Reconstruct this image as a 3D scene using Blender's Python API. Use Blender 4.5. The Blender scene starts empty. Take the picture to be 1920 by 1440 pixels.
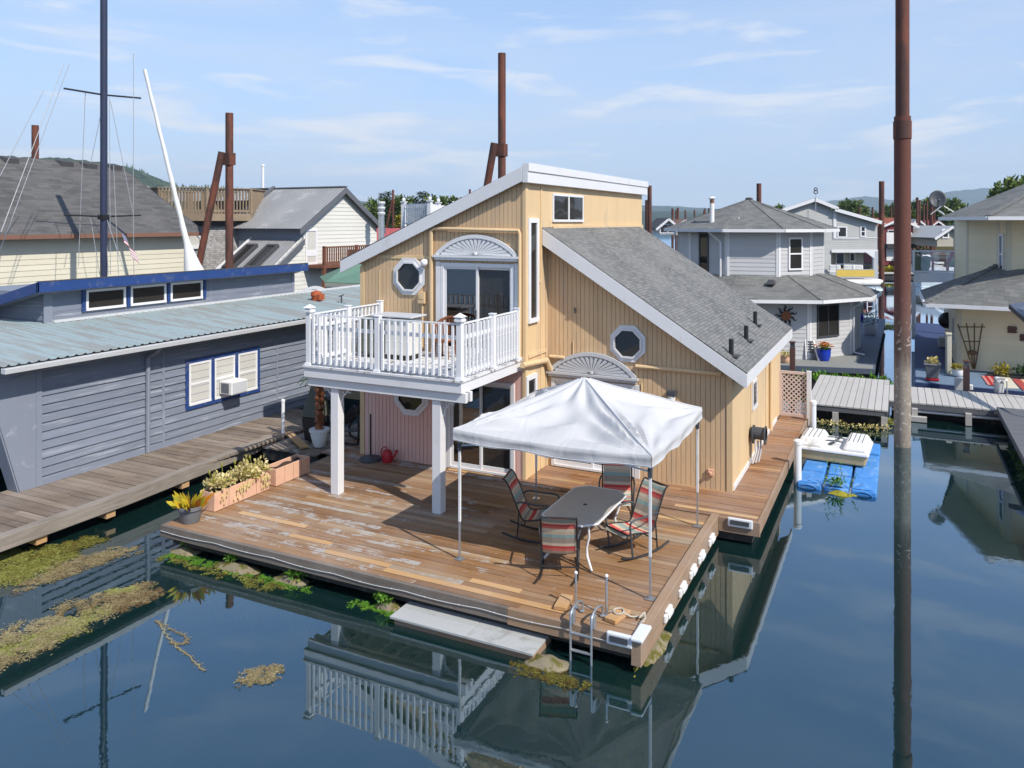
import bpy, math, random
from mathutils import Vector as V, Matrix
random.seed(7)
R = math.radians
SC = bpy.context.scene
COL = SC.collection
# ---------------------------------------------------------------- measured camera frame
FX, CX, CY, EYE = 1480.0, 960.0, 416.0, 5.95
A = math.atan(725.0 / FX)
CA, SA = math.cos(A), math.sin(A)
def cw(X, Y, z=0.0):                       # camera-aligned ground coordinates -> scene coordinates
    return V((X * CA - Y * SA, X * SA + Y * CA, z))
def pp(px, py, Y):                         # point seen at a photo pixel, Y metres away
    return cw((px - CX) / FX * Y, Y, EYE - (py - CY) / FX * Y)
def ray(px, py):
    return cw((px - CX) / FX, 1.0, 0.0) + V((0, 0, -(py - CY) / FX))
def onz(px, py, z=0.45):
    r = ray(px, py); t = (z - EYE) / r.z; return V((0, 0, EYE)) + r * t
def onx(px, py, x):
    r = ray(px, py); t = x / r.x; return V((0, 0, EYE)) + r * t
def ony(px, py, y):
    r = ray(px, py); t = y / r.y; return V((0, 0, EYE)) + r * t
X_, Y_, Z_ = V((1, 0, 0)), V((0, 1, 0)), V((0, 0, 1))
# ---------------------------------------------------------------- objects
ORG = {}
def thing(name, label, cat, loc=(0, 0, 0), group=None, rotz=0):
    o = bpy.data.objects.new(name, None); COL.objects.link(o)
    o.empty_display_size = .2
    o.location = loc; o.rotation_euler = (0, 0, rotz)
    o['label'] = label; o['category'] = cat
    if group: o['group'] = group
    ORG[o.name] = V(loc); return o
def tag(o, label, cat, group=None):
    o['label'] = label; o['category'] = cat
    if group: o['group'] = group
    return o
def struct(o, kind='structure'):
    o['kind'] = kind; return o
def dup(root, loc, rotz, label=None, group=None):
    r = root.copy(); COL.objects.link(r); r.location = loc; r.rotation_euler = (0, 0, rotz)
    if label: r['label'] = label
    if group: r['group'] = group
    def rec(o, n):
        for ch in list(o.children):
            c = ch.copy(); COL.objects.link(c); c.parent = n; rec(ch, c)
    rec(root, r); return r
SPLIT = {'trim', 'drain_pipe', 'new_board', 'door_casing', 'spreader', 'corner_trim', 'joist', 'window_trim', 'rake_board', 'cross_beam', 'downspout', 'porch_post', 'gutter', 'pontoon', 'side_panel', 'float', 'rigging', 'flotation_log', 'stretcher', 'truss', 'caster', 'frame', 'beam', 'edge_board', 'pontoon_bracket', 'armrest', 'leg', 'strut', 'side_rail', 'hinge', 'post', 'seam', 'hose', 'hip_cap', 'roof', 'mat_stripe', 'cane', 'float_block', 'cushion', 'foot', 'molded_rib'} - {'roof', 'armrest', 'leg', 'seam', 'molded_rib', 'cane'}
class MB:
    def __init__(s):
        s.v = []; s.f = []; s.m = []; s.r = []; s.q = []; s.mi = 0; s.rn = 0.5; s.r2 = 0.0
    def face(s, pts):
        b = len(s.v); s.v += [V(p) for p in pts]; s.f.append(tuple(range(b, b + len(pts))))
        s.m.append(s.mi); s.r.append(s.rn); s.q.append(s.r2); return s
    def mesh(s, vs, fs):
        b = len(s.v); s.v += [V(p) for p in vs]
        for f in fs:
            s.f.append(tuple(b + i for i in f)); s.m.append(s.mi); s.r.append(s.rn); s.q.append(s.r2)
        return s
    def hexa(s, p):     # 8 points: bottom 4 ccw, top 4 ccw
        return s.mesh(p, [(3, 2, 1, 0), (4, 5, 6, 7), (0, 1, 5, 4), (1, 2, 6, 5), (2, 3, 7, 6), (3, 0, 4, 7)])
    def box(s, x0, y0, z0, x1, y1, z1):
        if x0 > x1: x0, x1 = x1, x0
        if y0 > y1: y0, y1 = y1, y0
        if z0 > z1: z0, z1 = z1, z0
        return s.hexa([(x0, y0, z0), (x1, y0, z0), (x1, y1, z0), (x0, y1, z0), (x0, y0, z1), (x1, y0, z1), (x1, y1, z1), (x0, y1, z1)])
    def bar(s, p, q, w, h, up=Z_):     # box centred on the line p-q, w sideways, h along up
        p, q = V(p), V(q); d = (q - p).normalized(); sd = d.cross(V(up))
        if sd.length < 1e-6: sd = d.cross(X_)
        sd.normalize(); u = sd.cross(d).normalized()
        a, b = sd * w / 2, u * h / 2
        return s.hexa([p - a - b, p + a - b, q + a - b, q - a - b, p - a + b, p + a + b, q + a + b, q - a + b])
    def prism(s, poly, vec):
        n = len(poly); vec = V(vec); a = [V(p) for p in poly]; b = [p + vec for p in a]
        nn = sum(((a[i] - a[0]).cross(a[(i + 1) % n] - a[0]) for i in range(n)), V((0, 0, 0)))
        if nn.dot(vec) > 0: a, b = b, a
        # a is now the cap whose normal follows the polygon order outward
        fs = [tuple(range(n)), tuple(range(2 * n - 1, n - 1, -1))]
        fs += [(i, n + i, n + (i + 1) % n, (i + 1) % n) for i in range(n)]
        return s.mesh(a + b, fs)
    def ring(s, outer, inner, vec):    # frame between two loops of equal count, extruded
        n = len(outer); vec = V(vec)
        vs = [V(p) for p in outer] + [V(p) for p in inner] + [V(p) + vec for p in outer] + [V(p) + vec for p in inner]
        fs = []
        for i in range(n):
            j = (i + 1) % n
            fs += [(i, j, n + j, n + i), (2 * n + j, 2 * n + i, 3 * n + i, 3 * n + j), (j, i, 2 * n + i, 2 * n + j), (n + i, n + j, 3 * n + j, 3 * n + i)]
        return s.mesh(vs, fs)
    def tube(s, pts, r, n=8, caps=True):
        pts = [V(p) for p in pts]; k = len(pts)
        rr = r if isinstance(r, (list, tuple)) else [r] * k
        vs = []; prev = None
        for i, p in enumerate(pts):
            t = (pts[min(i + 1, k - 1)] - pts[max(i - 1, 0)]).normalized()
            if prev is None:
                a = t.cross(Z_) if abs(t.z) < .9 else t.cross(X_)
            else:
                a = prev - t * prev.dot(t)
            a.normalize(); prev = a; b = t.cross(a)
            for j in range(n):
                th = 2 * math.pi * j / n
                vs.append(p + (a * math.cos(th) + b * math.sin(th)) * rr[i])
        fs = [(i * n + j, i * n + (j + 1) % n, (i + 1) * n + (j + 1) % n, (i + 1) * n + j) for i in range(k - 1) for j in range(n)]
        if caps: fs += [tuple(range(n - 1, -1, -1)), tuple((k - 1) * n + j for j in range(n))]
        return s.mesh(vs, fs)
    def lathe(s, c, prof, n=16, sx=1, sy=1):
        c = V(c); vs = []; k = len(prof)
        for (r, z) in prof:
            for j in range(n):
                th = 2 * math.pi * j / n; vs.append(c + V((r * math.cos(th) * sx, r * math.sin(th) * sy, z)))
        fs = [(i * n + j, i * n + (j + 1) % n, (i + 1) * n + (j + 1) % n, (i + 1) * n + j) for i in range(k - 1) for j in range(n)]
        if prof[0][0] > 1e-4: fs.append(tuple(range(n - 1, -1, -1)))
        if prof[-1][0] > 1e-4: fs.append(tuple((k - 1) * n + j for j in range(n)))
        return s.mesh(vs, fs)
    def ball(s, c, r, n=12, m=7, sq=1.0):
        return s.lathe(c, [(max(1e-5, r * math.sin(math.pi * i / m)), -r * sq * math.cos(math.pi * i / m)) for i in range(m + 1)], n)
    def grid(s, fn, nu, nv):
        vs = [V(fn(i / nu, j / nv)) for j in range(nv + 1) for i in range(nu + 1)]
        fs = [(j * (nu + 1) + i, j * (nu + 1) + i + 1, (j + 1) * (nu + 1) + i + 1, (j + 1) * (nu + 1) + i) for j in range(nv) for i in range(nu)]
        return s.mesh(vs, fs)
    def leaf(s, c, d, n, l, w):       # pointed leaf at c along d
        d = V(d).normalized(); sd = d.cross(V(n))
        if sd.length < 1e-5: sd = d.orthogonal()
        sd.normalize(); c = V(c)
        return s.face([c, c + d * l * .45 + sd * w / 2, c + d * l, c + d * l * .45 - sd * w / 2])
    def build(s, name, mats, parent=None, smooth=False, bevel=0.0, org=None, solid=0.0, sub=0):
        if name in SPLIT and parent is not None:          # every separate piece becomes a part of its own
            p = list(range(len(s.v)))
            def find(i):
                while p[i] != i: p[i] = p[p[i]]; i = p[i]
                return i
            for f in s.f:
                a = find(f[0])
                for i in f[1:]: p[find(i)] = a
            isl = {}
            for k, f in enumerate(s.f): isl.setdefault(find(f[0]), []).append(k)
            if len(isl) > 1:
                first = None
                for ks in isl.values():
                    m = MB(); mp = {}
                    for k in ks:
                        for i in s.f[k]:
                            if i not in mp: mp[i] = len(m.v); m.v.append(s.v[i])
                        m.f.append(tuple(mp[i] for i in s.f[k])); m.m.append(s.m[k]); m.r.append(s.r[k]); m.q.append(s.q[k])
                    o = m._make(name, mats, parent, smooth, bevel, org, solid, sub); first = first or o
                return first
        return s._make(name, mats, parent, smooth, bevel, org, solid, sub)
    def _make(s, name, mats, parent=None, smooth=False, bevel=0.0, org=None, solid=0.0, sub=0):
        if not isinstance(mats, (list, tuple)): mats = [mats]
        if parent is not None: o0 = ORG[parent.name]
        elif org is not None: o0 = V(org)
        else:
            xs = [p.x for p in s.v]; ys = [p.y for p in s.v]; zs = [p.z for p in s.v]
            o0 = V(((min(xs) + max(xs)) / 2, (min(ys) + max(ys)) / 2, min(zs)))
        me = bpy.data.meshes.new(name)
        vs = [p - o0 for p in s.v]
        me.from_pydata([tuple(p) for p in vs], [], s.f)
        for m in mats: me.materials.append(m)
        me.polygons.foreach_set('material_index', s.m)
        uv = me.uv_layers.new(name='UVMap'); co = []
        for f in s.f:
            pts = [s.v[i] for i in f]; n = V((0, 0, 0))
            for i in range(len(pts)):
                p, q = pts[i], pts[(i + 1) % len(pts)]
                n.x += (p.y - q.y) * (p.z + q.z); n.y += (p.z - q.z) * (p.x + q.x); n.z += (p.x - q.x) * (p.y + q.y)
            if n.length < 1e-12: n = V((0, 0, 1))
            n.normalize()
            e1 = Z_.cross(n)
            e1 = X_.copy() if e1.length < .05 else e1.normalized()
            e2 = n.cross(e1)
            for p in pts: co += [p.dot(e1), p.dot(e2)]
        uv.data.foreach_set('uv', co)
        for nm, dat in (('rnd', s.r), ('rnd2', s.q)):
            if max(dat) != min(dat) or dat[0] != (0.5 if nm == 'rnd' else 0.0):
                at = me.attributes.new(nm, 'FLOAT', 'FACE'); at.data.foreach_set('value', dat)
        me.validate(); me.update()
        if smooth:
            me.shade_smooth(); me.set_sharp_from_angle(angle=R(38))
        o = bpy.data.objects.new(name, me); COL.objects.link(o)
        ORG[o.name] = o0
        if parent is not None: o.parent = parent
        else: o.location = o0
        if bevel:
            b = o.modifiers.new('bevel', 'BEVEL'); b.width = bevel; b.segments = 2; b.limit_method = 'ANGLE'; b.angle_limit = R(40); b.harden_normals = False
        if solid:
            b = o.modifiers.new('solid', 'SOLIDIFY'); b.thickness = solid; b.offset = 0
        if sub:
            b = o.modifiers.new('sub', 'SUBSURF'); b.levels = sub; b.render_levels = sub
        return o
# ---------------------------------------------------------------- polygon clipping and claddings
def clip(poly, ax, val, keep_low):
    out = []; n = len(poly)
    for i in range(n):
        p, q = poly[i], poly[(i + 1) % n]
        a = (p[ax] <= val) == keep_low or p[ax] == val; b = (q[ax] <= val) == keep_low or q[ax] == val
        if a: out.append(p)
        if a != b:
            t = (val - p[ax]) / (q[ax] - p[ax]); out.append((p[0] + (q[0] - p[0]) * t, p[1] + (q[1] - p[1]) * t))
    return out
def band(poly, ax, lo, hi):
    p = clip(poly, ax, lo, False)
    return clip(p, ax, hi, True) if len(p) > 2 else []
def vwall(mb, P0, S, N, poly, pitch=.102, gap=.010, th=.014, holes=()):
    """vertical grooved siding: strips with real recessed channels, rectangular holes (s0,s1,z0,z1)"""
    P0, S, N = V(P0), V(S), V(N)
    s0 = min(p[0] for p in poly); s1 = max(p[0] for p in poly)
    cuts = {}
    k = s0
    while k < s1 - 1e-6: cuts[round(k, 4)] = True; k += pitch
    cuts[round(s1, 4)] = True
    for h in holes:
        for e in h[:2]:
            if s0 < e < s1: cuts.setdefault(round(e, 4), False)
    cs = sorted(cuts)
    def W(s, z, o): return P0 + S * s + Z_ * z + N * o
    for a, b in zip(cs, cs[1:]):
        if b - a < .004: continue
        zz = [(-1e3, 1e3)]
        for h in holes:
            if h[0] < (a + b) / 2 < h[1]:
                nz = []
                for (l, u) in zz:
                    if h[2] > l: nz.append((l, min(u, h[2])))
                    if h[3] < u: nz.append((max(l, h[3]), u))
                zz = nz
        full = band(poly, 0, a, b)
        if len(full) < 3: continue
        a2 = a + (gap / 2 if cuts[a] else 0); b2 = b - (gap / 2 if cuts[b] else 0)
        for (l, u) in zz:
            back = band(full, 1, l, u)
            if len(back) > 2: mb.face([W(s, z, 0) for s, z in back])
            fr = band(back, 0, a2, b2) if len(back) > 2 else []
            if len(fr) > 2:
                mb.prism([W(s, z, .001) for s, z in fr], N * th)
def hlap(mb, P0, S, N, poly, ex=.15, proud=.02, jitter=0.0):
    """horizontal lap siding: every course a sloped board with an underside"""
    P0, S, N = V(P0), V(S), V(N)
    z0 = min(p[1] for p in poly); z1 = max(p[1] for p in poly)
    def W(s, z, o): return P0 + S * s + Z_ * z + N * o
    z = z0
    while z < z1 - 1e-4:
        zt = min(z + ex, z1); b = band(poly, 1, z, zt)
        mb.rn = random.random()
        if len(b) > 2:
            mb.face([W(s, q, proud + (.003 - proud) * (q - z) / ex) for s, q in b])
            lo = [s for s, q in b if abs(q - z) < 1e-4]
            if len(lo) >= 2: mb.face([W(min(lo), z, 0), W(max(lo), z, 0), W(max(lo), z, proud), W(min(lo), z, proud)])
        z = zt
    mb.rn = .5
def boards(mb, x0, x1, y0, y1, z, along='x', w=.14, gap=.008, th=.035, lens=(1.2, 4.5), peel=lambda x, y: 0.0, wob=.004):
    t = y0 if along == 'x' else x0; T = y1 if along == 'x' else x1
    while t < T - .02:
        e = min(t + w, T)
        s = x0 if along == 'x' else y0; E = x1 if along == 'x' else y1
        first = True
        while s < E - .01:
            L = random.uniform(*lens) * (random.uniform(.3, 1) if first else 1); first = False
            f = min(s + L, E)
            if E - f < .4: f = E
            mb.rn = random.random(); zz = z + random.uniform(-wob, wob)
            xx = (s + f) / 2 if along == 'x' else (t + e) / 2; yy = (t + e) / 2 if along == 'x' else (s + f) / 2
            mb.r2 = min(1, max(0, peel(xx, yy) * random.uniform(.2, 1.6)))
            if along == 'x': mb.box(s + .002, t + gap / 2, zz - th, f - .002, e - gap / 2, zz)
            else: mb.box(t + gap / 2, s + .002, zz - th, e - gap / 2, f - .002, zz)
            s = f
        t = e
    mb.rn = .5; mb.r2 = 0
def corrug(mb, p00, p10, p11, p01, pitch=.15, amp=.02, n=6):
    """ribbed metal sheet: ribs run from edge p00-p10 to edge p01-p11"""
    p00, p10, p11, p01 = map(V, (p00, p10, p11, p01))
    L = (p10 - p00).length; nu = max(2, int(L / pitch) * n)
    nor = (p10 - p00).cross(p01 - p00).normalized()
    if nor.z < 0: nor = -nor
    def fn(u, v):
        a = p00.lerp(p10, u); b = p01.lerp(p11, u)
        ph = (u * L / pitch) % 1.0
        h = amp * max(0, 1 - abs(ph - .5) / .22)
        return a.lerp(b, v) + nor * h
    mb.grid(fn, nu, 1)
def leaves(mb, c, rad, n, size, up=.3, shell=.5):
    c = V(c)
    for _ in range(n):
        while True:
            d = V((random.uniform(-1, 1), random.uniform(-1, 1), random.uniform(-1, 1)))
            if .05 < d.length < 1: break
        d = d.normalized() * (shell + (1 - shell) * random.random()) * random.uniform(.75, 1.08)
        p = c + V((d.x * rad[0], d.y * rad[1], d.z * rad[2]))
        dr = V((d.x + random.uniform(-.7, .7), d.y + random.uniform(-.7, .7), d.z * .6 + up + random.uniform(-.6, .6)))
        mb.rn = random.random()
        l = size * random.uniform(.6, 1.4)
        mb.leaf(p, dr, (random.uniform(-1, 1), random.uniform(-1, 1), random.uniform(.2, 1)), l, l * random.uniform(.4, .7))
    mb.rn = .5
def blades(mb, c, n, L, w, spread=.8, droop=.6):
    c = V(c)
    for _ in range(n):
        a = random.uniform(0, 6.283); t = random.uniform(.15, 1) * spread; l = L * random.uniform(.6, 1.15)
        d = V((math.cos(a), math.sin(a), 0)); sd = V((-math.sin(a), math.cos(a), 0)); mb.rn = random.random()
        pts = []
        for k in range(4):
            f = k / 3; pts.append(c + d * (l * t * f) + Z_ * (l * (f * (1.1 - .3 * t) - droop * t * f * f)))
        ws = [w * .6, w, w * .8, .002]
        for k in range(3):
            mb.face([pts[k] - sd * ws[k] / 2, pts[k] + sd * ws[k] / 2, pts[k + 1] + sd * ws[k + 1] / 2, pts[k + 1] - sd * ws[k + 1] / 2])
    mb.rn = .5
# ---------------------------------------------------------------- materials
class NT:
    def __init__(s, name):
        s.mat = bpy.data.materials.new(name); s.mat.use_nodes = True
        s.t = s.mat.node_tree; s.N = s.t.nodes; s.L = s.t.links
        s.b = s.N['Principled BSDF']; s.out = s.N['Material Output']
    def n(s, typ, **k):
        x = s.N.new('ShaderNode' + typ)
        for a, b in k.items(): setattr(x, a, b)
        return x
    def set(s, sock, val):
        if isinstance(val, bpy.types.NodeSocket): s.L.new(val, sock)
        else:
            if isinstance(val, tuple) and len(val) == 3 and sock.type == 'RGBA': val = (*val, 1)
            sock.default_value = val
    def coord(s, kind='Object', scale=(1, 1, 1), rot=(0, 0, 0)):
        c = s.n('TexCoord'); m = s.n('Mapping'); s.L.new(c.outputs[kind], m.inputs[0])
        m.inputs['Scale'].default_value = scale; m.inputs['Rotation'].default_value = rot
        return m.outputs[0]
    def noise(s, vec, scale, detail=5, rough=.55, dist=0):
        x = s.n('TexNoise'); s.L.new(vec, x.inputs['Vector'])
        x.inputs['Scale'].default_value = scale; x.inputs['Detail'].default_value = detail
        x.inputs['Roughness'].default_value = rough; x.inputs['Distortion'].default_value = dist
        return x.outputs[0]
    def mix(s, f, a, b, blend='MIX'):
        x = s.n('Mix', data_type='RGBA', blend_type=blend)
        s.set(x.inputs[0], f); s.set(x.inputs[6], a); s.set(x.inputs[7], b); return x.outputs[2]
    def ramp(s, f, stops, interp='LINEAR'):
        x = s.n('ValToRGB'); x.color_ramp.interpolation = interp; e = x.color_ramp.elements
        while len(e) < len(stops): e.new(.5)
        for i, (p, c) in enumerate(stops):
            e[i].position = p; e[i].color = (c, c, c, 1) if isinstance(c, (int, float)) else (*c, 1)
        s.set(x.inputs[0], f); return x.outputs[0]
    def math(s, op, a, b=0.0, c=None):
        x = s.n('Math', operation=op); s.set(x.inputs[0], a); s.set(x.inputs[1], b)
        if c is not None: s.set(x.inputs[2], c)
        return x.outputs[0]
    def attr(s, name):
        x = s.n('Attribute'); x.attribute_name = name; return x.outputs['Fac']
    def bump(s, h, strength=.3, dist=.01, prev=None):
        x = s.n('Bump'); x.inputs['Strength'].default_value = strength; x.inputs['Distance'].default_value = dist
        s.L.new(h, x.inputs['Height'])
        if prev is not None: s.L.new(prev, x.inputs['Normal'])
        s.L.new(x.outputs[0], s.b.inputs['Normal']); return x.outputs[0]
    def base(s, c, rough=.6, metal=0.0, spec=.5):
        s.set(s.b.inputs['Base Color'], c); s.set(s.b.inputs['Roughness'], rough)
        s.set(s.b.inputs['Metallic'], metal); s.set(s.b.inputs['Specular IOR Level'], spec); return s.mat
def sc(c, k): return tuple(min(1, x * k) for x in c)
def mat(name, col, rough=.6, var=.10, ns=1.3, patch=None, pamt=.5, ps=1.0, stretch=(1, 1, 1), bump=.12, bs=40, metal=0.0, rnd=0.0, spec=.4, bdist=.004):
    m = NT(name); v = m.coord('Object', stretch)
    a = m.noise(v, ns, 6, .6); b = m.noise(v, ns * 14, 4, .6)
    f = m.math('ADD', m.math('MULTIPLY', a, .65), m.math('MULTIPLY', b, .35))
    c = m.mix(m.ramp(f, [(.3, 0), (.7, 1)]), sc(col, 1 - var), sc(col, 1 + var))
    if rnd:
        r = m.math('MULTIPLY_ADD', m.attr('rnd'), 2 * rnd, 1 - rnd)
        rg = m.n('CombineColor'); [m.L.new(r, rg.inputs[i]) for i in range(3)]
        c = m.mix(1.0, c, rg.outputs[0], 'MULTIPLY')
    if patch:
        pn = m.noise(v, ps, 8, .68, .3)
        c = m.mix(m.ramp(pn, [(.62 - pamt * .25, 0), (.66 - pamt * .25 + .05, 1)]), c, patch)
    if bump: m.bump(m.noise(v, bs, 4, .6), bump, bdist)
    return m.base(c, m.ramp(b, [(.2, max(0, rough - .08)), (.8, min(1, rough + .08))]), metal, spec)
M = {}
def shingle(name, c1, c2, w=.32, h=.14, dirt=.15):
    m = NT(name); uv = m.coord('UV', (1.9, 1.9, 1.9))
    br = m.n('TexBrick'); m.L.new(uv, br.inputs['Vector'])
    for k, v in (('Scale', 1.0), ('Brick Width', w), ('Row Height', h), ('Mortar Size', .007), ('Mortar Smooth', .3), ('Bias', -.1)): br.inputs[k].default_value = v
    br.offset = .43; br.offset_frequency = 2
    br.inputs['Color1'].default_value = (*c1, 1); br.inputs['Color2'].default_value = (*c2, 1); br.inputs['Mortar'].default_value = (*sc(c1, .45), 1)
    o = m.coord('Object'); n1 = m.noise(o, .7, 6, .65); n2 = m.noise(o, 90, 3, .7)
    c = m.mix(m.ramp(n1, [(.3, 0), (.75, 1)]), br.outputs[0], m.mix(.55, br.outputs[0], sc(c2, 1.25)))
    c = m.mix(m.ramp(n2, [(.3, dirt), (.6, 0)]), c, sc(c1, .5))
    # each course is thickest at its butt edge
    sx = m.n('SeparateXYZ'); m.L.new(uv, sx.inputs[0])
    saw = m.math('SUBTRACT', 1.0, m.math('FRACT', m.math('DIVIDE', sx.outputs[1], h)))
    hgt = m.math('ADD', m.math('MULTIPLY', saw, .7), m.math('MULTIPLY', br.outputs['Fac'], -.5))
    b = m.bump(hgt, .8, .014); m.bump(n2, .3, .004, b)
    return m.base(c, .92, 0, .2)
def woodmat(name, stops, peel=(.40, .375, .35), ax='x', grainc=.35, bmp=.25):
    m = NT(name)
    st = (1.2, 26, 26) if ax == 'x' else (26, 1.2, 26)
    v = m.coord('Object', st); o = m.coord('Object')
    r = m.attr('rnd'); base = m.ramp(r, stops, 'LINEAR')
    ofs = m.n('VectorMath', operation='ADD'); m.L.new(v, ofs.inputs[0])
    cb = m.n('CombineXYZ'); [m.L.new(m.math('MULTIPLY', r, 37.0), cb.inputs[i]) for i in range(3)]; m.L.new(cb.outputs[0], ofs.inputs[1])
    g = m.noise(ofs.outputs[0], 1.0, 8, .65, .2); g2 = m.noise(ofs.outputs[0], 4.0, 4, .6)
    c = m.mix(m.ramp(g, [(.35, grainc), (.62, 0)]), base, m.mix(.5, base, (.05, .035, .025), 'MULTIPLY'))
    big = m.noise(o, .9, 5, .6)
    c = m.mix(m.ramp(big, [(.35, .45), (.68, 0)]), c, m.mix(.6, c, (.45, .40, .36)))
    pl = m.math('ADD', m.math('MULTIPLY', g, .40), m.math('MULTIPLY', m.noise(o, 3.2, 7, .72), .60))
    th = m.math('SUBTRACT', pl, m.math('MULTIPLY_ADD', m.attr('rnd2'), -.17, .655))
    c = m.mix(m.ramp(th, [(.0, 0), (.035, .85)]), c, peel)
    sp = m.noise(o, 42, 2, .5); c = m.mix(m.ramp(sp, [(.70, 0), (.74, .6)]), c, (.42, .4, .38))
    m.bump(g2, bmp, .004)
    return m.base(c, .75, 0, .3)
def glassmat(name, tint=(.012, .014, .017), rough=.02, ior=1.5):
    m = NT(name); v = m.coord('Object')
    m.b.inputs['IOR'].default_value = ior
    n = m.noise(v, 1.1, 2); m.bump(n, .05, .02)
    return m.base(m.mix(n, tint, sc(tint, 2.0)), rough, 0, .5)
def clearglass(name, tint=.8):
    m = NT(name); N = m
    fr = m.n('Fresnel'); fr.inputs[0].default_value = 1.55
    tr = m.n('BsdfTransparent'); tr.inputs[0].default_value = (tint, tint, tint, 1)
    gl = m.n('BsdfGlossy'); gl.inputs['Roughness'].default_value = .02; gl.inputs[0].default_value = (1, 1, 1, 1)
    mx = m.n('MixShader'); m.L.new(m.math('MULTIPLY_ADD', fr.outputs[0], .9, .05), mx.inputs[0]); m.L.new(tr.outputs[0], mx.inputs[1]); m.L.new(gl.outputs[0], mx.inputs[2])
    m.L.new(mx.outputs[0], m.out.inputs['Surface']); return m.mat
def leafmat(name, stops, rough=.55, trans=.25):
    m = NT(name); c = m.ramp(m.attr('rnd'), stops)
    m.base(c, rough, 0, .3)
    t = m.n('BsdfTranslucent'); m.L.new(c, t.inputs[0]); mx = m.n('MixShader'); mx.inputs[0].default_value = trans
    m.L.new(m.b.outputs[0], mx.inputs[1]); m.L.new(t.outputs[0], mx.inputs[2]); m.L.new(mx.outputs[0], m.out.inputs['Surface']); return m.mat
def solid(name, col, rough=.5, **k): return mat(name, col, rough, **k)
M['tan'] = mat('tan_siding', (.62, .435, .255), .65, .15, 2.2, (.52, .385, .26), .34, 1.5, (1, 1, .13), .1, 60)
M['yellow'] = mat('tan_plywood', (.67, .485, .275), .6, .12, 1.8, (.57, .425, .27), .3, 1.3, (1, 1, .15), .08, 60)
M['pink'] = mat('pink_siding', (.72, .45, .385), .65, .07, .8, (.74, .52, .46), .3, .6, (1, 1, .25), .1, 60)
M['peach'] = mat('peach_paint', (.66, .40, .27), .7, .07, .9, (.60, .36, .25), .3, 1.5, bump=.2)
M['white'] = mat('white_paint', (.69, .69, .70), .45, .04, 1.5, (.62, .61, .59), .12, 2.0, bump=.05)
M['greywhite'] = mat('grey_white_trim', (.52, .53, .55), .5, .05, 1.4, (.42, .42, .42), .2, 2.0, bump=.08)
M['vinyl'] = mat('white_vinyl', (.74, .74, .75), .35, .03, 2, bump=.03)
M['peelwhite'] = mat('peeling_white_paint', (.66, .66, .66), .6, .06, 2, (.20, .18, .16), .42, 6.0, (1, 1, 1), .25, 30)
M['shingle'] = shingle('grey_shingles', (.115, .118, .118), (.215, .213, .205))
M['shingle_dark'] = shingle('dark_shingles', (.070, .068, .067), (.125, .121, .118), .95, .36)
M['shingle_green'] = shingle('weathered_shingles', (.115, .117, .112), (.185, .185, .178), .60, .34)
M['edge'] = mat('dark_roof_edge', (.06, .06, .065), .8)
M['soffit'] = mat('brown_soffit', (.20, .10, .07), .8)
M['glass'] = glassmat('dark_glass', (.020, .019, .018), .02, 1.5); M['clear'] = clearglass('clear_glass', .62); M['clear2'] = clearglass('balcony_glass', .86)
M['blind'] = mat('window_blind', (.56, .545, .50), .10, .06, 1, bump=.0)
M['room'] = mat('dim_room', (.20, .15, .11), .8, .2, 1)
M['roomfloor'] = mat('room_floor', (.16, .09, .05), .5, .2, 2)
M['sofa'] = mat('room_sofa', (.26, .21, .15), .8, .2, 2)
M['deck'] = woodmat('weathered_deck', [(.0, (.19, .094, .038)), (.2, (.24, .12, .047)), (.5, (.29, .145, .054)), (.72, (.285, .16, .072)), (.86, (.34, .20, .095)), (.94, (.33, .25, .17)), (1.0, (.42, .23, .08))])
M['deckr'] = woodmat('brown_deck', [(.0, (.19, .088, .036)), (.4, (.26, .12, .048)), (.75, (.30, .145, .06)), (.93, (.33, .165, .072)), (1.0, (.44, .25, .10))])
M['oldwood'] = woodmat('old_grey_planks', [(.0, (.15, .108, .075)), (.4, (.20, .15, .108)), (.8, (.25, .19, .14)), (1, (.29, .225, .17))], ax='x', grainc=.75, bmp=.5)
M['beam'] = woodmat('rough_beam', [(.0, (.22, .18, .145)), (1, (.30, .26, .22))], ax='y', grainc=.8, bmp=.7)
M['fasciawood'] = woodmat('grey_brown_fascia', [(.0, (.13, .105, .085)), (1, (.22, .18, .15))], ax='x', grainc=.7, bmp=.5)
M['rimwood'] = woodmat('tan_rim_board', [(.0, (.27, .165, .095)), (1, (.36, .23, .135))], ax='y', grainc=.5, bmp=.3)
M['rimx'] = woodmat('tan_front_board', [(.0, (.25, .15, .085)), (1, (.34, .215, .125))], ax='x', grainc=.5, bmp=.3)
M['newwood'] = woodmat('new_plank', [(.0, (.50, .28, .11)), (1, (.56, .34, .15))], grainc=.3)
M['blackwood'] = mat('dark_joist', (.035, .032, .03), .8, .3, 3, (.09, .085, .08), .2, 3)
M['composite'] = mat('light_composite', (.46, .44, .41), .7, .05, 2, rnd=.06, bump=.1)
M['compdark'] = mat('grey_composite', (.12, .125, .135), .75, .06, 2, rnd=.06, bump=.1)
M['slate'] = mat('blue_grey_deck', (.075, .095, .135), .7, .06, 1.2)
M['navydeck'] = mat('navy_deck', (.035, .055, .14), .7, .06, 1.2)
M['greydeck'] = mat('grey_green_deck', (.23, .235, .22), .75, .05, 1.5)
M['bluegrey'] = mat('blue_grey_siding', (.178, .20, .25), .65, .13, .9, (.29, .31, .355), .30, 2.6, (.3, .3, 6), .12, 40, rnd=.07)
M['bluegreyflat'] = mat('blue_grey_panel', (.225, .25, .305), .55, .05, .9, (.32, .34, .39), .12, 3, bump=.06, rnd=.05)
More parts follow.
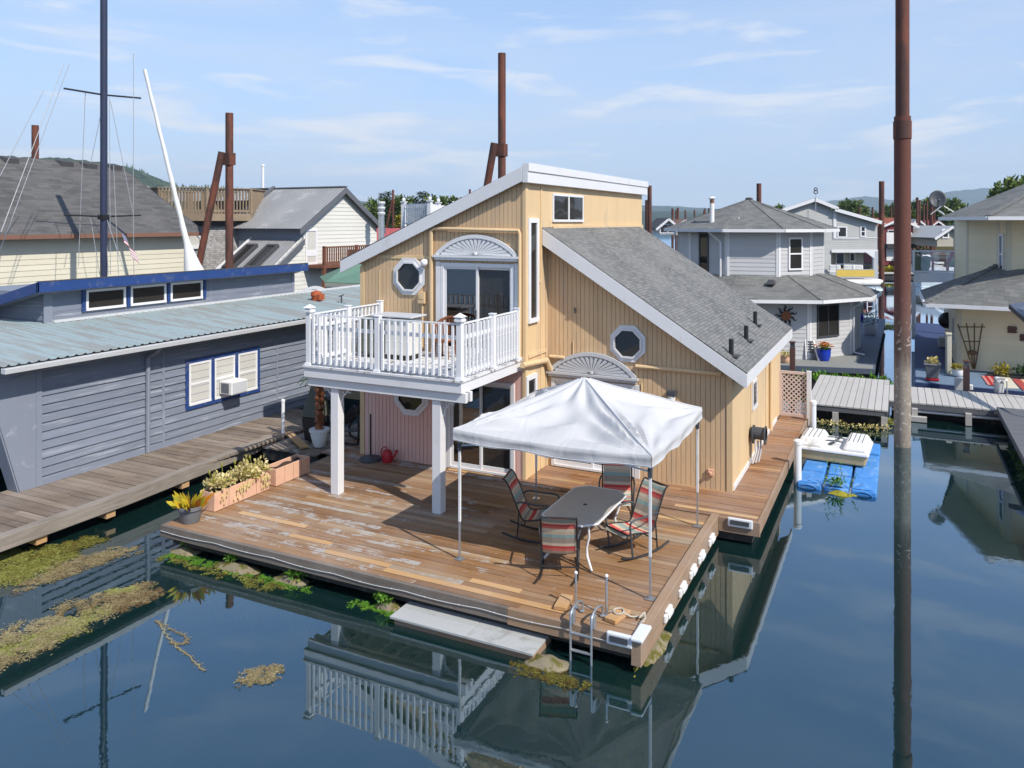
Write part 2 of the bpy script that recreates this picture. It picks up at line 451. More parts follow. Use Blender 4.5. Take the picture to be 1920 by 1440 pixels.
M['bluetrim'] = mat('blue_trim', (.020, .055, .19), .5, .10, 1.5, (.07, .095, .20), .32, 5, bump=.05)
M['tealmetal'] = mat('weathered_blue_metal', (.28, .345, .355), .5, .12, .9, (.25, .26, .25), .62, .9, (.45, 4.5, 1), .05, 30, metal=.0)
M['gutter'] = mat('gutter_metal', (.55, .56, .57), .4, .06, 2, bump=.05)
M['greymetal'] = mat('grey_metal_roof', (.25, .25, .25), .5, .08, 1, (.33, .33, .33), .2, 1.2)
M['cream'] = mat('cream_siding', (.62, .58, .46), .6, .05, .8, rnd=.03, bump=.05)
M['offwhite'] = mat('off_white_siding', (.66, .65, .60), .6, .04, .8, rnd=.03, bump=.05)
M['paleyellow'] = mat('pale_yellow_siding', (.75, .665, .46), .6, .05, .8, rnd=.03, bump=.05)
M['palegrey'] = mat('pale_grey_siding', (.48, .48, .485), .6, .05, .8, rnd=.04, bump=.05)
M['fargrey'] = mat('far_grey_siding', (.45, .45, .435), .65, .05, .8, rnd=.04, bump=.05)
M['shake'] = shingle('weathered_shakes', (.20, .19, .18), (.42, .41, .40), .22, .2, .3)
M['rust'] = mat('rusty_steel', (.15, .050, .031), .8, .42, 2.2, (.07, .034, .028), .68, 2.4, (1, 1, .22), .35, 25)
M['navymast'] = mat('navy_mast', (.028, .035, .07), .35, .15, 2)
M['sail'] = mat('white_sail', (.78, .78, .76), .7, .05, 3)
M['wire'] = mat('steel_wire', (.42, .42, .42), .4, metal=.5, bump=0)
M['galv'] = mat('galvanised_steel', (.46, .48, .50), .38, .12, 6, metal=.75)
M['pvc'] = mat('white_pvc', (.72, .73, .74), .4, .06, 2, (.55, .55, .52), .15, 3)
M['black'] = mat('black_metal', (.016, .016, .018), .45, .2, 4)
M['darkgrey'] = mat('dark_grey_metal', (.06, .065, .075), .5, .12, 4)
M['greyframe'] = mat('grey_powder_coat', (.12, .125, .14), .45, .1, 4)
M['whiteplastic'] = mat('white_plastic', (.74, .73, .71), .45, .05, 2, (.52, .50, .46), .22, 3)
M['tanplastic'] = mat('tan_plastic', (.62, .42, .20), .5, .08, 2, (.60, .40, .08), .15, 2)
M['bluefloat'] = mat('blue_plastic', (.06, .24, .60), .5, .10, 2, (.16, .33, .62), .4, 4)
M['red'] = mat('red_plastic', (.42, .012, .022), .4, .08, 2)
M['green'] = mat('green_pot', (.03, .11, .05), .5, .1, 2)
M['greypot'] = mat('grey_pot', (.15, .155, .165), .45, .06, 2)
M['bluepot'] = mat('blue_glaze', (.012, .045, .40), .2, .1, 3, bump=.02)
M['indigo'] = mat('indigo_glaze', (.02, .015, .20), .2, .1, 3, bump=.02)
M['teal'] = mat('teal_glaze', (.03, .16, .21), .25, .1, 3, bump=.02)
M['soil'] = mat('soil', (.05, .03, .02), .95, .4, 12, bump=.6)
M['greenroof'] = mat('green_roof', (.12, .22, .16), .7, .08, 1)
M['redroof'] = mat('red_roof', (.40, .07, .06), .55, .1, 1)
M['darkred'] = mat('dark_red_siding', (.16, .022, .025), .6, .1, 1)
M['brownrail'] = mat('brown_stained_wood', (.17, .065, .035), .7, .15, 2)
M['greywoodrail'] = mat('weathered_rail_wood', (.25, .19, .13), .8, .2, 2)
M['lattice'] = mat('faded_pink_lattice', (.60, .48, .43), .7, .08, 2)
M['brownpost'] = mat('brown_post', (.11, .055, .045), .6, .1, 2)
M['bamboo'] = mat('bamboo', (.12, .07, .035), .6, .3, 6)
M['copper'] = mat('copper_bark', (.22, .075, .03), .4, .3, 8, metal=.3)
M['terracotta'] = mat('rusty_vent', (.36, .085, .03), .6, .25, 5)
M['yellowboat'] = mat('yellow_vinyl', (.66, .46, .09), .45, .06, 1)
M['cleat'] = mat('clear_frosted_plastic', (.68, .70, .73), .3, .08, 5)
M['rope'] = mat('faded_rope', (.45, .41, .34), .9, .2, 30)
M['tarp'] = mat('olive_cover', (.10, .105, .085), .8, .15, 2)
M['float'] = mat('mossy_foam', (.22, .185, .12), .9, .25, 4, (.10, .09, .012), .62, 5, bump=.6, bs=18)
M['moss'] = mat('wet_moss', (.30, .27, .025), .9, .35, 5, (.09, .10, .012), .4, 5, bump=.9, bs=22, bdist=.03)
M['pinkmat'] = mat('salmon_cloth', (.55, .20, .17), .9, .05, 2)
M['leaf_green'] = leafmat('fresh_leaves', [(0, (.05, .16, .015)), (.6, (.12, .28, .03)), (1, (.24, .38, .05))])
M['leaf_dark'] = leafmat('dark_leaves', [(0, (.015, .05, .012)), (1, (.05, .11, .03))])
M['leaf_dry'] = leafmat('pale_dry_leaves', [(0, (.30, .29, .06)), (.35, (.55, .47, .17)), (.75, (.70, .58, .28)), (1, (.75, .64, .38))])
M['leaf_autumn'] = leafmat('canna_leaves', [(0, (.30, .32, .03)), (.45, (.70, .50, .03)), (.75, (.55, .20, .02)), (1, (.32, .08, .02))])
M['leaf_tree'] = leafmat('tree_leaves', [(0, (.05, .095, .022)), (.5, (.11, .165, .035)), (1, (.19, .23, .05))])
M['leaf_pine'] = leafmat('conifer_leaves', [(0, (.03, .06, .024)), (1, (.075, .12, .04))])
M['leaf_yellow'] = leafmat('yellow_leaves', [(0, (.18, .16, .02)), (1, (.42, .34, .03))])
M['orange_flower'] = leafmat('orange_petals', [(0, (.55, .12, .01)), (1, (.75, .28, .02))])
M['algae'] = leafmat('algae_strands', [(0, (.085, .055, .014)), (.25, (.13, .115, .018)), (.6, (.18, .185, .032)), (1, (.27, .27, .085))], .7, .1)
M['algaetan'] = leafmat('tan_algae', [(0, (.13, .075, .03)), (.5, (.24, .19, .09)), (1, (.34, .29, .16))], .8, .1)
M['bark'] = mat('bark', (.07, .05, .035), .9, .3, 4)
# ================================================================= camera, light, air
cam = bpy.data.cameras.new('camera'); camo = bpy.data.objects.new('camera', cam); COL.objects.link(camo)
camo.location = (0, 0, EYE); camo.rotation_euler = (R(90), 0, A)
cam.sensor_width = 36; cam.lens = FX / 1920 * 36; cam.shift_y = -(720 - CY) / 1920
cam.clip_start = .1; cam.clip_end = 40000; SC.camera = camo
TOSUN = V((1.814, -.748, 1.93)).normalized()
sl = bpy.data.lights.new('sun', 'SUN'); sl.energy = 3.7; sl.angle = R(.5); sl.color = (1, .94, .85)
so = bpy.data.objects.new('sun', sl); COL.objects.link(so); so.rotation_euler = TOSUN.to_track_quat('Z', 'Y').to_euler(); so.location = (20, -20, 30)
w = bpy.data.worlds.new('World'); SC.world = w; w.use_nodes = True
wt = w.node_tree; bg = wt.nodes['Background']; bg.inputs[1].default_value = .15
sky = wt.nodes.new('ShaderNodeTexSky'); sky.sky_type = 'NISHITA'; sky.sun_disc = False
sky.sun_elevation = math.asin(TOSUN.z); sky.sun_rotation = math.atan2(TOSUN.x, TOSUN.y); sky.air_density = 1.0; sky.dust_density = .25; sky.ozone_density = 2.2; sky.altitude = 300
tc = wt.nodes.new('ShaderNodeTexCoord')
def wnoise(scale, sz, detail, loc=(0, 0, 0), dist=0.4):
    mp = wt.nodes.new('ShaderNodeMapping'); mp.inputs['Scale'].default_value = (1, 1, sz); mp.inputs['Location'].default_value = loc
    wt.links.new(tc.outputs['Generated'], mp.inputs[0])
    nz = wt.nodes.new('ShaderNodeTexNoise'); nz.inputs['Scale'].default_value = scale; nz.inputs['Detail'].default_value = detail; nz.inputs['Roughness'].default_value = .56; nz.inputs['Distortion'].default_value = dist
    wt.links.new(mp.outputs[0], nz.inputs['Vector']); return nz.outputs[0]
def wramp(src, a, b, hi):
    rp = wt.nodes.new('ShaderNodeValToRGB'); rp.color_ramp.elements[0].position = a; rp.color_ramp.elements[1].position = b
    rp.color_ramp.elements[1].color = (hi, hi, hi, 1); wt.links.new(src, rp.inputs[0]); return rp.outputs[0]
def wmix(f, a, b):
    x = wt.nodes.new('ShaderNodeMix'); x.data_type = 'RGBA'
    for s, v in ((x.inputs[0], f), (x.inputs[6], a), (x.inputs[7], b)):
        if isinstance(v, bpy.types.NodeSocket): wt.links.new(v, s)
        else: s.default_value = v
    return x.outputs[2]
veil = wramp(wnoise(2.2, 6, 9, (.3, .1, 0), .8), .40, .74, .75)
puff = wramp(wnoise(5.0, 6.0, 9, (2.3, 1.4, .2), .35), .53, .66, .85)
sxyz = wt.nodes.new('ShaderNodeSeparateXYZ'); wt.links.new(tc.outputs['Generated'], sxyz.inputs[0])
low = wramp(sxyz.outputs[2], .10, .48, 1.0); low_inv = wt.nodes.new('ShaderNodeMath'); low_inv.operation = 'MULTIPLY_ADD'; wt.links.new(low, low_inv.inputs[0]); low_inv.inputs[1].default_value = -.55; low_inv.inputs[2].default_value = .75
def wmul(a, k, c):
    x = wt.nodes.new('ShaderNodeMath'); x.operation = 'MULTIPLY_ADD'; wt.links.new(low, x.inputs[0]); x.inputs[1].default_value = k; x.inputs[2].default_value = c
    y = wt.nodes.new('ShaderNodeMath'); y.operation = 'MULTIPLY'; wt.links.new(a, y.inputs[0]); wt.links.new(x.outputs[0], y.inputs[1]); return y.outputs[0]
veil = wmul(veil, -.70, 1.0); puff = wmul(puff, -.80, 1.0)
skyc = wmix(veil, wmix(low_inv.outputs[0], sky.outputs[0], (2.0, 2.7, 4.1, 1)), (3.2, 3.6, 4.3, 1))
hzn = wramp(sxyz.outputs[2], 0.0, .16, 1.0); hi_ = wt.nodes.new('ShaderNodeMath'); hi_.operation = 'MULTIPLY_ADD'; wt.links.new(hzn, hi_.inputs[0]); hi_.inputs[1].default_value = -.5; hi_.inputs[2].default_value = .5
skyc = wmix(hi_.outputs[0], skyc, (3.1, 3.5, 4.15, 1))
skyc = wmix(puff, skyc, (4.1, 4.25, 4.55, 1))
wt.links.new(skyc, bg.inputs[0])
SC.view_settings.view_transform = 'Standard'; SC.view_settings.look = 'None'; SC.view_settings.exposure = 0.55; SC.view_settings.gamma = 1
SC.cycles.max_bounces = 8; SC.cycles.transparent_max_bounces = 12; SC.cycles.diffuse_bounces = 3; SC.cycles.glossy_bounces = 4
SC.cycles.use_denoising = True; SC.cycles.sample_clamp_indirect = 6
SC.cycles.caustics_reflective = False; SC.cycles.caustics_refractive = False
SC.cycles.volume_bounces = 0
# ---------------------------------------------------------------- water, bed, hills
wm = NT('river_water'); wv = wm.coord('Object')
n1 = wm.noise(wm.coord('Object', (1, 1, 1), (0, 0, A)), 2.6, 4, .55); n2 = wm.noise(wv, .35, 3, .5)
hh = wm.math('MULTIPLY', n1, wm.ramp(n2, [(.45, .12), (.72, 1.0)]))
bp = wm.n('Bump'); bp.inputs['Strength'].default_value = .07; bp.inputs['Distance'].default_value = .03; wm.L.new(hh, bp.inputs['Height'])
fr = wm.n('Fresnel'); fr.inputs[0].default_value = 1.42; wm.L.new(bp.outputs[0], fr.inputs[1])
tr = wm.n('BsdfTransparent'); tr.inputs[0].default_value = (.58, .74, .64, 1)
gl = wm.n('BsdfGlossy'); gl.inputs['Roughness'].default_value = .012; wm.L.new(bp.outputs[0], gl.inputs['Normal'])
gl.inputs[0].default_value = (.72, .86, 1, 1)
mx = wm.n('MixShader'); wm.L.new(wm.math('MINIMUM', wm.math('MULTIPLY_ADD', fr.outputs[0], 1.5, .15), 1.0), mx.inputs[0])
mk = wm.n('BsdfDiffuse'); mk.inputs[0].default_value = (.012, .048, .046, 1)      # suspended silt
mm = wm.n('MixShader'); mm.inputs[0].default_value = .42; wm.L.new(tr.outputs[0], mm.inputs[1]); wm.L.new(mk.outputs[0], mm.inputs[2]); wm.L.new(mm.outputs[0], mx.inputs[1]); wm.L.new(gl.outputs[0], mx.inputs[2]); wm.L.new(mx.outputs[0], wm.out.inputs['Surface'])
mb = MB()
xs = [-9000, -60, 60, 9000]; ys = [-9000, -40, 140, 9000]
for i in range(3):
    for j in range(3): mb.face([(xs[i], ys[j], 0), (xs[i + 1], ys[j], 0), (xs[i + 1], ys[j + 1], 0), (xs[i], ys[j + 1], 0)])
struct(mb.build('water', wm.mat, org=(0, 0, 0)))
bed = NT('river_bed'); bv = bed.coord('Object'); bn = bed.noise(bv, .5, 6, .6)
bed.base(bed.ramp(bn, [(.3, (.012, .070, .070)), (.7, (.020, .110, .105))]), 1, 0, 0)
mb = MB(); mb.face([(-9000, -9000, -1.8), (9000, -9000, -1.8), (9000, 9000, -1.8), (-9000, 9000, -1.8)])
struct(mb.build('river_bed', bed.mat, org=(0, 0, -1.8)))
def hillmat(name, c1, c2, c3, s):
    m = NT(name); v = m.coord('Object'); a = m.noise(v, s, 8, .65); b = m.noise(v, s * 9, 4, .7)
    c = m.mix(m.ramp(b, [(.35, 0), (.65, 1)]), c1, c2); c = m.mix(m.ramp(a, [(.57, 0), (.63, 1)]), c, c3)
    m.bump(b, .8, 8); return m.base(c, .95, 0, .1)
hm = hillmat('forest_hill', (.018, .032, .014), (.045, .068, .026), (.30, .27, .19), .006)
hm2 = hillmat('far_forest', (.02, .035, .022), (.04, .06, .035), (.06, .075, .05), .002)
def hill(prof, Y, depth, m, rough=.02, seed=0, step=9):
    rnd = random.Random(seed); mb = MB(); pts = []
    for (x0, y0), (x1, y1) in zip(prof, prof[1:]):
        n = max(1, int((x1 - x0) / step))
        for k in range(n): pts.append((x0 + (x1 - x0) * k / n, y0 + (y1 - y0) * k / n))
    pts.append(prof[-1]); rows = []
    for r_, (f, hf) in enumerate(((-1, 0), (-.66, .34), (-.36, .68), (-.12, .93), (0, 1), (.2, .9), (.7, .4), (1.2, 0))):
        row = []
        for (x, y) in pts:
            h = max(0, (CY - y)) / FX * Y + 6
            yy = Y + f * depth * (1 + rnd.uniform(-.06, .06))
            p = cw((x - CX) / FX * Y, yy, -2 + h * hf * (1 + (rnd.uniform(-rough, rough) if hf else 0)))
            row.append(p)
        rows.append(row)
    n = len(pts)
    mb.mesh([p for r_ in rows for p in r_], [(j * n + i, j * n + i + 1, (j + 1) * n + i + 1, (j + 1) * n + i) for j in range(len(rows) - 1) for i in range(n - 1)])
    o = mb.build('hills', m, smooth=True); struct(o); return o
hill([(-420, 345), (-200, 300), (0, 292), (150, 298), (236, 312), (262, 322), (300, 345), (345, 353), (400, 354), (440, 358), (480, 364), (520, 374), (570, 383), (620, 402), (680, 414)], 1900, 700, hm, .03, 1, 5)
hill([(420, 396), (470, 372), (505, 358), (530, 361), (560, 371), (600, 361), (625, 366), (680, 376), (760, 384), (860, 392), (960, 398), (1100, 404)], 7000, 1500, hm2, .03, 2)
hill([(1080, 391), (1205, 385), (1262, 386), (1330, 390), (1420, 396), (1500, 405)], 6000, 1200, hm2, .02, 3)
hill([(1060, 398), (1205, 395), (1310, 396), (1380, 401), (1450, 408), (1560, 413)], 3200, 900, hm2, .02, 4)
hill([(1420, 400), (1490, 388), (1540, 378), (1590, 372), (1622, 367), (1662, 373), (1700, 378), (1740, 372), (1780, 358), (1840, 353), (1900, 352), (2000, 350), (2200, 360)], 7800, 1000, hm2, .02, 5)
# haze: one closed box round everything
hz = NT('haze'); hz.N.remove(hz.b); pv = hz.n('VolumePrincipled')
pv.inputs['Color'].default_value = (.66, .83, 1, 1); pv.inputs['Density'].default_value = .00010; pv.inputs['Anisotropy'].default_value = 0
hz.L.new(pv.outputs[0], hz.out.inputs['Volume'])
mb = MB(); mb.box(-9600, -9600, -3, 9600, 9600, 520)
struct(mb.build('haze', hz.mat, org=(0, 0, -3)), 'stuff')
# ================================================================= tan floating home
DZ = .45
UL, UT, UR, VF, VR, VB = -11.44, -7.15, -3.05, 15.25, 16.40, 23.75
home = thing('floating_home', 'tan two storey floating home with sloping shingle roofs and white balcony', 'house', (-7.2, 15.3, DZ))
def octo(c, r, S, n=8, rot=math.pi / 8):
    return [V(c) + V(S) * (r * math.cos(2 * math.pi * i / n + rot)) + Z_ * (r * math.sin(2 * math.pi * i / n + rot)) for i in range(n)]
def winframe(parent, c, S, N, w, h, fw=.07, proud=.05, mull=(), bars=(), name='window', fm='vinyl', gm='glass', label=None, pproud=.022):
    """framed window centred at c on a wall: frame mesh part + pane sub-part"""
    c, S, N = V(c), V(S), V(N); mb = MB()
    def bx(s0, s1, z0, z1, d0, d1):
        p = [c + S * s0 + Z_ * z0, c + S * s1 + Z_ * z0, c + S * s1 + Z_ * z1, c + S * s0 + Z_ * z1]
        mb.prism([q + N * d0 for q in p], N * (d1 - d0))
    a, b = w / 2, h / 2
    bx(-a, a, b - fw, b, 0, proud); bx(-a, a, -b, -b + fw, 0, proud + .008); bx(-a, -a + fw, -b + fw, b - fw, 0, proud - .003); bx(a - fw, a, -b + fw, b - fw, 0, proud - .003)
    for (s, t) in mull: bx(s - t / 2, s + t / 2, -b + fw, b - fw, 0, proud - .006)
    for (z, t) in bars: bx(-a + fw, a - fw, z - t / 2, z + t / 2, 0, proud - .01)
    o = mb.build(name, M[fm], parent)
    if label: o['label'] = label
    pm = MB(); p = [c + S * (-a + fw * .6) + Z_ * (-b + fw * .6), c + S * (a - fw * .6) + Z_ * (-b + fw * .6), c + S * (a - fw * .6) + Z_ * (b - fw * .6), c + S * (-a + fw * .6) + Z_ * (b - fw * .6)]
    pm.prism([q + N * .004 for q in p], N * (pproud - .004)); pm.build('pane', M[gm], o)
    return o
# --- walls
front_holes = [(-9.2 - UL, -7.44 - UL, 3.06 - DZ, 5.0 - DZ), (-9.0 - UL, -7.42 - UL, .53 - DZ, 2.45 - DZ)]
mb = MB(); vwall(mb, (UL, VF, DZ), X_, -Y_, [(0, 2.35), (UT - UL, 2.35), (UT - UL, 6.98 - DZ), (0, 5.06 - DZ)], holes=front_holes)
mb.build('wall', M['tan'], home)
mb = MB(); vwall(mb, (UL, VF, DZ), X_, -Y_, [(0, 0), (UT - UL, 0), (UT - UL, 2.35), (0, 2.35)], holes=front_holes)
mb.build('wall', M['pink'], home)['label'] = 'pink lower wall behind the deck posts'  # lower part of the same grooved siding, given a pink tone
mb = MB(); vwall(mb, (UT, VR, DZ), X_, -Y_, [(0, 0), (UR - UT, 0), (UR - UT, 2.98 - DZ), (0, 5.62 - DZ)], holes=[(.14, 2.0, .06, 1.97)])
mb.build('wall', M['tan'], home)
mb = MB()
mb.box(UT - .10, VF + .02, DZ, UT, VB, 6.95)                                  # tall smooth wall of the tower
mb.box(UR - .10, VR + .02, DZ, UR, VB, 2.96); mb.box(UL, VF + .02, DZ, UL + .1, VB, 5.0)
mb.face([(UL, VB, DZ), (UR, VB, DZ), (UR, VB, 3), (UT, VB, 5.5), (UT, VB, 7), (UL, VB, 5)][::-1])
mb.build('wall', M['yellow'], home)
mb = MB()                                                                      # corner boards, battens and belts
def b3(x0, y0, z0, x1, y1, z1): mb.box(x0, y0, z0, x1, y1, z1)
b3(UT - .06, VF - .03, DZ, UT + .022, VF + .10, 6.83); b3(UT + .001, 16.02, DZ + .02, UT + .018, 16.10, 6.72)
b3(UT + .001, VR - .09, DZ, UT + .024, VR - .016, 5.4)
b3(UL - .03, VF - .03, DZ, UL + .09, VF - .012, 4.9); b3(UL + .5, VF - .024, 2.9, UL + .53, VF - .013, 4.8)
b3(UR - .10, VR - .032, DZ, UR + .02, VR + .08, 2.9); b3(UT + .01, VF + .11, 4.60, UT + .03, 15.33, 4.68); b3(UT + .01, 15.9, 4.60, UT + .03, 16.01, 4.68)
b3(UT + .002, VR + .3, 5.73, UT + .045, VB, 5.86); b3(UL + .05, VF - .034, 5.1, -9.52, VF - .015, 5.18)
b3(UT + .002, VF + .11, 3.02, UT + .035, VR - .1, 3.10)
for y in (18.65, 20.9): b3(UR + .001, y, DZ + .1, UR + .016, y + .07, 2.8)
b3(UR + .001, 21.9, .8, UR + .03, 22.7, 2.5)
mb.build('trim', M['yellow'], home, bevel=.004)
mb = MB(); mb.box(UR + .001, VR + .08, DZ, UR + .03, VB - .9, DZ + .10); mb.build('baseboard', M['white'], home)
# --- rooms behind the sliding doors
def room(x0, x1, z0, z1, y, d, sofa):
    mb = MB(); mb.mi = 0; y0 = y + .07
    mb.face([(x0, y0 + d, z0), (x1, y0 + d, z0), (x1, y0 + d, z1), (x0, y0 + d, z1)]); mb.face([(x0, y0, z0), (x0, y0 + d, z0), (x0, y0 + d, z1), (x0, y0, z1)])
    mb.face([(x1, y0, z0), (x1, y0, z1), (x1, y0 + d, z1), (x1, y0 + d, z0)]); mb.face([(x0, y0, z1), (x0, y0 + d, z1), (x1, y0 + d, z1), (x1, y0, z1)])
    mb.mi = 1; mb.face([(x0, y0, z0), (x1, y0, z0), (x1, y0 + d, z0), (x0, y0 + d, z0)])
    mb.mi = 2
    if sofa:
        xa, ya = x0 + .15, y0 + 1.0
        mb.box(xa, ya, z0 + .1, xa + 1.5, ya + .75, z0 + .45); mb.box(xa, ya + .6, z0 + .45, xa + 1.5, ya + .8, z0 + .9); mb.box(xa, ya, z0 + .45, xa + .18, ya + .59, z0 + .65); mb.box(xa + 1.32, ya, z0 + .45, xa + 1.5, ya + .59, z0 + .65)
        mb.mi = 3; mb.box(xa + .3, ya + 2.38, z0 + 1.0, xa + 1.2, ya + 2.44, z0 + 1.7)
    mb.build('interior', [M['room'], M['roomfloor'], M['sofa'], M['terracotta']], home)
room(-9.3, -7.36, 3.05, 5.25, VF, 3.6, True); room(-9.2, -7.36, .5, 2.5, VF, 3.4, True); room(-7.03, -5.08, .5, 2.45, VR, 3.2, False)
def slider(x0, x1, z0, z1, y, label):
    fr = MB(); t = .085
    def bx(a, b, c, d, p0, p1): fr.box(a, y - p1, c, b, y - p0, d)
    bx(x0, x0 + t, z0, z1, -.07, .05); bx(x1 - t, x1, z0, z1, -.07, .05); bx(x0 + t, x1 - t, z1 - t, z1, -.07, .052); bx(x0 + t, x1 - t, z0, z0 + .05, -.07, .06)
    mid = (x0 + x1) / 2; s = .055
    for (a, b, p0) in ((x0 + t, mid + s / 2, .0), (mid - s / 2, x1 - t, -.045)):
        bx(a, a + s, z0 + .05, z1 - t, p0 - .02, p0 + .02); bx(b - s, b, z0 + .05, z1 - t, p0 - .02, p0 + .02)
        bx(a + s, b - s, z1 - t - s, z1 - t, p0 - .018, p0 + .018); bx(a + s, b - s, z0 + .05, z0 + .05 + s * 1.6, p0 - .018, p0 + .018)
    f = fr.build('sliding_door', M['white'], home, bevel=.004); f['label'] = label
    for k, (a, b, p0) in enumerate(((x0 + t, mid + s / 2, .0), (mid - s / 2, x1 - t, -.045))):
        g = MB(); g.box(a + s * .8, y - p0 - .004, z0 + .1, b - s * .8, y - p0 + .004, z1 - t - s * .8)
        g.build('pane', M['clear'] if k == 0 else M['glass'], f)
    h = MB(); zc = z0 + (z1 - z0) * .44; h.box(mid - .03, y - .07, zc - .1, mid + .0, y - .03, zc + .1); h.build('handle', M['darkgrey'], f, bevel=.006)
slider(-9.24, -7.40, 3.03, 5.04, VF, 'balcony sliding door with white frame under a sunburst arch')
slider(-9.06, -7.40, .47, 2.48, VF, 'ground floor sliding door beneath the balcony')
slider(-7.03, -5.10, .47, 2.45, VR, 'ground floor sliding door behind the canopy')
mb = MB(); mb.box(-9.36, VF - .05, 3.0, -9.25, VF - .002, 5.06); mb.box(-7.39, VF - .05, 3.0, -7.28, VF - .002, 5.06); mb.box(-9.36, VF - .05, .45, -9.07, VF - .0, 2.5)
mb.box(-5.09, VR - .05, .45, -4.98, VR - .015, 2.45); mb.build('door_casing', M['white'], home, bevel=.005)
# --- sunburst arches
def arch(xc, z0, hw, ht, y, fm):
    mb = MB(); n = 22; Rr = (hw * hw + ht * ht) / (2 * ht); cz = z0 + ht - Rr; a0 = math.asin(hw / Rr)
    def pt(t, k=1.0, o=0): a = -a0 + 2 * a0 * t; return V((xc + math.sin(a) * Rr * k, y - o, max(z0, cz + math.cos(a) * Rr * k)))
    mb.prism([pt(i / n, .985, .012) for i in range(n + 1)], (0, -.03, 0))
    for i in range(n): mb.bar(pt(i / n, 1, .06), pt((i + 1) / n, 1, .06), .085, .05, -Y_)
    for i in range(1, 18):
        t = i / 18; tip = pt(t, .955, .052); dv = V((xc, y - .052, z0 + .02)) - tip; hub = tip + dv * .90
        sd = V((dv.z, 0, -dv.x)).normalized(); w1 = .034
        mb.prism([tip - sd * w1, tip + sd * w1, hub + sd * .006, hub - sd * .006], (0, -.022, 0))
    mb.lathe((xc, y - .06, z0 + .02), [(.05, 0), (.05, .05)], 12)
    mb.box(xc - hw - .07, y - .13, z0 - .05, xc + hw + .07, y - .02, z0 - .0); mb.box(xc - hw - .03, y - .10, z0 - .11, xc + hw + .03, y - .02, z0 - .051)
    return mb.build('arch_panel', M[fm], home)
arch(-8.33, 5.21, 1.0, .42, VF, 'white')['label'] = 'white sunburst arch above the balcony door'
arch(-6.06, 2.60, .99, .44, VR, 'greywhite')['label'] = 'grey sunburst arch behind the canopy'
# --- windows
def octwin(c, r, label):
    mb = MB(); mb.ring(octo(c, r, X_), octo(c, r * .76, X_), (0, -.05, 0)); mb.ring([p - Y_ * .0501 for p in octo(c, r * .80, X_)], [p - Y_ * .0501 for p in octo(c, r * .70, X_)], (0, -.03, 0))
    o = mb.build('octagonal_window', M['white'], home); o['label'] = label
    g = MB(); g.prism([p - Y_ * .016 for p in octo(c, r * .765, X_)], (0, -.012, 0)); g.build('pane', M['glass'], o)
octwin((-10.08, VF - .0, 4.70), .455, 'octagonal window beside the balcony door')
octwin((-10.03, VF - .0, 1.98), .50, 'octagonal window in the pink lower wall')
octwin((-5.24, VR - .0, 3.33), .425, 'octagonal window under the long shingle roof')
winframe(home, (UT, 17.65, 6.28), Y_, X_, 1.95, .66, .055, .04, mull=((0, .07),), label='two pane window high on the tower wall')
winframe(home, (UT, 15.58, 4.90), Y_, X_, .52, 2.26, .10, .06, label='tall narrow slit window on the tower wall', pproud=.03)
winframe(home, (UT, 15.50, 2.40), Y_, X_, .55, .50, .10, .05, label='small square window beside the canopy')
winframe(home, (UR, 19.1, 1.92), Y_, X_, .62, .68, .07, .04, label='small window on the narrow side walk wall')
# --- roofs
mb = MB(); d = .10
sl1 = [(-11.92, 5.02), (UT + .12, 7.14), (UT + .12, 7.04), (-11.92, 4.92)]
mb.prism([(x, VF - .13, z) for x, z in sl1], (0, VB - VF + .3, 0)); mb.mi = 1
mb.prism([(-11.94, VF - .15, 5.025), (UT + .14, VF - .15, 7.155), (UT + .14, VF - .15, 7.185), (-11.94, VF - .15, 5.055)], (0, VB - VF + .34, 0))
r1 = mb.build('roof', [M['soffit'], M['edge']], home); r1['label'] = 'steep single slope upper roof'
mb = MB(); mb.prism([(-11.95, VF - .17, 4.73), (UT + .0, VF - .17, 6.81), (UT + .0, VF - .17, 7.12), (-11.95, VF - .17, 5.015)], (0, .035, 0)); mb.build('fascia', M['white'], r1, bevel=.004)
mb = MB(); mb.box(UT + .005, VF - .17, 6.78, UT + .135, VB + .15, 7.02); mb.box(UT + .005, VF - .165, 7.021, UT + .16, VB + .175, 7.195); mb.build('fascia', M['white'], r1, bevel=.006)
k2 = (5.83 - 2.95) / (-2.70 - UT)
mb = MB(); mb.prism([(UT + .002, 16.10, 5.70), (-2.72, 16.10, 2.82), (-2.72, 16.10, 2.93), (UT + .002, 16.10, 5.81)], (0, 7.3, 0)); mb.mi = 1
mb.face([(UT + .003, 16.07, 5.83), (-2.69, 16.07, 2.955), (-2.69, 23.44, 2.955), (UT + .003, 23.44, 5.83)]); mb.mi = 2
mb.prism([(UT + .003, 16.07, 5.812), (-2.69, 16.07, 2.937), (-2.69, 16.07, 2.953), (UT + .003, 16.07, 5.828)], (0, .03, 0))
r2 = mb.build('roof', [M['soffit'], M['shingle'], M['edge']], home); r2['label'] = 'long grey shingle lower roof'
mb = MB(); mb.prism([(UT + .03, 16.06, 5.44), (-2.73, 16.06, 2.66), (-2.69, 16.06, 2.66), (-2.69, 16.06, 2.925), (UT + .03, 16.06, 5.795)], (0, .04, 0)); mb.build('fascia', M['white'], r2, bevel=.004)
mb = MB(); mb.box(-2.73, 16.101, 2.69, -2.685, 23.42, 2.93); mb.build('fascia', M['white'], r2, bevel=.004)
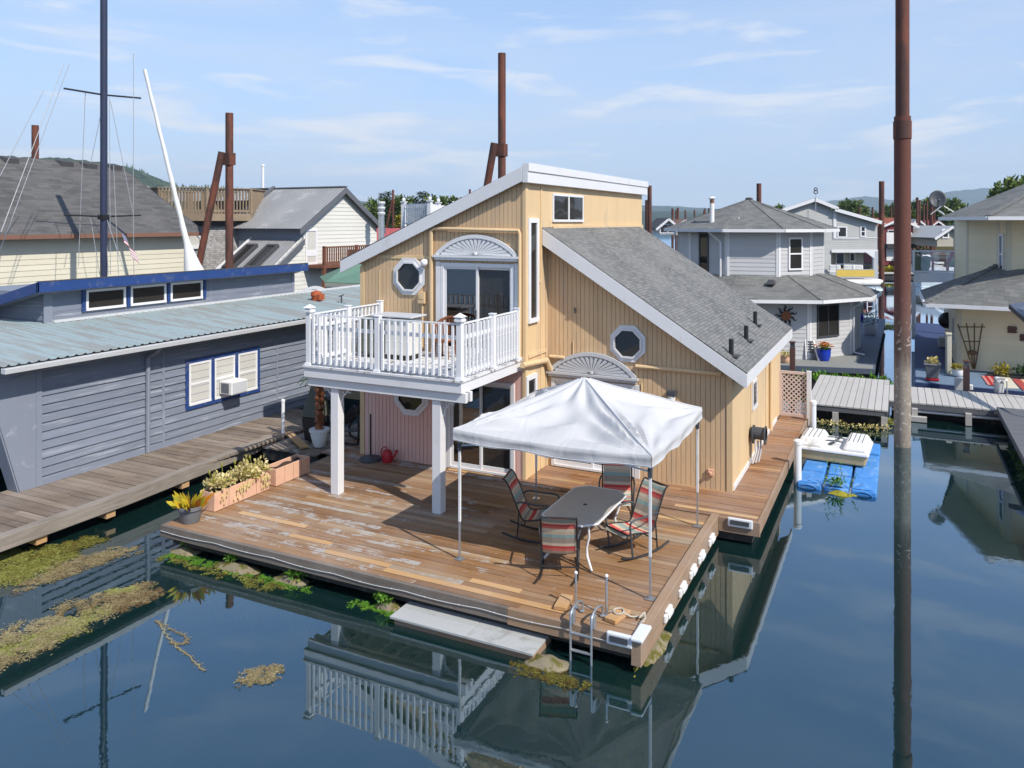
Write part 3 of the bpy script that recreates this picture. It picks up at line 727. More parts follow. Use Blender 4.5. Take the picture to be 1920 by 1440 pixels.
for (px, py) in ((1371, 664), (1399, 636), (1416, 607)):
    # vents standing on the roof plane
    r = ray(px, py)
    m_ = (5.83 - 2.955) / (UT + 2.69); t = (2.955 + 2.69 * m_ - EYE) / (r.z - m_ * r.x); p = V((0, 0, EYE)) + r * t
    mb = MB(); mb.lathe(p - Z_ * .06, [(.05, 0), (.05, .37), (.038, .37), (.038, .3)], 12); mb.mi = 1
    mb.box(p.x - .02, p.y - .16, p.z - .04, p.x + .16, p.y + .16, p.z - .02); mb.build('vent_pipe', [M['black'], M['edge']], r2)
# --- tan drain pipes and gutter
mb = MB()
mb.tube([(-7.25, 15.17, 2.95), (-7.25, 15.17, 5.70), (-7.27, 15.17, 5.76), (-9.38, 15.17, 5.80), (-9.46, 15.17, 5.74), (-9.46, 15.17, 2.95)], .042, 8)
mb.tube([(-7.08, 14.95, 2.94), (-7.07, 15.6, 2.90), (-7.07, 16.2, 2.86), (-7.02, 16.32, 2.62)], .06, 8)
mb.tube([(-5.05, 16.33, 2.86), (-3.25, 16.33, 2.85)], .045, 8); mb.tube([(-7.05, 16.33, 2.92), (-6.7, 16.33, 2.92)], .045, 8)
mb.tube([(UR + .05, 21.5, 2.62), (UR + .05, 21.5, .5)], .045, 8); mb.tube([(-4.93, VR - .04, 2.5), (-4.93, VR - .04, 2.25)], .02, 6); mb.tube([(-6.5, VR - .03, 3.3), (-6.5, VR - .03, 2.9)], .012, 6)
mb.build('drain_pipe', M['yellow'], home, smooth=True)
def walllamp(p, N, globe=True, lab=None):
    mb = MB(); p = V(p); N = V(N); mb.tube([p, p + N * .09], .045, 10); mb.mi = 1; mb.ball(p + N * .15 - Z_ * .03, .085, 12, 8); o = mb.build('wall_lamp', [M['white'], M['vinyl']], home, smooth=True); o['label'] = lab
walllamp((-9.60, VF - .01, 5.06), -Y_, lab='white globe lamp beside the octagonal window')
mb = MB(); p = V((-4.27, VR - .01, 2.28)); mb.box(p.x - .09, p.y - .16, p.z + .03, p.x + .09, p.y, p.z + .13); mb.mi = 1; mb.lathe(p + V((0, -.09, -.11)), [(.05, 0), (.075, .05), (.08, .13)], 12); mb.build('wall_lamp', [M['darkgrey'], M['vinyl']], home)['label'] = 'dark hooded lamp above the canopy edge'
mb = MB(); p = V((-6.44, VR - .01, 4.0)); mb.tube([p, p - Y_ * .1, p + V((0, -.1, .05))], .012, 6); mb.tube([p + V((0, -.1, .05)), p + V((0, -.06, -.07))], .02, 6); mb.build('wall_hook', M['darkgrey'], home)
mb = MB(); mb.box(-9.80, VF - .11, 4.10, -9.63, VF - .01, 4.36); mb.box(-9.77, VF - .12, 4.2, -9.66, VF - .11, 4.31); mb.tube([(-9.71, VF - .05, 4.1), (-9.71, VF - .05, 3.1)], .025, 6); mb.build('electrical_box', M['yellow'], home, bevel=.01)
mb = MB(); p = ony(1333, 885, VR - .02); mb.box(p.x - .06, p.y - .05, p.z - .07, p.x + .06, p.y, p.z + .07); mb.lathe(p + V((0, -.07, -.03)), [(.03, 0), (.035, .05)], 8); mb.build('outlet_box', M['peach'], home, bevel=.008)
# hose reel on the side wall
t = thing('hose_reel', 'dark hose reel with hanging hose on the side wall by the narrow walk', 'hose reel', (UR + .02, 18.5, .5))
mb = MB()
for x in (UR + .07, UR + .33): mb.tube([(x, 18.55, 1.12), (x + .03, 18.55, 1.12)], .21, 20)
mb.tube([(UR + .07, 18.55, 1.15), (UR + .36, 18.55, 1.15)], .14, 14); mb.box(UR + .01, 18.45, 1.05, UR + .07, 18.68, 1.25); mb.build('reel', M['darkgrey'], t)
mb = MB()
for k in range(3): mb.tube([(UR + .14 + .05 * k, 18.42 + .07 * k, 1.0), (UR + .16 + .04 * k, 18.4 + .08 * k, .75), (UR + .10 + .05 * k, 18.3 + .1 * k, .52)], .022, 6)
mb.build('hose', M['greywhite'], t, smooth=True)
# --- balcony
BX0, BX1, BY0, BZ = -10.92, -7.22, 12.62, 3.02
mb = MB(); boards(mb, BX0 + .03, BX1 - .03, BY0 + .03, VF - .03, BZ, 'y', .14, .006, .035, (6, 8), lambda x, y: .6); mb.rn = .5
bal = mb.build('balcony', M['peelwhite'], home); bal['label'] = 'white balcony on two square posts'
mb = MB(); mb.box(BX0, BY0 - .0, BZ - .235, BX1, BY0 + .04, BZ - .036); mb.box(BX1 - .04, BY0 + .041, BZ - .235, BX1, VF - .03, BZ - .036); mb.box(BX0, BY0 + .041, BZ - .235, BX0 + .04, VF - .03, BZ - .036)
mb.box(BX0 + .06, BY0 + .06, BZ - .42, BX1 + .06, BY0 + .14, BZ - .236); mb.box(BX0 + .06, BY0 + .24, BZ - .42, BX1 + .06, BY0 + .32, BZ - .236)
for k in range(9): mb.box(BX0 + .2 + k * .4, BY0 + .33, BZ - .22, BX0 + .24 + k * .4, VF - .04, BZ - .04)
mb.build('beam', M['white'], bal, bevel=.005)
mb = MB(); mb.box(BX0 - .015, BY0 - .03, BZ - .034, BX1 + .02, BY0 + .045, BZ + .006); mb.box(BX1 - .045, BY0 + .046, BZ - .034, BX1 + .025, VF - .03, BZ + .006); mb.build('edge_board', M['peelwhite'], bal)
for px in (-10.22, -7.82):
    mb = MB(); mb.box(px - .095, BY0 + .10, DZ, px + .095, BY0 + .29, BZ - .24); mb.build('post', M['white'], bal, bevel=.008)
def bracket(px, sgn):
    mb = MB(); z = BZ - .425
    for k in range(3): mb.tube([V((px + sgn * (.1 + .10 * k + .045 * math.cos(a)), BY0 + .2, z - .05 - .07 * (2 - k) * .5 + .04 * math.sin(a))) for a in [i * .7 for i in range(9)]], .011, 5)
    mb.tube([(px + sgn * .1, BY0 + .2, z - .32), (px + sgn * .14, BY0 + .2, z - .18), (px + sgn * .24, BY0 + .2, z - .06), (px + sgn * .36, BY0 + .2, z - .015)], .014, 6); mb.tube([(px + sgn * .1, BY0 + .2, z - .015), (px + sgn * .37, BY0 + .2, z - .015)], .012, 6)
    mb.build('bracket', M['white'], bal)
bracket(-10.22, 1); bracket(-10.22, -1); bracket(-7.82, 1)
def rpost(x, y, cap):
    mb = MB(); mb.box(x - .055, y - .055, BZ, x + .055, y + .055, 4.10)
    mb.box(x - .075, y - .075, BZ, x + .075, y + .075, BZ + .05)
    if cap:
        mb.box(x - .085, y - .085, 4.10, x + .085, y + .085, 4.15); mb.box(x - .07, y - .07, 4.15, x + .07, y + .07, 4.19)
        mb.mesh([(x - .10, y - .10, 4.19), (x + .10, y - .10, 4.19), (x + .10, y + .10, 4.19), (x - .10, y + .10, 4.19), (x, y, 4.27)], [(3, 2, 1, 0), (0, 1, 4), (1, 2, 4), (2, 3, 4), (3, 0, 4)])
    else: mb.box(x - .066, y - .066, 4.10, x + .066, y + .066, 4.125)
    mb.build('railing_post', M['vinyl'], bal, bevel=.006)
def rail(p, q, n, out):
    p, q, out = V(p), V(q), V(out); mb = MB(); dv = (q - p).normalized(); L = (q - p).length
    for z, h in ((BZ + .12, .075), (3.80, .075)): mb.bar(p + Z_ * z, q + Z_ * z, .035, h)
    mb.bar(p + Z_ * 4.055, q + Z_ * 4.055, .03, .03)
    for i in range(n):
        c = p + dv * (L * (i + .5) / n) + out * .036
        mb.box(c.x - .022, c.y - .022, BZ + .05, c.x + .022, c.y + .022, 4.03)
        mb.lathe(c + Z_ * (BZ + .22), [(.022, 0), (.031, .03), (.022, .06)], 6); mb.lathe(c + Z_ * 3.62, [(.022, 0), (.031, .03), (.022, .06)], 6)
    mb.build('railing', M['vinyl'], bal)
yb = BY0 + .075; xl, xm, xr = BX0 + .085, -9.13, BX1 - .07
rpost(xl, yb, True); rpost(xm, yb, False); rpost(xr, yb, True); rpost(xr, 14.0, False); rpost(xr, VF - .1, False); rpost(xl, 13.95, False); rpost(xl, VF - .1, False)
rail((xl + .06, yb, 0), (xm - .06, yb, 0), 11, -Y_); rail((xm + .06, yb, 0), (xr - .06, yb, 0), 12, -Y_)
rail((xr, yb + .06, 0), (xr, 13.94, 0), 8, X_); rail((xr, 14.06, 0), (xr, VF - .16, 0), 8, X_); rail((xl, yb + .06, 0), (xl, 13.89, 0), 8, -X_); rail((xl, 14.01, 0), (xl, VF - .16, 0), 8, -X_)
# things on the balcony
t = thing('storage_cabinet', 'white cabinet with pale lid on the balcony behind the railing', 'cabinet', (-9.55, 14.2, BZ))
mb = MB(); mb.box(-9.86, 13.95, BZ + .1, -9.25, 14.45, BZ + .86); mb.build('body', M['offwhite'], t, bevel=.02)
mb = MB(); mb.box(-10.2, 13.88, BZ + .90, -9.15, 14.5, BZ + .94); mb.build('lid', M['greywhite'], t, bevel=.012)
mb = MB(); mb.box(-9.84, 13.97, BZ, -9.27, 14.43, BZ + .099); mb.build('base', M['black'], t)
mb = MB(); mb.box(-9.56, 13.935, BZ + .15, -9.54, 13.949, BZ + .82); mb.build('seam', M['greywhite'], t)
t = thing('covered_grill', 'grill under an olive cover in the corner of the balcony', 'grill', (-10.3, 14.25, BZ))
mb = MB(); mb.hexa([(-10.62, 13.9, BZ + .08), (-10.0, 13.9, BZ + .08), (-10.0, 14.5, BZ + .08), (-10.62, 14.5, BZ + .08), (-10.55, 13.98, BZ + .86), (-10.08, 13.98, BZ + .86), (-10.08, 14.42, BZ + .86), (-10.55, 14.42, BZ + .86)]); mb.build('cover', M['tarp'], t, bevel=.05)
mb = MB()
for x in (-10.55, -10.08):
    for y in (13.98, 14.42): mb.tube([(x, y, BZ), (x, y, BZ + .1)], .025, 6)
mb.build('caster', M['black'], t)
t = thing('wicker_chair', 'brown wicker chair on the balcony beside the sliding door', 'chair', (-9.0, 14.6, BZ))
mb = MB(); mb.lathe((-8.78, 14.65, BZ + .36), [(.24, 0), (.27, .05), (.25, .08)], 14); mb.build('seat', M['copper'], t)
mb = MB()
for k in range(13): a = math.pi * (.05 + .9 * k / 12); mb.tube([(-8.78 + .25 * math.cos(a), 14.65 + .25 * math.sin(a), BZ + .4), (-8.78 + .3 * math.cos(a), 14.65 + .3 * math.sin(a), BZ + .62 + .22 * math.sin(a))], .016, 5)
mb.tube([(-8.78 + .3 * math.cos(math.pi * k / 14), 14.65 + .3 * math.sin(math.pi * k / 14), BZ + .63 + .22 * math.sin(math.pi * k / 14)) for k in range(15)], .03, 6); mb.build('backrest', M['copper'], t)
for k in range(4):
    a = math.pi / 4 + k * math.pi / 2; mb = MB(); mb.tube([(-8.78 + .2 * math.cos(a), 14.65 + .2 * math.sin(a), BZ + .37), (-8.78 + .25 * math.cos(a), 14.65 + .25 * math.sin(a), BZ)], .018, 6); mb.build('leg', M['copper'], t)
# ================================================================= floating deck of the tan home
DX0, DX1, DY0, DYN, DX2, DYE = -12.0, -3.04, 10.06, 14.95, -2.27, 23.6
deck = thing('floating_deck', 'brown weathered plank deck floating round the tan home', 'deck', (-7.5, 12.5, 0))
def peel(x, y):
    front = max(0, 1 - (y - DY0) / 5.5); left = max(0, min(1, (-4.8 - x) / 4.5))
    return .10 + .80 * max(left * (.45 + .55 * front), .35 * front)
mb = MB(); boards(mb, DX0 + .02, DX1 - .13, DY0 + .06, 14.9, DZ, 'x', .137, .009, .038, (1.3, 4.2), peel)
mb.build('decking', M['deck'], deck)
mb = MB(); boards(mb, -12.4, DX2 - .06, DYN + .0, VR - .01, DZ, 'x', .137, .009, .038, (1.5, 4), lambda x, y: .15 if x > -8 else .7)
boards(mb, UR + .03, DX2 - .06, VR, DYE, DZ, 'x', .14, .009, .038, (2, 3), lambda x, y: .22)
mb.build('decking', M['deckr'], deck)
mb = MB(); boards(mb, -13.3, UL - .02, VR - .005, DYE, DZ - .01, 'x', .14, .009, .038, (2, 3), lambda x, y: .8); mb.build('decking', M['oldwood'], deck)
mb = MB()                                                       # new pale boards let into the deck
for (x0, x1, k) in ((-3.9, DX2 - .08, 33), (-5.0, DX1 - .14, 31), (-8.6, -7.3, 2), (-7.3, -5.4, 1), (-5.4, -4.2, 1), (-9.6, -8.7, 4), (-11.2, -9.6, 7), (-9.0, -7.9, 33), (-5.9, -5.05, 3)):
    y = DY0 + .06 + .137 * k
    if k > 32: y = DYN + .137 * (k - 32)
    mb.rn = random.random(); mb.box(x0, y + .005, DZ - .03, x1, y + .132, DZ + .0075)
mb.build('new_board', M['newwood'], deck)
mb = MB(); mb.rn = .2; mb.box(DX0 - .02, DY0 - .02, DZ - .20, -5.0, DY0 + .055, DZ + .006); mb.rn = .8; mb.build('fascia', M['fasciawood'], deck, bevel=.006)
mb = MB(); mb.rn = .6; mb.box(-4.995, DY0 - .02, DZ - .22, DX1 - .13, DY0 + .055, DZ + .008); mb.build('fascia', M['rimx'], deck, bevel=.006)
mb = MB(); mb.rn = .7; mb.box(DX1 - .12, DY0 - .06, DZ - .33, DX1 + .02, 14.98, DZ + .035); mb.build('rim_board', M['rimwood'], deck, bevel=.008)
mb = MB(); mb.rn = .4; mb.box(DX1 + .021, DYN - .06, DZ - .25, DX2, DYN - .005, DZ + .01); mb.rn = .3; mb.box(DX2 - .055, DYN - .0, DZ - .22, DX2, DYE, DZ + .012); mb.build('rim_board', M['rimwood'], deck, bevel=.006)
mb = MB(); mb.rn = .1; mb.box(DX0 - .03, DY0 + .06, DZ - .22, DX0 + .02, 14.9, DZ + .004); mb.build('rim_board', M['fasciawood'], deck, bevel=.006)
mb = MB()                                                       # joists and dark understructure
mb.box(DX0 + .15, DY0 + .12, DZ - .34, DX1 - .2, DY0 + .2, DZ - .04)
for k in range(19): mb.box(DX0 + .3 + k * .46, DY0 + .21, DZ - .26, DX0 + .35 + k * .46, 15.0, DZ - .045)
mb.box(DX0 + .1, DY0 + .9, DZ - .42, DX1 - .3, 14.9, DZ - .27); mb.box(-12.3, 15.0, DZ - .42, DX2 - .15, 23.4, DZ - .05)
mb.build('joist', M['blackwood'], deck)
mb = MB()
for (a, b) in ((-11.6, -11.0), (-9.9, -9.1), (-7.6, -6.9), (-5.3, -4.6)): mb.tube([(a, 10.5, -.02), (a, 15, -.02)], .3, 10)
mb.build('flotation_log', M['float'], deck, smooth=True)
mb = MB(); mb.grid(lambda u, v: V((-3.45 + u * .95, 10.0 + v * 4.7, -.62 + .50 * max(0, math.sin(math.pi * u)) ** .4 * max(0, math.sin(math.pi * v)) ** .15 + .03 * math.sin(u * 17 + v * 60))), 14, 50); mb.build('submerged_float', M['moss'], deck, smooth=True)
def cleat(p, lab):                                              # fender blocks along the right edge
    mb = MB(); x, y, z = p
    mb.box(x, y - .19, z - .09, x + .045, y + .19, z + .02); mb.box(x, y - .12, z + .0205, x + .055, y + .13, z + .06); mb.box(x + .0455, y - .08, z - .07, x + .07, y + .15, z + .0)
    mb.build('dock_fender', M['whiteplastic'], deck, bevel=.015)
for y in (11.25, 12.1, 12.78, 13.4, 14.2): cleat((DX1 + .021, y, DZ - .14), '')
def cornerguard(x, y, w, d):
    mb = MB(); mb.box(x - w, y - d, DZ - .12, x, y, DZ + .045); mb.build('corner_guard', M['cleat'], deck, bevel=.02)
    mb = MB(); mb.box(x - w + .05, y - d - .012, DZ - .07, x - .06, y - d - .001, DZ + .01); mb.build('guard_window', M['darkgrey'], deck, bevel=.004)
cornerguard(DX1 - .10, DY0 + .0, .36, .07); cornerguard(DX2 - .12, DYN - .055, .45, .055)
mb = MB(); mb.box(DX1 - .12, DY0 - .10, DZ + .0, DX1 + .05, DY0 + .34, DZ + .055); mb.build('corner_guard', M['cleat'], deck, bevel=.02)
# strip of light cable
mb = MB(); pts = []
for i in range(90): f = i / 89; pts.append((DX0 + .02 + f * 8.75, DY0 - .035, DZ - .085 - .022 * abs(math.sin(f * 21)) + .012 * math.sin(f * 9)))
mb.tube(pts, .0055, 5)
for i in range(3, 90, 6): mb.ball(pts[i], .011, 6, 4)
tag(mb.build('light_cable', M['gutter'], smooth=True), 'thin white light cable looped along the front edge of the brown deck', 'light cable')
# ----------------------------------------------------------------- canopy
t = thing('canopy_tent', 'white pop up canopy tent over the patio table', 'canopy', (-4.85, 12.75, DZ))
cx0, cx1, cy0, cy1, ez = -6.50, -3.20, 11.10, 14.33, 2.585
ccx, ccy, hx, hy = (cx0 + cx1) / 2, (cy0 + cy1) / 2, (cx1 - cx0) / 2, (cy1 - cy0) / 2
rw = random.Random(5)
WV = [[(rw.uniform(2, 5), rw.uniform(3, 7), rw.uniform(0, 6.28)) for _ in range(3)] for _ in range(4)]
def sector(k):
    n = ((0, -1), (1, 0), (0, 1), (-1, 0))[k]; tg = (-n[1], n[0])
    def fn(u, v):
        s_ = 2 * u - 1; d = min(1.0, v / .86); dr = max(0.0, (v - .86) / .14)
        e = 1 - s_ * s_                                   # 0 on the hips, 1 in the middle of a side
        x = ccx + d * (n[0] + s_ * tg[0]) * hx; y = ccy + d * (n[1] + s_ * tg[1]) * hy
        z = ez + .70 * (1 - d) ** 1.10 - .11 * e * math.sin(math.pi * d) ** 1.4 + .035 * e * math.exp(-((d - .60) / .12) ** 2) - .05 * e * d ** 5
        w_ = 0
        for (f1, f2, o) in WV[k]: w_ += .014 * math.sin(f1 * s_ * 2 + f2 * d * 1.7 + o)
        for sg in (-1, 1):                                # pull folds fanning out of each eave corner and off the peak
            ds, dd = (s_ - sg) * .9, d - 1; an = math.atan2(-dd, -sg * ds + 1e-6); rr = math.hypot(ds, dd)
            w_ += .060 * math.sin(an * 12 + k) * math.exp(-((rr - .35) / .28) ** 2)
        w_ += .042 * math.sin(s_ * 9 + k * 2) * math.exp(-((d - .30) / .18) ** 2) * e
        w_ += .046 * math.sin(d * 19 + 2.2 * s_ + k) * math.exp(-((d - .74) / .16) ** 2) * e
        z += w_ * min(1, 4 * d) * min(1, 6 * (1 - d)) * min(1, .25 + 3 * e)
        hang = .180 + .022 * math.sin(s_ * 6 + k) * e
        o_ = .012 * dr + .022 * e * math.sin(s_ * 11 + k + dr * 2) * dr + .012 * math.sin(math.pi * min(1, dr * 2)) 
        return V((x + n[0] * o_, y + n[1] * o_, z - dr * hang))
    return fn
mb = MB()
for k in range(4): mb.grid(sector(k), 56, 50)
cf = NT('canopy_fabric'); cv = cf.coord('Object'); cn = cf.noise(cv, 1.3, 2, .5, .8); cn2 = cf.noise(cf.coord('Object', (3.2, .8, 1.5), (0, 0, .6)), 1.0, 2, .5, 1.2)
cf.bump(cf.math('ADD', cn, cn2), .3, .06); cf.base(cf.mix(cn, (.54, .54, .545), (.60, .60, .605)), .6, 0, .3)
tl = cf.n('BsdfTranslucent'); tl.inputs[0].default_value = (.7, .7, .72, 1); ms = cf.n('MixShader'); ms.inputs[0].default_value = .12
cf.L.new(cf.b.outputs[0], ms.inputs[1]); cf.L.new(tl.outputs[0], ms.inputs[2]); cf.L.new(ms.outputs[0], cf.out.inputs['Surface'])
o = mb.build('fabric_top', cf.mat, t, smooth=True)
for p in o.data.polygons: p.use_smooth = True
for k in range(4):                                       # sewn tape over each hip
    f_ = sector(k); mb = MB(); mb.tube([f_(1.0, .86 * i / 24) + Z_ * .004 for i in range(1, 25)], .011, 5); mb.build('hip_seam', M['greywhite'], t, smooth=True)
    mb = MB(); mb.tube([f_(i / 40, .985) for i in range(41)], .006, 4); mb.build('hem', M['greywhite'], t)
for (x, y) in ((-6.42, 11.17), (-3.25, 11.21), (-3.26, 14.26), (-6.46, 14.28)):
    mb = MB(); mb.box(x - .019, y - .019, DZ + .62, x + .019, y + .019, ez - .02); lg = mb.build('leg', M['pvc'], t, bevel=.004)
    mb = MB(); mb.box(x - .014, y - .014, DZ + .02, x + .014, y + .014, DZ + .63); mb.build('lower_leg', M['galv'], lg)
    mb = MB(); mb.box(x - .07, y - .06, DZ + .008, x + .07, y + .06, DZ + .02); mb.box(x - .02, y - .02, DZ + .02, x + .02, y + .02, DZ + .05); mb.build('foot', M['galv'], lg)
    mb = MB(); mb.box(x - .03, y - .03, ez - .36, x + .03, y + .03, ez - .22); mb.build('slider_joint', M['darkgrey'], lg, bevel=.005)
mb = MB()
for (p, q) in (((-6.42, 11.17), (-3.25, 11.21)), ((-3.25, 11.21), (-3.26, 14.26)), ((-3.26, 14.26), (-6.46, 14.28)), ((-6.46, 14.28), (-6.42, 11.17))):
    P, Q = V((*p, 0)), V((*q, 0)); 
    for k in range(2):
        a, b = P.lerp(Q, k / 2 + .01), P.lerp(Q, k / 2 + .49)
        mb.bar(a + Z_ * (ez - .27), b + Z_ * (ez - .06), .012, .025); mb.bar(a + Z_ * (ez - .06), b + Z_ * (ez - .27), .012, .025)
mb.build('truss', M['galv'], t)
# ----------------------------------------------------------------- patio table
t = thing('patio_table', 'glass topped patio table with white rim and curved legs', 'table', (-4.75, 12.55, DZ))
tx0, tx1, ty0, ty1, tz = -5.24, -4.28, 11.62, 13.44, DZ + .72
cr = .2; outl = [(tx0 + cr, ty0), (tx1 - cr, ty0), (tx1, ty0 + cr), (tx1, ty1 - cr), (tx1 - cr, ty1), (tx0 + cr, ty1), (tx0, ty1 - cr), (tx0, ty0 + cr)]
gm = NT('frosted_table_glass'); gv = gm.coord('Object'); gn = gm.noise(gv, 3, 6, .6); gb = gm.noise(gv, 120, 3, .6); gm.bump(gb, .12, .003)
gm.base(gm.mix(gn, (.42, .40, .36), (.56, .54, .49)), .3, 0, .6)
gt = gm.n('BsdfTransparent'); gt.inputs[0].default_value = (.75, .78, .76, 1); gx = gm.n('MixShader'); gx.inputs[0].default_value = .14
gm.L.new(gm.b.outputs[0], gx.inputs[1]); gm.L.new(gt.outputs[0], gx.inputs[2]); gm.L.new(gx.outputs[0], gm.out.inputs['Surface'])
mb = MB(); mb.prism([(x, y, tz - .006) for x, y in [(ccx_ + (x - ccx_) * .975, ccy_ + (y - ccy_) * .985) for ccx_, ccy_ in [((tx0 + tx1) / 2, (ty0 + ty1) / 2)] for x, y in outl]], (0, 0, .008)); mb.build('glass_top', gm.mat, t)
mb = MB(); mb.tube([(x, y, tz - .008) for x, y in outl + outl[:1]], .017, 8); mb.bar((tx0, 12.53, tz - .025), (tx1, 12.53, tz - .025), .03, .02); mb.build('rim', M['white'], t, smooth=True)
mb = MB(); mb.lathe((-4.76, 12.53, tz - .012), [(.035, 0), (.035, .018), (.02, .02)], 12); mb.build('umbrella_hole', M['black'], t)
for (x, y, sx, sy) in ((tx0 + .14, ty0 + .16, -1, -1), (tx1 - .14, ty0 + .16, 1, -1), (tx1 - .14, ty1 - .16, 1, 1), (tx0 + .14, ty1 - .16, -1, 1)):
    mb = MB(); mb.tube([(x, y, tz - .02), (x + sx * .02, y + sy * .02, tz - .2), (x - sx * .05, y - sy * .05, tz - .42), (x - sx * .03, y - sy * .03, tz - .55), (x + sx * .09, y + sy * .09, DZ + .01)], [.018, .018, .02, .02, .018], 8); mb.build('leg', M['white'], t, smooth=True)
# ----------------------------------------------------------------- striped sling rocking chairs
STR = [('sl_red', (.50, .06, .06)), ('sl_coral', (.60, .15, .12)), ('sl_beige', (.60, .51, .39)), ('sl_taupe', (.34, .29, .24)), ('sl_teal', (.25, .37, .36)), ('sl_sand', (.50, .42, .32))]
SM = [mat(n, c, .85, .06, 30, bump=.15, bs=200) for n, c in STR]
PAT = [0, 0, 2, 3, 5, 4, 4, 3, 2, 0, 1, 2, 5, 4, 3, 3, 2, 0, 1, 5, 2, 4, 3, 5, 2, 0, 0, 2, 3, 4, 4, 5, 2, 1, 0, 2, 3, 5, 4, 2]
def bez(pts, n):
    out = []
    pts = [V(p) for p in pts]; k = len(pts) - 1
    for i in range(n + 1):
        t_ = i / n * k; j = min(int(t_), k - 1); f = t_ - j
        p0, p1, p2, p3 = pts[max(j - 1, 0)], pts[j], pts[j + 1], pts[min(j + 2, k)]
        out.append(.5 * ((2 * p1) + (p2 - p0) * f + (2 * p0 - 5 * p1 + 4 * p2 - p3) * f * f + (3 * p1 - p0 - 3 * p2 + p3) * f ** 3))
    return out
def rocking_chair(label):
    t = thing('rocking_chair', label, 'chair', (0, 0, 0), 'striped sling rocking chairs round the patio table')
    prof = bez([(.34, 0, .36), (.27, 0, .415), (.05, 0, .395), (-.16, 0, .36), (-.25, 0, .40), (-.35, 0, .62), (-.46, 0, .88), (-.54, 0, 1.02), (-.60, 0, 1.05)], 40)
    mb = MB(); hw = .255
    for i in range(40):
        p, q = prof[i], prof[i + 1]; mb.mi = PAT[39 - i]
        mb.mesh([p + V((0, -hw, 0)), p + V((0, hw, 0)), q + V((0, hw, 0)), q + V((0, -hw, 0))], [(0, 1, 2, 3)])
    # seat and backrest are one sling, built as two parts that meet at the bend
    seat, back = MB(), MB()
    for i in range(40):
        tgt = seat if i < 18 else back; p, q = prof[i], prof[i + 1]; tgt.mi = PAT[39 - i]
        dip = lambda k: V((0, 0, 0))
        for s0, s1 in ((-1, -.4), (-.4, .4), (.4, 1)):
            d0 = -.018 * (1 - s0 * s0); d1 = -.018 * (1 - s1 * s1); nrm = (q - p).cross(Y_).normalized()
            if i < 18 and nrm.z < 0: nrm = -nrm
            if i >= 18 and nrm.x < 0: nrm = -nrm
            tgt.mesh([p + V((0, s0 * hw, 0)) + nrm * d0, p + V((0, s1 * hw, 0)) + nrm * d1, q + V((0, s1 * hw, 0)) + nrm * d1, q + V((0, s0 * hw, 0)) + nrm * d0], [(0, 1, 2, 3)])
    seat.build('seat', SM, t); back.build('backrest', SM, t)
    for s in (-1, 1):
        y = s * .275
        mb = MB(); mb.tube([p + V((0, y, 0)) for p in prof[1:]], .014, 6); mb.build('side_frame', M['black'], t, smooth=True)
        mb = MB(); mb.tube(bez([(-.36, y, .64), (-.25, y * 1.1, .68), (0, y * 1.16, .66), (.20, y * 1.16, .655), (.29, y * 1.12, .60), (.27, y * 1.08, .4), (.22, y * 1.04, .055)], 24), .017, 6); mb.build('armrest', M['darkgrey'], t, smooth=True)
        mb = MB(); mb.tube([(-.30, y, .50), (-.33, y * 1.03, .075)], .013, 6); mb.build('leg', M['black'], t)
        mb = MB(); mb.tube([(.46 - 1.06 * k / 14, y * 1.03, .016 + .34 * (k / 14 - .43) ** 2) for k in range(15)], .019, 6); mb.build('rocker', M['black'], t, smooth=True)
    mb = MB(); mb.tube([(.0, -.27, .36), (.0, .27, .36)], .012, 6); mb.tube([(-.33, -.28, .2), (-.33, .28, .2)], .012, 6); mb.tube([(-.585, -.27, 1.045), (-.585, .27, 1.045)], .014, 6); mb.tube([(.3, -.27, .41), (.3, .27, .41)], .012, 6); mb.build('stretcher', M['black'], t)
    return t
ch = rocking_chair('striped rocking chair nearest the deck ladder, its back towards the water')
G = 'striped sling rocking chairs round the patio table'
ch['label'] = 'striped rocking chair nearest the deck ladder, its back towards the water'
ch.location = (-4.80, 11.52, DZ); ch.rotation_euler = (0, 0, R(110))
dup(ch, (-5.64, 12.60, DZ), R(12), 'striped rocking chair on the balcony post side of the glass table', G)
dup(ch, (-4.02, 12.72, DZ), R(240), 'striped rocking chair on the open water side of the glass table', G)
dup(ch, (-4.70, 14.02, DZ), R(-72), 'striped rocking chair between the glass table and the sliding door', G)
# ----------------------------------------------------------------- planters and pots
def planter_box(name, label, x0, x1, y0, y1, h):
    t = thing(name, label, 'planter', ((x0 + x1) / 2, (y0 + y1) / 2, DZ))
    mb = MB(); z0, z1 = DZ + .012, DZ + h; w_ = .035
    mb.ring([(x0, y0, z0), (x1, y0, z0), (x1, y1, z0), (x0, y1, z0)], [(x0 + w_, y0 + w_, z0), (x1 - w_, y0 + w_, z0), (x1 - w_, y1 - w_, z0), (x0 + w_, y1 - w_, z0)], (0, 0, z1 - z0))
    mb.face([(x0 + w_, y0 + w_, z0 + .02), (x1 - w_, y0 + w_, z0 + .02), (x1 - w_, y1 - w_, z0 + .02), (x0 + w_, y1 - w_, z0 + .02)])
    n = 4
    mb.build('box', M['peach'], t, bevel=.004)
    mb = MB()
    for k in range(1, n): mb.box(x1 + .0, y0 + (y1 - y0) * k / n - .003, z0, x1 + .002, y0 + (y1 - y0) * k / n + .003, z1 - .01)
    mb.build('seam', M['soffit'], t)
    mb = MB(); mb.grid(lambda u, v: V((x0 + w_ + (x1 - x0 - 2 * w_) * u, y0 + w_ + (y1 - y0 - 2 * w_) * v, z1 - .07 + .02 * math.sin(u * 9 + v * 13))), 8, 16); mb.build('soil', M['soil'], t)
    return t
t = planter_box('planter_box', 'peach wooden planter box full of pale drying plants', -12.0, -11.62, 10.93, 12.38, .36)
mb = MB()
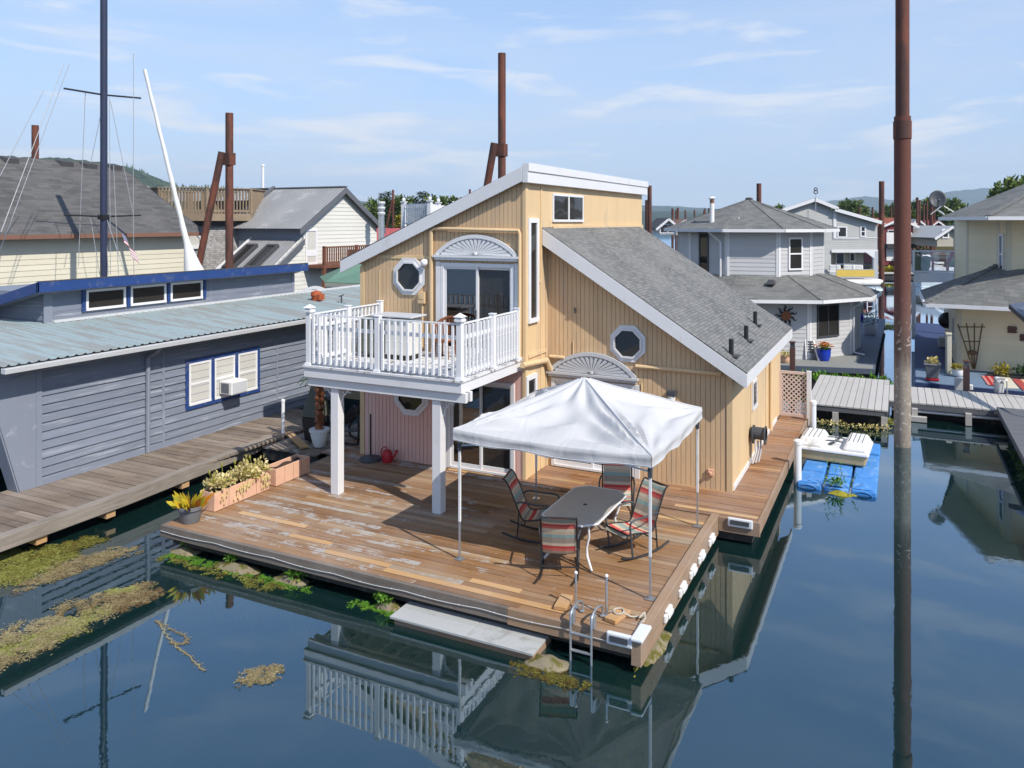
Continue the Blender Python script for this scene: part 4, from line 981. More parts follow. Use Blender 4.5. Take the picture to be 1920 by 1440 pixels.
for _ in range(34): leaves(mb, (-11.8 + random.uniform(-.14, .16), random.uniform(10.98, 12.34), DZ + .42 + random.uniform(-.04, .12)), (.15, .15, .12), 40, .085, .1, .2)
for _ in range(9):
    c = V((-11.60, random.uniform(11.0, 12.3), DZ + .36))
    for k in range(9): mb.rn = random.uniform(.4, 1); mb.leaf(c + V((random.uniform(0, .05), random.uniform(-.09, .09), -random.random() ** 2 * .22)), (random.uniform(-.1, .3), random.uniform(-.3, .3), -1), (1, 0, 0), .08, .035)
mb.build('foliage', M['leaf_dry'], t)
mb = MB()
for k in range(5):
    mb = MB(); p = V((-11.85, 11.1 + k * .27, DZ + .4)); q = p + V((random.uniform(-.1, .1), random.uniform(-.1, .1), random.uniform(.28, .4))); mb.tube([p, q], .006, 5); mb.ball(q, .025, 6, 5, 2.0); mb.build('seed_head', M['leaf_dry'], t)
t = planter_box('planter_box', 'peach wooden planter box holding only dry soil', -11.98, -11.60, 12.55, 13.6, .36)
t = thing('flower_pot', 'grey plastic pot of yellow and rust leaved plants on the deck corner', 'flower pot', (-11.68, 10.42, DZ))
mb = MB(); c = (-11.68, 10.42, DZ); mb.lathe(c, [(.155, 0), (.165, .02), (.20, .22), (.205, .24), (.235, .245), (.24, .30), (.225, .31), (.205, .30), (.20, .22)], 24); mb.build('pot', M['greypot'], t, smooth=True)
mb = MB(); mb.lathe(c, [(.2, .25), (.1, .265), (.001, .27)], 16); mb.build('soil', M['soil'], t)
mb = MB()
for _ in range(60):
    a = random.uniform(0, 6.28); r_ = random.uniform(0, .15); p = V((c[0] + r_ * math.cos(a), c[1] + r_ * math.sin(a), DZ + .26)); mb.rn = random.random()
    d = V((math.cos(a) * .8, math.sin(a) * .8, random.uniform(.3, 1.5))); l = random.uniform(.18, .38); mb.leaf(p, d, (-math.sin(a), math.cos(a), .4), l, l * .34)
mb.build('foliage', M['leaf_autumn'], t)
# ----------------------------------------------------------------- small things on the deck
t = thing('watering_can', 'red plastic watering can against the pink wall', 'watering can', (-10.52, 14.98, DZ))
c = V((-10.52, 14.98, DZ)); mb = MB(); mb.lathe(c, [(.12, 0), (.125, .02), (.115, .2), (.09, .26), (.06, .275), (.055, .27)], 18); mb.build('body', M['red'], t, smooth=True)
mb = MB(); mb.tube([c + V((.1, 0, .07)), c + V((.2, -.02, .16)), c + V((.27, -.03, .26))], [.03, .022, .018], 8); mb.lathe(c + V((.28, -.03, .26)), [(.018, 0), (.045, .03), (.045, .04)], 12); mb.build('spout', M['red'], t, smooth=True)
mb = MB(); mb.tube(bez([c + V((.03, 0, .26)), c + V((-.06, 0, .34)), c + V((-.16, 0, .26)), c + V((-.16, 0, .12)), c + V((-.11, 0, .06))], 12), .013, 6); mb.build('handle', M['red'], t, smooth=True)
t = thing('umbrella_stand', 'black umbrella stand with round base by the pink wall', 'umbrella stand', (-10.95, 14.93, DZ))
c = V((-10.95, 14.93, DZ)); mb = MB(); mb.lathe(c, [(.26, 0), (.27, .02), (.24, .06), (.12, .085), (.04, .12), (.03, .13)], 26); mb.build('base', M['darkgrey'], t, smooth=True)
mb = MB(); mb.tube([c + Z_ * .1, c + Z_ * 1.06], .022, 10); mb.build('pole', M['black'], t)
def block(x, y, a, label):
    mb = MB(); ca_, sa_ = math.cos(a), math.sin(a)
    def q(s, t_): return (x + s * ca_ - t_ * sa_, y + s * sa_ + t_ * ca_)
    ps = [q(-.09, -.2), q(.09, -.2), q(.09, .2), q(-.09, .2)]
    mb.rn = .5; mb.prism([(px, py, DZ + .012) for px, py in ps], (0, 0, .055)); return tag(mb.build('wood_block', M['newwood'], bevel=.006), label, 'wood block')
block(-4.32, 10.5, .12, 'short new plank offcut by the light cable with the metal rod standing behind it'); block(-3.50, 10.48, -.25, 'short new plank offcut beside the coil of rope')
mb = MB(); c = V((-3.5, 10.52, DZ + .08))
mb.tube([c + V((.07 * math.cos(a * .6), .09 * math.sin(a * .6), .004 * (a % 2))) for a in range(0, 21)], .011, 6)
mb.tube(bez([c + V((.07, 0, 0)), (-3.33, 10.55, DZ + .03), (-3.25, 10.62, DZ + .02), (-3.2, 10.52, DZ + .06), (-3.16, 10.62, DZ + .09), (-3.13, 10.5, DZ + .04), (-3.17, 10.42, DZ + .03), (-3.1, 10.46, DZ + .1), (-3.14, 10.56, DZ + .05)], 48), .012, 6)
tag(mb.build('rope', M['rope'], smooth=True), 'faded rope lying in a heap on the deck corner', 'rope')
for (p, h, lab) in (((-4.13, 10.50), .50, 'short galvanised rod with white tip beside the first wood block'), ((-3.66, 10.47), .56, 'short galvanised rod with white tip nearest the rope')):
    t = thing('metal_rod', lab, 'rod', (*p, DZ)); mb = MB(); mb.tube([(*p, DZ + .01), (*p, DZ + h)], .017, 8); mb.build('shaft', M['galv'], t)
    mb = MB(); mb.ball((*p, DZ + h), .027, 10, 6); mb.build('tip', M['vinyl'], t, smooth=True)
    mb = MB(); mb.lathe((*p, DZ + .008), [(.06, 0), (.06, .01), (.02, .015)], 10); mb.build('base', M['galv'], t)
t = thing('dock_ladder', 'galvanised boarding ladder hooked over the front edge of the deck', 'ladder', (-3.85, 10.02, DZ))
for x in (-4.0, -3.70):
    mb = MB(); mb.tube(bez([(x, 10.42, DZ + .03), (x, 10.40, DZ + .16), (x, 10.2, DZ + .23), (x, 10.03, DZ + .2), (x, 9.975, DZ + .05), (x, 9.97, -.3), (x, 9.97, -1.0)], 30), .017, 8); mb.build('side_rail', M['galv'], t, smooth=True)
    mb = MB(); mb.box(x - .035, 10.0, DZ + .02, x + .035, 10.09, DZ + .2); mb.box(x - .03, 10.38, DZ + .012, x + .03, 10.46, DZ + .04); mb.build('hinge', M['galv'], t, bevel=.012)
for z in (DZ - .07, DZ - .3, DZ - .53, DZ - .76):
    mb = MB(); mb.bar((-4.0, 9.97, z), (-3.70, 9.97, z), .035, .03); mb.build('rung', M['galv'], t, bevel=.006)
# grey swim platform
t = thing('swim_platform', 'low grey panel platform floating against the front of the deck', 'platform', (-5.5, 10.2, 0))
mb = MB()
for (a, b) in ((-6.74, -5.47), (-5.46, -4.42)):
    for (c0, c1) in ((9.66, 9.98), (9.985, 10.33)): mb.rn = random.random(); mb.box(a, c0, .10, b, c1, .135)
pm = mat('pale_grey_panel', (.40, .405, .395), .7, .06, 1.5, (.30, .30, .28), .2, 3, rnd=.03)
mb.build('panel', pm, t, bevel=.003)
mb = MB(); mb.rn = .8; mb.box(-6.7, 9.72, -.1, -4.46, 9.78, .099); mb.box(-6.7, 10.2, -.1, -4.46, 10.26, .099); mb.box(-4.5, 9.7, -.02, -4.43, 10.3, .098); mb.build('frame', M['rimwood'], t)
# foam floats with weeds under the front edge
def weedfloat(label, x, y, lx, ly, green=1, tan=0):
    t = thing('mossy_float', label, 'foam float', (x, y, -.2))
    mb = MB(); rr = random.Random(int(x * 100))
    mb.grid(lambda u, v: V((x + (u - .5) * lx + .02 * math.sin(v * 17), y + (v - .5) * ly, -.22 + .31 * max(0, math.sin(math.pi * u)) ** .35 * max(0, math.sin(math.pi * v)) ** .35 + .015 * math.sin(u * 21 + v * 13))), 14, 10)
    mb.build('foam', M['float'], t, smooth=True)
    mb = MB(); mb.grid(lambda u, v: V((x + (u - .5) * lx * 1.5 + .04 * math.sin(v * 11), y - ly * .45 + (v - .5) * ly * 1.9, -.50 + .485 * max(0, math.sin(math.pi * u)) ** .5 * max(0, math.sin(math.pi * v)) ** .5 + .03 * math.sin(u * 19 + v * 23))), 20, 14)
    mb.build('moss', M['moss'], t, smooth=True)
    mb = MB()
    for k in range(green): leaves(mb, (x + random.uniform(-.3, .3) * lx, y + random.uniform(-.3, .1) * ly, .16), (.13, .09, .08), 70, .055, .4, .2)
    if green: mb.build('weed', M['leaf_green'], t)
weedfloat('mossy foam float with bright weed below the flower pot corner of the deck', -11.55, 10.2, .75, .5, 1)
weedfloat('mossy foam float with fern like weed, second from the flower pot corner', -10.2, 10.1, 1.3, .45, 2)
weedfloat('mossy foam float with a long green weed tuft midway along the deck edge', -9.05, 10.15, .9, .4, 3)
weedfloat('mossy foam float with an upright weed next to the grey platform', -7.05, 10.12, .6, .4, 2)
weedfloat('mossy foam float in the shadow between the grey platform and the ladder', -4.25, 9.75, .8, .5, 0)
weedfloat('mossy foam float under the fender side of the deck, beyond the ladder', -3.1, 10.8, .5, 1.4, 0)
# ----------------------------------------------------------------- the cluttered passage left of the home
t = thing('plank_bridge', 'short grey plank bridge joining the two floating decks', 'bridge', (-13.1, 15.6, .3))
mb = MB(); boards(mb, -14.1, -12.42, 14.75, 16.4, DZ - .03, 'y', .15, .02, .04, (2, 3), lambda x, y: .8); mb.build('decking', M['oldwood'], t)
mb = MB(); mb.box(-14.1, 14.8, .1, -12.42, 14.88, DZ - .08); mb.box(-14.1, 16.2, .1, -12.42, 16.28, DZ - .08); mb.build('joist', M['blackwood'], t)
t = thing('artificial_palm', 'small artificial palm with a coiled copper trunk in a white pot', 'plant', (-12.75, 15.3, DZ))
c = V((-12.75, 15.3, DZ)); mb = MB(); mb.lathe(c, [(.13, 0), (.17, .1), (.22, .3), (.21, .36), (.25, .37), (.25, .43), (.21, .43)], 20); mb.lathe(c, [(.2, .38), (.001, .4)], 12); mb.build('pot', M['whiteplastic'], t, smooth=True)
mb = MB(); mb.tube([c + V((.03 * math.sin(k * 1.9), .03 * math.cos(k * 1.9), .36 + k * .055)) for k in range(27)], [.085 + .02 * (k % 2) for k in range(27)], 10); mb.build('trunk', M['copper'], t)
mb = MB()
for k in range(16):
    a = k * 2.4; d = V((math.cos(a), math.sin(a), 0)); b0 = c + Z_ * 1.82
    for j in range(12):
        f = j / 12; p = b0 + d * (.5 * f) + Z_ * (.16 * f - .42 * f * f)
        for s in (-1, 1): mb.rn = random.random(); mb.leaf(p, d * .7 + V((-d.y, d.x, 0)) * s + Z_ * -.6, Z_, .17, .025)
mb.build('crown', M['leaf_dark'], t)
t = thing('covered_grill', 'black grill under an olive cover next to the artificial palm', 'grill', (-13.2, 15.75, DZ))
mb = MB(); mb.hexa([(-13.5, 15.45, DZ + .6), (-12.95, 15.45, DZ + .6), (-12.95, 16.0, DZ + .6), (-13.5, 16.0, DZ + .6), (-13.28, 15.65, DZ + 1.5), (-13.1, 15.65, DZ + 1.5), (-13.1, 15.85, DZ + 1.5), (-13.28, 15.85, DZ + 1.5)]); mb.build('cover', M['tarp'], t, bevel=.04)
mb = MB(); mb.hexa([(-13.4, 15.5, DZ + .01), (-13.0, 15.5, DZ + .01), (-13.0, 15.95, DZ + .01), (-13.4, 15.95, DZ + .01), (-13.48, 15.47, DZ + .59), (-12.97, 15.47, DZ + .59), (-12.97, 15.99, DZ + .59), (-13.48, 15.99, DZ + .59)]); mb.build('body', M['black'], t, bevel=.03)
t0 = thing('stacked_chair', 'black loop framed chair leaning in the shaded passage behind the balcony post', 'chair', (-12.2, 15.95, DZ), 'black loop chairs stored in the passage')
def loopchair(t, x, y):
    for s in (-.24, .24):
        mb = MB(); mb.tube(bez([(x + .3, y + s, DZ + .05), (x - .05, y + s, DZ + .02), (x - .3, y + s, DZ + .1), (x - .32, y + s, DZ + .32), (x - .1, y + s, DZ + .6), (x + .14, y + s, DZ + .95), (x + .24, y + s, DZ + .92), (x + .32, y + s, DZ + .45), (x + .3, y + s, DZ + .05)], 40), .028, 6); mb.build('side_frame', M['black'], t, smooth=True)
    mb = MB()
    for k in range(5): mb.bar((x + .26 - k * .12, y - .24, DZ + .36 - .02 * k), (x + .26 - k * .12, y + .24, DZ + .36 - .02 * k), .07, .014)
    mb.build('seat', M['black'], t)
    mb = MB()
    for k in range(5): mb.bar((x - .2 + .08 * k, y - .24, DZ + .48 + .1 * k), (x - .2 + .08 * k, y + .24, DZ + .48 + .1 * k), .014, .06)
    mb.build('backrest', M['black'], t)
loopchair(t0, -12.2, 15.95); dup(t0, (-12.12, 16.75, DZ), R(8), 'black loop framed chair farthest into the shaded passage')
mb = MB(); mb.tube([(-11.93, 15.0, DZ + .01), (-11.98, 15.18, DZ + 1.75)], .035, 8); tag(mb.build('leaning_pole', M['pvc']), 'pale pole leaning beside the balcony post near the pink wall', 'pole')
t = thing('mooring_post', 'white plastic pipe post standing at the end of the old wooden walkway', 'post', (-14.2, 15.62, -.5)); mb = MB(); mb.tube([(-14.2, 15.62, -.8), (-14.2, 15.62, 1.34)], .045, 10); mb.build('pipe', M['pvc'], t, smooth=True); mb = MB(); mb.lathe((-14.2, 15.62, 1.33), [(.052, 0), (.052, .05), (.03, .07)], 12); mb.build('cap', M['vinyl'], t)
mb = MB(); mb.rn = .5; mb.bar((-13.95, 15.55, DZ + .14), (-12.95, 15.0, DZ + .02), .2, .04); tag(mb.build('loose_plank', M['newwood']), 'loose orange plank lying across the bridge by the pipe post', 'plank')
t = thing('passage_post', 'slim white post in the shaded passage behind the tan home corner', 'post', (-12.4, 18.5, DZ)); mb = MB(); mb.box(-12.45, 18.45, DZ, -12.33, 18.57, 2.9); mb.build('post_shaft', M['white'], t); mb = MB(); mb.box(-12.5, 18.4, DZ, -12.28, 18.62, DZ + .06); mb.build('base', M['galv'], t)
# ----------------------------------------------------------------- right side: pipes, pedal boat, lattice
for (x, y, h, lab) in ((-2.06, 18.95, .98, 'white pipe mooring post with cap close to the pedal boat stern'), (-2.12, 23.2, 1.0, 'white pipe mooring post with cap close to the lattice screen')):
    t = thing('mooring_post', lab, 'post', (x, y, -1)); mb = MB(); mb.tube([(x, y, -1), (x, y, h - .07)], .085, 14); mb.build('pipe', M['pvc'], t, smooth=True)
    mb = MB(); mb.lathe((x, y, h - .08), [(.096, 0), (.096, .08), (.07, .11), (.001, .125)], 16); mb.build('cap', M['vinyl'], t, smooth=True)
t = thing('float_dock', 'blue plastic float dock under the pedal boat', 'float dock', (-1.3, 20.5, -.1))
mb = MB()
for i in range(3):
    for j in range(4):
        x0, y0 = -2.08 + i * .56, 18.72 + j * 1.05 ; rz = random.uniform(-.02, .02)
        mb.hexa([(x0, y0, -.28), (x0 + .555, y0, -.28), (x0 + .555, y0 + 1.04, -.28), (x0, y0 + 1.04, -.28), (x0 + .03, y0 + .04, .10 + rz), (x0 + .53, y0 + .03, .10 + rz), (x0 + .53, y0 + 1.01, .10 + rz), (x0 + .03, y0 + 1.01, .10 + rz)])
mb.build('float_block', M['bluefloat'], t, bevel=.03)
mb = MB()
for i in range(3):
    x0 = -2.08 + i * .56
    mb.mesh([(x0 + .06, 18.8, .118), (x0 + .46, 18.8, .118), (x0 + .26, 19.35, .118), (x0 + .26, 18.92, .16)], [(0, 1, 3), (1, 2, 3), (2, 0, 3)])
    mb.tube([(x0 + .26 + .2 * math.cos(k * .45), 18.745, -.02 + .1 * math.sin(k * .45)) for k in range(15)], .014, 5)
mb.build('molded_rib', M['bluefloat'], t)
mb = MB()
leaves(mb, (-1.25, 18.85, .2), (.22, .14, .1), 130, .07, .5, .2)
for k in range(7):
    p = V((-1.35 + random.uniform(-.2, .45), 18.75 + random.uniform(-.1, .3), .1)); q = p + V((random.uniform(-.15, .15), random.uniform(-.1, .1), random.uniform(.3, .6)))
    for j in range(14): mb.rn = random.random(); mb.leaf(p.lerp(q, j / 14), (random.uniform(-1, 1), random.uniform(-1, 1), .5), Z_, .07, .03)
wd = mb.build('weed', M['leaf_green'], t)
mb = MB(); mb.grid(lambda u, v: V((-1.75 + u * 1.25, 18.35 + v * .6, -.3 + .36 * math.sin(math.pi * u) ** .6 * math.sin(math.pi * v) ** .6 + .02 * math.sin(u * 20 + v * 9))), 16, 8); mb.build('moss', M['moss'], t, smooth=True)
t = thing('pedal_boat', 'white two seat pedal boat sitting on the blue float dock', 'pedal boat', (-1.42, 21.15, .1))
PB = Matrix.Translation((-1.42, 21.15, .13)) @ Matrix.Rotation(R(-3), 4, 'Z') @ Matrix.Scale(.92, 4)
def pbox(mb, x0, x1, y0, y1, z0, z1, tx=.06, ty=.06):
    mb.hexa([PB @ V(p) for p in ((x0, y0, z0), (x1, y0, z0), (x1, y1, z0), (x0, y1, z0), (x0 + tx, y0 + ty, z1), (x1 - tx, y0 + ty, z1), (x1 - tx, y1 - ty, z1), (x0 + tx, y1 - ty, z1))])
mb = MB()
mb.hexa([PB @ V(p) for p in ((-.80, -.68, 0), (.80, -.68, 0), (.80, .68, 0), (-.80, .68, 0), (-.86, -.72, .26), (.86, -.72, .26), (.86, .72, .26), (-.86, .72, .26))]); mb.build('hull', M['tanplastic'], t, bevel=.04)
mb = MB(); pbox(mb, -.90, .90, -.76, .76, .265, .36, .03, .03); dk = mb.build('top_deck', M['whiteplastic'], t, bevel=.03)
for (x0, x1) in ((-.88, -.20), (.24, .88)):
    mb = MB(); pbox(mb, x0, x1, -.72, .66, .355, .58, .10, .16); o = mb.build('seat_hump', M['whiteplastic'], t, bevel=.06)
    mb = MB()
    for k in range(4):
        xx = x0 + .16 + (x1 - x0 - .32) * k / 3
        mb.bar(PB @ V((xx, -.52, .584)), PB @ V((xx, .46, .584)), .012, .006)
    mb.build('seat_groove', M['darkgrey'], o)
mb = MB()
for y in (-.18, .22): mb.tube([PB @ V(p) for p in ((-.22, y, .44), (0, y, .46), (.22, y, .44))], .014, 6)
mb.tube([PB @ V(p) for p in ((.02, .05, .36), (.02, .02, .56), (.12, .02, .58))], .012, 6)
mb.bar(PB @ V((-.12, -.3, .38)), PB @ V((.02, -.25, .44)), .1, .03); mb.bar(PB @ V((.02, .3, .4)), PB @ V((.14, .33, .46)), .1, .03); mb.build('pedal', M['darkgrey'], t)
# lattice screen
t = thing('lattice_screen', 'faded pink lattice screen with white end post at the end of the side walk', 'screen', (-2.6, 23.55, DZ))
def lat(c0, c1, z0, z1, y, s=.13):
    mb = MB(); w_ = c1 - c0; h_ = z1 - z0; dg = .0135 * 1.41
    for sg, off in ((1, 0), (-1, .011)):
        k = -h_ if sg > 0 else 0
        n0 = int((w_ + h_) / s) + 1
        for i in range(n0 + 1):
            a = c0 - (h_ if sg > 0 else 0) + i * s
            pl = [(a - dg * 1.3, z0), (a + dg * 1.3, z0), (a + sg * h_ + dg * 1.3, z1), (a + sg * h_ - dg * 1.3, z1)]
            pl = clip(clip(pl, 0, c0, False) or [], 0, c1, True) if len(clip(pl, 0, c0, False)) > 2 else []
            if len(pl) > 2: mb.prism([(x, y + off, z) for x, z in pl], (0, .01, 0))
    return mb
L0 = lat(-3.0, -2.32, DZ + .06, 1.66, 23.56); L0.build('lattice', M['lattice'], t)
mb = MB(); mb.box(-3.05, 23.54, DZ, -2.98, 23.6, 1.72); mb.box(-2.98, 23.54, 1.65, -2.32, 23.6, 1.72); mb.box(-2.98, 23.54, DZ, -2.32, 23.6, DZ + .07); mb.build('frame', M['lattice'], t)
mb = MB(); mb.box(-2.32, 23.5, DZ - .2, -2.20, 23.62, 1.76); mb.build('post', M['white'], t, bevel=.006)
# ----------------------------------------------------------------- floating algae
def algae(name, kind_mat, blobs, n, size, seed):
    rr = random.Random(seed); mb = MB()
    cl = []
    for b in blobs:                                       # ragged mat: many small clusters of different size along each drift
        for _ in range(60):
            p = V((b[0], b[1], 0)).lerp(V((b[2], b[3], 0)), rr.random()) + V((rr.gauss(0, b[4] * .95), rr.gauss(0, b[4] * .95), 0))
            cl.append((p, b[4] * rr.uniform(.12, .55), min(1, max(0, rr.gauss(b[5], .15)))))
    for _ in range(n):
        c_ = rr.choice(cl); b = (0, 0, 0, 0, 0, c_[2]); p = c_[0] + V((rr.gauss(0, c_[1]), rr.gauss(0, c_[1]), 0)); a = rr.uniform(0, 6.28); mb.rn = min(1, max(0, rr.gauss(b[5], .14)))
        l = size * rr.uniform(.5, 1.6); d = V((math.cos(a), math.sin(a), rr.uniform(-.05, .12)))
        mb.leaf(p + Z_ * rr.uniform(.001, .012), d, Z_ + V((rr.uniform(-.5, .5), rr.uniform(-.5, .5), 0)), l, l * .32)
    return struct(mb.build(name, kind_mat), 'stuff')
def P2(px, py): p = onz(px, py, 0); return (p.x, p.y)
def seg(a, b, w_, c): return (*P2(*a), *P2(*b), w_, c)
algae('algae', M['algae'], [seg((-60, 1060), (90, 1035), .20, .75), seg((60, 1045), (170, 1015), .13, .3), seg((-60, 1100), (60, 1070), .20, .7), seg((0, 1085), (120, 1045), .14, .55)], 30000, .046, 1)
algae('algae', M['algaetan'], [seg((110, 1060), (250, 1030), .12, .6), seg((100, 1075), (200, 1045), .14, .5), seg((40, 1100), (130, 1070), .12, .5)], 10000, .036, 2)
algae('algae', M['algaetan'], [seg((120, 1145), (270, 1105), .13, .5), seg((-40, 1215), (170, 1150), .16, .7), seg((200, 1140), (285, 1115), .10, .2), seg((60, 1200), (240, 1130), .13, .6), seg((-60, 1265), (120, 1190), .14, .5)], 26000, .036, 3)
algae('algae', M['algae'], [seg((-40, 1240), (120, 1180), .14, .85), seg((100, 1185), (190, 1150), .09, .95), seg((210, 1110), (250, 1105), .05, 1.0)], 11000, .036, 4)
algae('algae', M['algaetan'], [seg((470, 1262), (525, 1254), .05, .6), seg((450, 1278), (520, 1270), .06, .6)], 2200, .032, 5)
algae('algae', M['leaf_green'], [(-11.7, 9.98, -10.6, 9.98, .07, .5), (-10.4, 9.98, -8.6, 9.98, .06, .5), (-7.6, 9.98, -6.8, 9.95, .06, .5)], 5000, .036, 7)
algae('algae', M['algae'], [(-11.8, 9.85, -9.0, 9.85, .09, .5), (-4.6, 9.55, -3.7, 9.5, .09, .15)], 6000, .034, 8)
algae('algae', M['algae'], [seg((1640, 612), (1672, 612), .9, .85), seg((1520, 777), (1672, 790), .18, .75)], 6500, .13, 6)
mb = MB()                                                        # thin tan weed strands trailing across the water
def strand(pxs, r_=.012):
    pts = bez([onz(x, y, 0) + Z_ * .004 for x, y in pxs], 40)
    pts = [p + V((random.uniform(-.02, .02), random.uniform(-.02, .02), 0)) for p in pts]; mb.tube(pts, r_, 5)
    for p in pts:
        for k in range(5): mb.rn = random.random(); mb.leaf(p + V((random.uniform(-.03, .03), random.uniform(-.03, .03), .004)), (random.uniform(-1, 1), random.uniform(-1, 1), .05), Z_, .035, .01)
strand([(290, 1165), (320, 1180), (350, 1195), (345, 1208), (320, 1205)], .006); strand([(295, 1165), (320, 1200), (345, 1225), (385, 1258)], .008)
struct(mb.build('water_weed', M['algaetan']), 'stuff')
# ================================================================= blue grey floating home on the left
WX = -15.95
t = bh = thing('floating_home', 'low blue grey floating home with pale blue metal roof and bright blue trim', 'house', (-18.5, 15, .5))
mb = MB()
hlap(mb, (WX, 10.32, .5), Y_, X_, [(0, 0), (12.6, 0), (12.6, 2.56), (0, 2.56)], .185, .036)
mb.build('wall', M['bluegrey'], t)
mb = MB(); hlap(mb, (-22, 12.36, 3.2), X_, -Y_, [(0, 0), (3.2, 0), (3.2, 1.25), (0, .2)], .16, .024); hlap(mb, (-18.8, 12.36, 3.42), Y_, X_, [(0, 0), (8.85, 0), (8.85, .92), (0, .92)], .30, .010)
hlap(mb, (-22.5, 10.9, .5), X_, -Y_, [(0, 0), (6.55, 0), (6.55, 2.5), (0, 2.5)], .185, .026)
mb.build('wall', M['bluegrey'], t)
mb = MB(); mb.box(-22, 12.37, 3.0, -18.81, 21.2, 4.2); mb.box(-22.5, 10.91, .4, WX - .01, 22.9, 3.0); mb.build('core', M['bluegreyflat'], t)
mb = MB()                                                        # plain corner wing, trims and joints
mb.prism([(WX + .0, 9.30, 2.75), (WX + .0, 10.32, 2.9), (WX + .0, 10.32, .5), (WX + .0, 9.93, .5)], (.035, 0, 0))
mb.prism([(WX - .3, 9.28, 2.75), (WX + .034, 9.29, 2.75), (WX + .034, 9.92, .5), (WX - .3, 9.92, .5)], (0, -.03, 0))
mb.box(WX + .001, 10.26, .5, WX + .05, 10.38, 3.02)
for y, w_ in ((13.36, .07), (17.25, .05), (20.2, .05)): mb.box(WX + .001, y, .52, WX + .034, y + w_, 2.95)
mb.box(WX + .001, 9.4, 2.86, WX + .04, 22.9, 3.06)
mb.box(-18.80, 12.3, 3.35, -18.77, 12.52, 4.35); mb.box(-18.8, 21.1, 3.35, -18.77, 21.22, 4.35)
for y in (17.5, 19.6): mb.box(-18.8, y, 3.42, -18.785, y + .05, 4.33)
mb.box(-18.8, 12.5, 4.26, -18.76, 21.2, 4.36)
mb.build('trim', M['bluegreyflat'], t, bevel=.004)
mb = MB(); corrug(mb, (-15.42, 9.30, 3.16), (-15.42, 26.2, 3.16), (-18.8, 26.2, 3.46), (-18.8, 9.30, 3.46), .2, .042)
corrug(mb, (-18.8, 9.30, 3.46), (-18.8, 12.4, 3.46), (-22.5, 12.4, 3.52), (-22.5, 9.30, 3.52), .2, .042)
rf = mb.build('roof', M['tealmetal'], t); rf['label'] = 'pale blue ribbed metal lower roof'
mb = MB(); mb.box(-18.79, 12.5, 3.46, -18.66, 26, 3.52); mb.build('flashing', M['gutter'], rf)
mb = MB(); mb.prism([(-15.5, 9.3, 3.02), (-15.36, 9.3, 3.02), (-15.34, 9.3, 3.13), (-15.5, 9.3, 3.13)], (0, 16.8, 0)); mb.build('gutter', M['gutter'], t, bevel=.01)
mb = MB(); mb.tube([(-15.45, 12.92, 3.03), (-15.6, 12.92, 2.9), (-15.88, 12.92, 2.75), (-15.88, 12.92, .52)], .055, 8); mb.build('downspout', M['bluegreyflat'], t, smooth=True)
# clerestory roof with blue fascia
mb = MB(); mb.prism([(-18.45, 11.95, 4.28), (-18.45, 11.95, 4.50), (-22.6, 11.95, 3.45), (-22.6, 11.95, 3.25)], (0, 9.5, 0)); cr_ = mb.build('roof', M['bluegreyflat'], t); cr_['label'] = 'low sloping clerestory roof with bright blue edge'
mb = MB(); mb.box(-18.449, 11.9, 4.26, -18.40, 21.5, 4.515); mb.prism([(-18.40, 11.9, 4.262), (-18.40, 11.9, 4.515), (-22.6, 11.9, 3.47), (-22.6, 11.9, 3.24)], (0, .045, 0)); mb.build('fascia', M['bluetrim'], cr_, bevel=.006)
mb = MB(); mb.box(-18.5, 11.96, 4.505, -18.40, 21.48, 4.53); mb.build('roof_edge', M['edge'], cr_)
for k in range(3): winframe(t, (-18.785, 13.98 + k * 1.31, 3.93), Y_, X_, 1.16, .54, .065, .05, label='clerestory window %s' % ('nearest the roof corner', 'between the other two', 'farthest from the roof corner')[k])
mb = MB()
for k in range(4): mb.box(-18.80, 13.30 + k * 1.31, 3.64, -18.745, 13.39 + k * 1.31, 4.22)
mb.build('window_trim', M['bluetrim'], t)
# triple window with blue surround
mb = MB(); y0, y1, z0, z1 = 14.05, 16.58, 1.25, 2.50; x = WX + .002
for (a, b, c, d) in ((y0, y1, z1 - .09, z1), (y0, y1, z0, z0 + .09), (y0, y0 + .09, z0 + .09, z1 - .09), (y1 - .09, y1, z0 + .09, z1 - .09), (y0 + .80, y0 + .92, z0 + .09, z1 - .09), (y1 - .92, y1 - .80, z0 + .09, z1 - .09)): mb.box(x, a, c, x + .05, b, d)
tw = mb.build('window_surround', M['bluetrim'], t, bevel=.004)
for k, c in enumerate((14.50, 15.315, 16.13)): winframe(t, (WX + .012, c, 1.875), Y_, X_, .70, 1.06, .055, .042, bars=((0, .05),), gm='blind')
t2 = thing('air_conditioner', 'white window air conditioner in the middle blue framed window', 'air conditioner', (WX + .2, 15.4, 1.5))
mb = MB(); mb.box(WX + .05, 15.12, 1.46, WX + .48, 15.68, 1.80); mb.build('casing', M['whiteplastic'], t2, bevel=.02)
mb = MB(); mb.box(WX + .481, 15.16, 1.49, WX + .49, 15.64, 1.77); mb.build('grille', M['greywhite'], t2)
mb = MB()
for k in range(7): mb.box(WX + .12 + .04 * k, 15.112, 1.5, WX + .14 + .04 * k, 15.119, 1.76)
mb.build('side_louver', M['darkgrey'], t2)
p = V((-17.3, 20.6, 3.33)); mb = MB(); mb.lathe(p, [(.16, 0), (.16, .16), (.19, .2), (.17, .3), (.02, .36)], 14); mb.box(p.x + .02, p.y - .13, p.z + .05, p.x + .24, p.y + .13, p.z + .24); mb.build('roof_vent', M['terracotta'], rf, smooth=True)
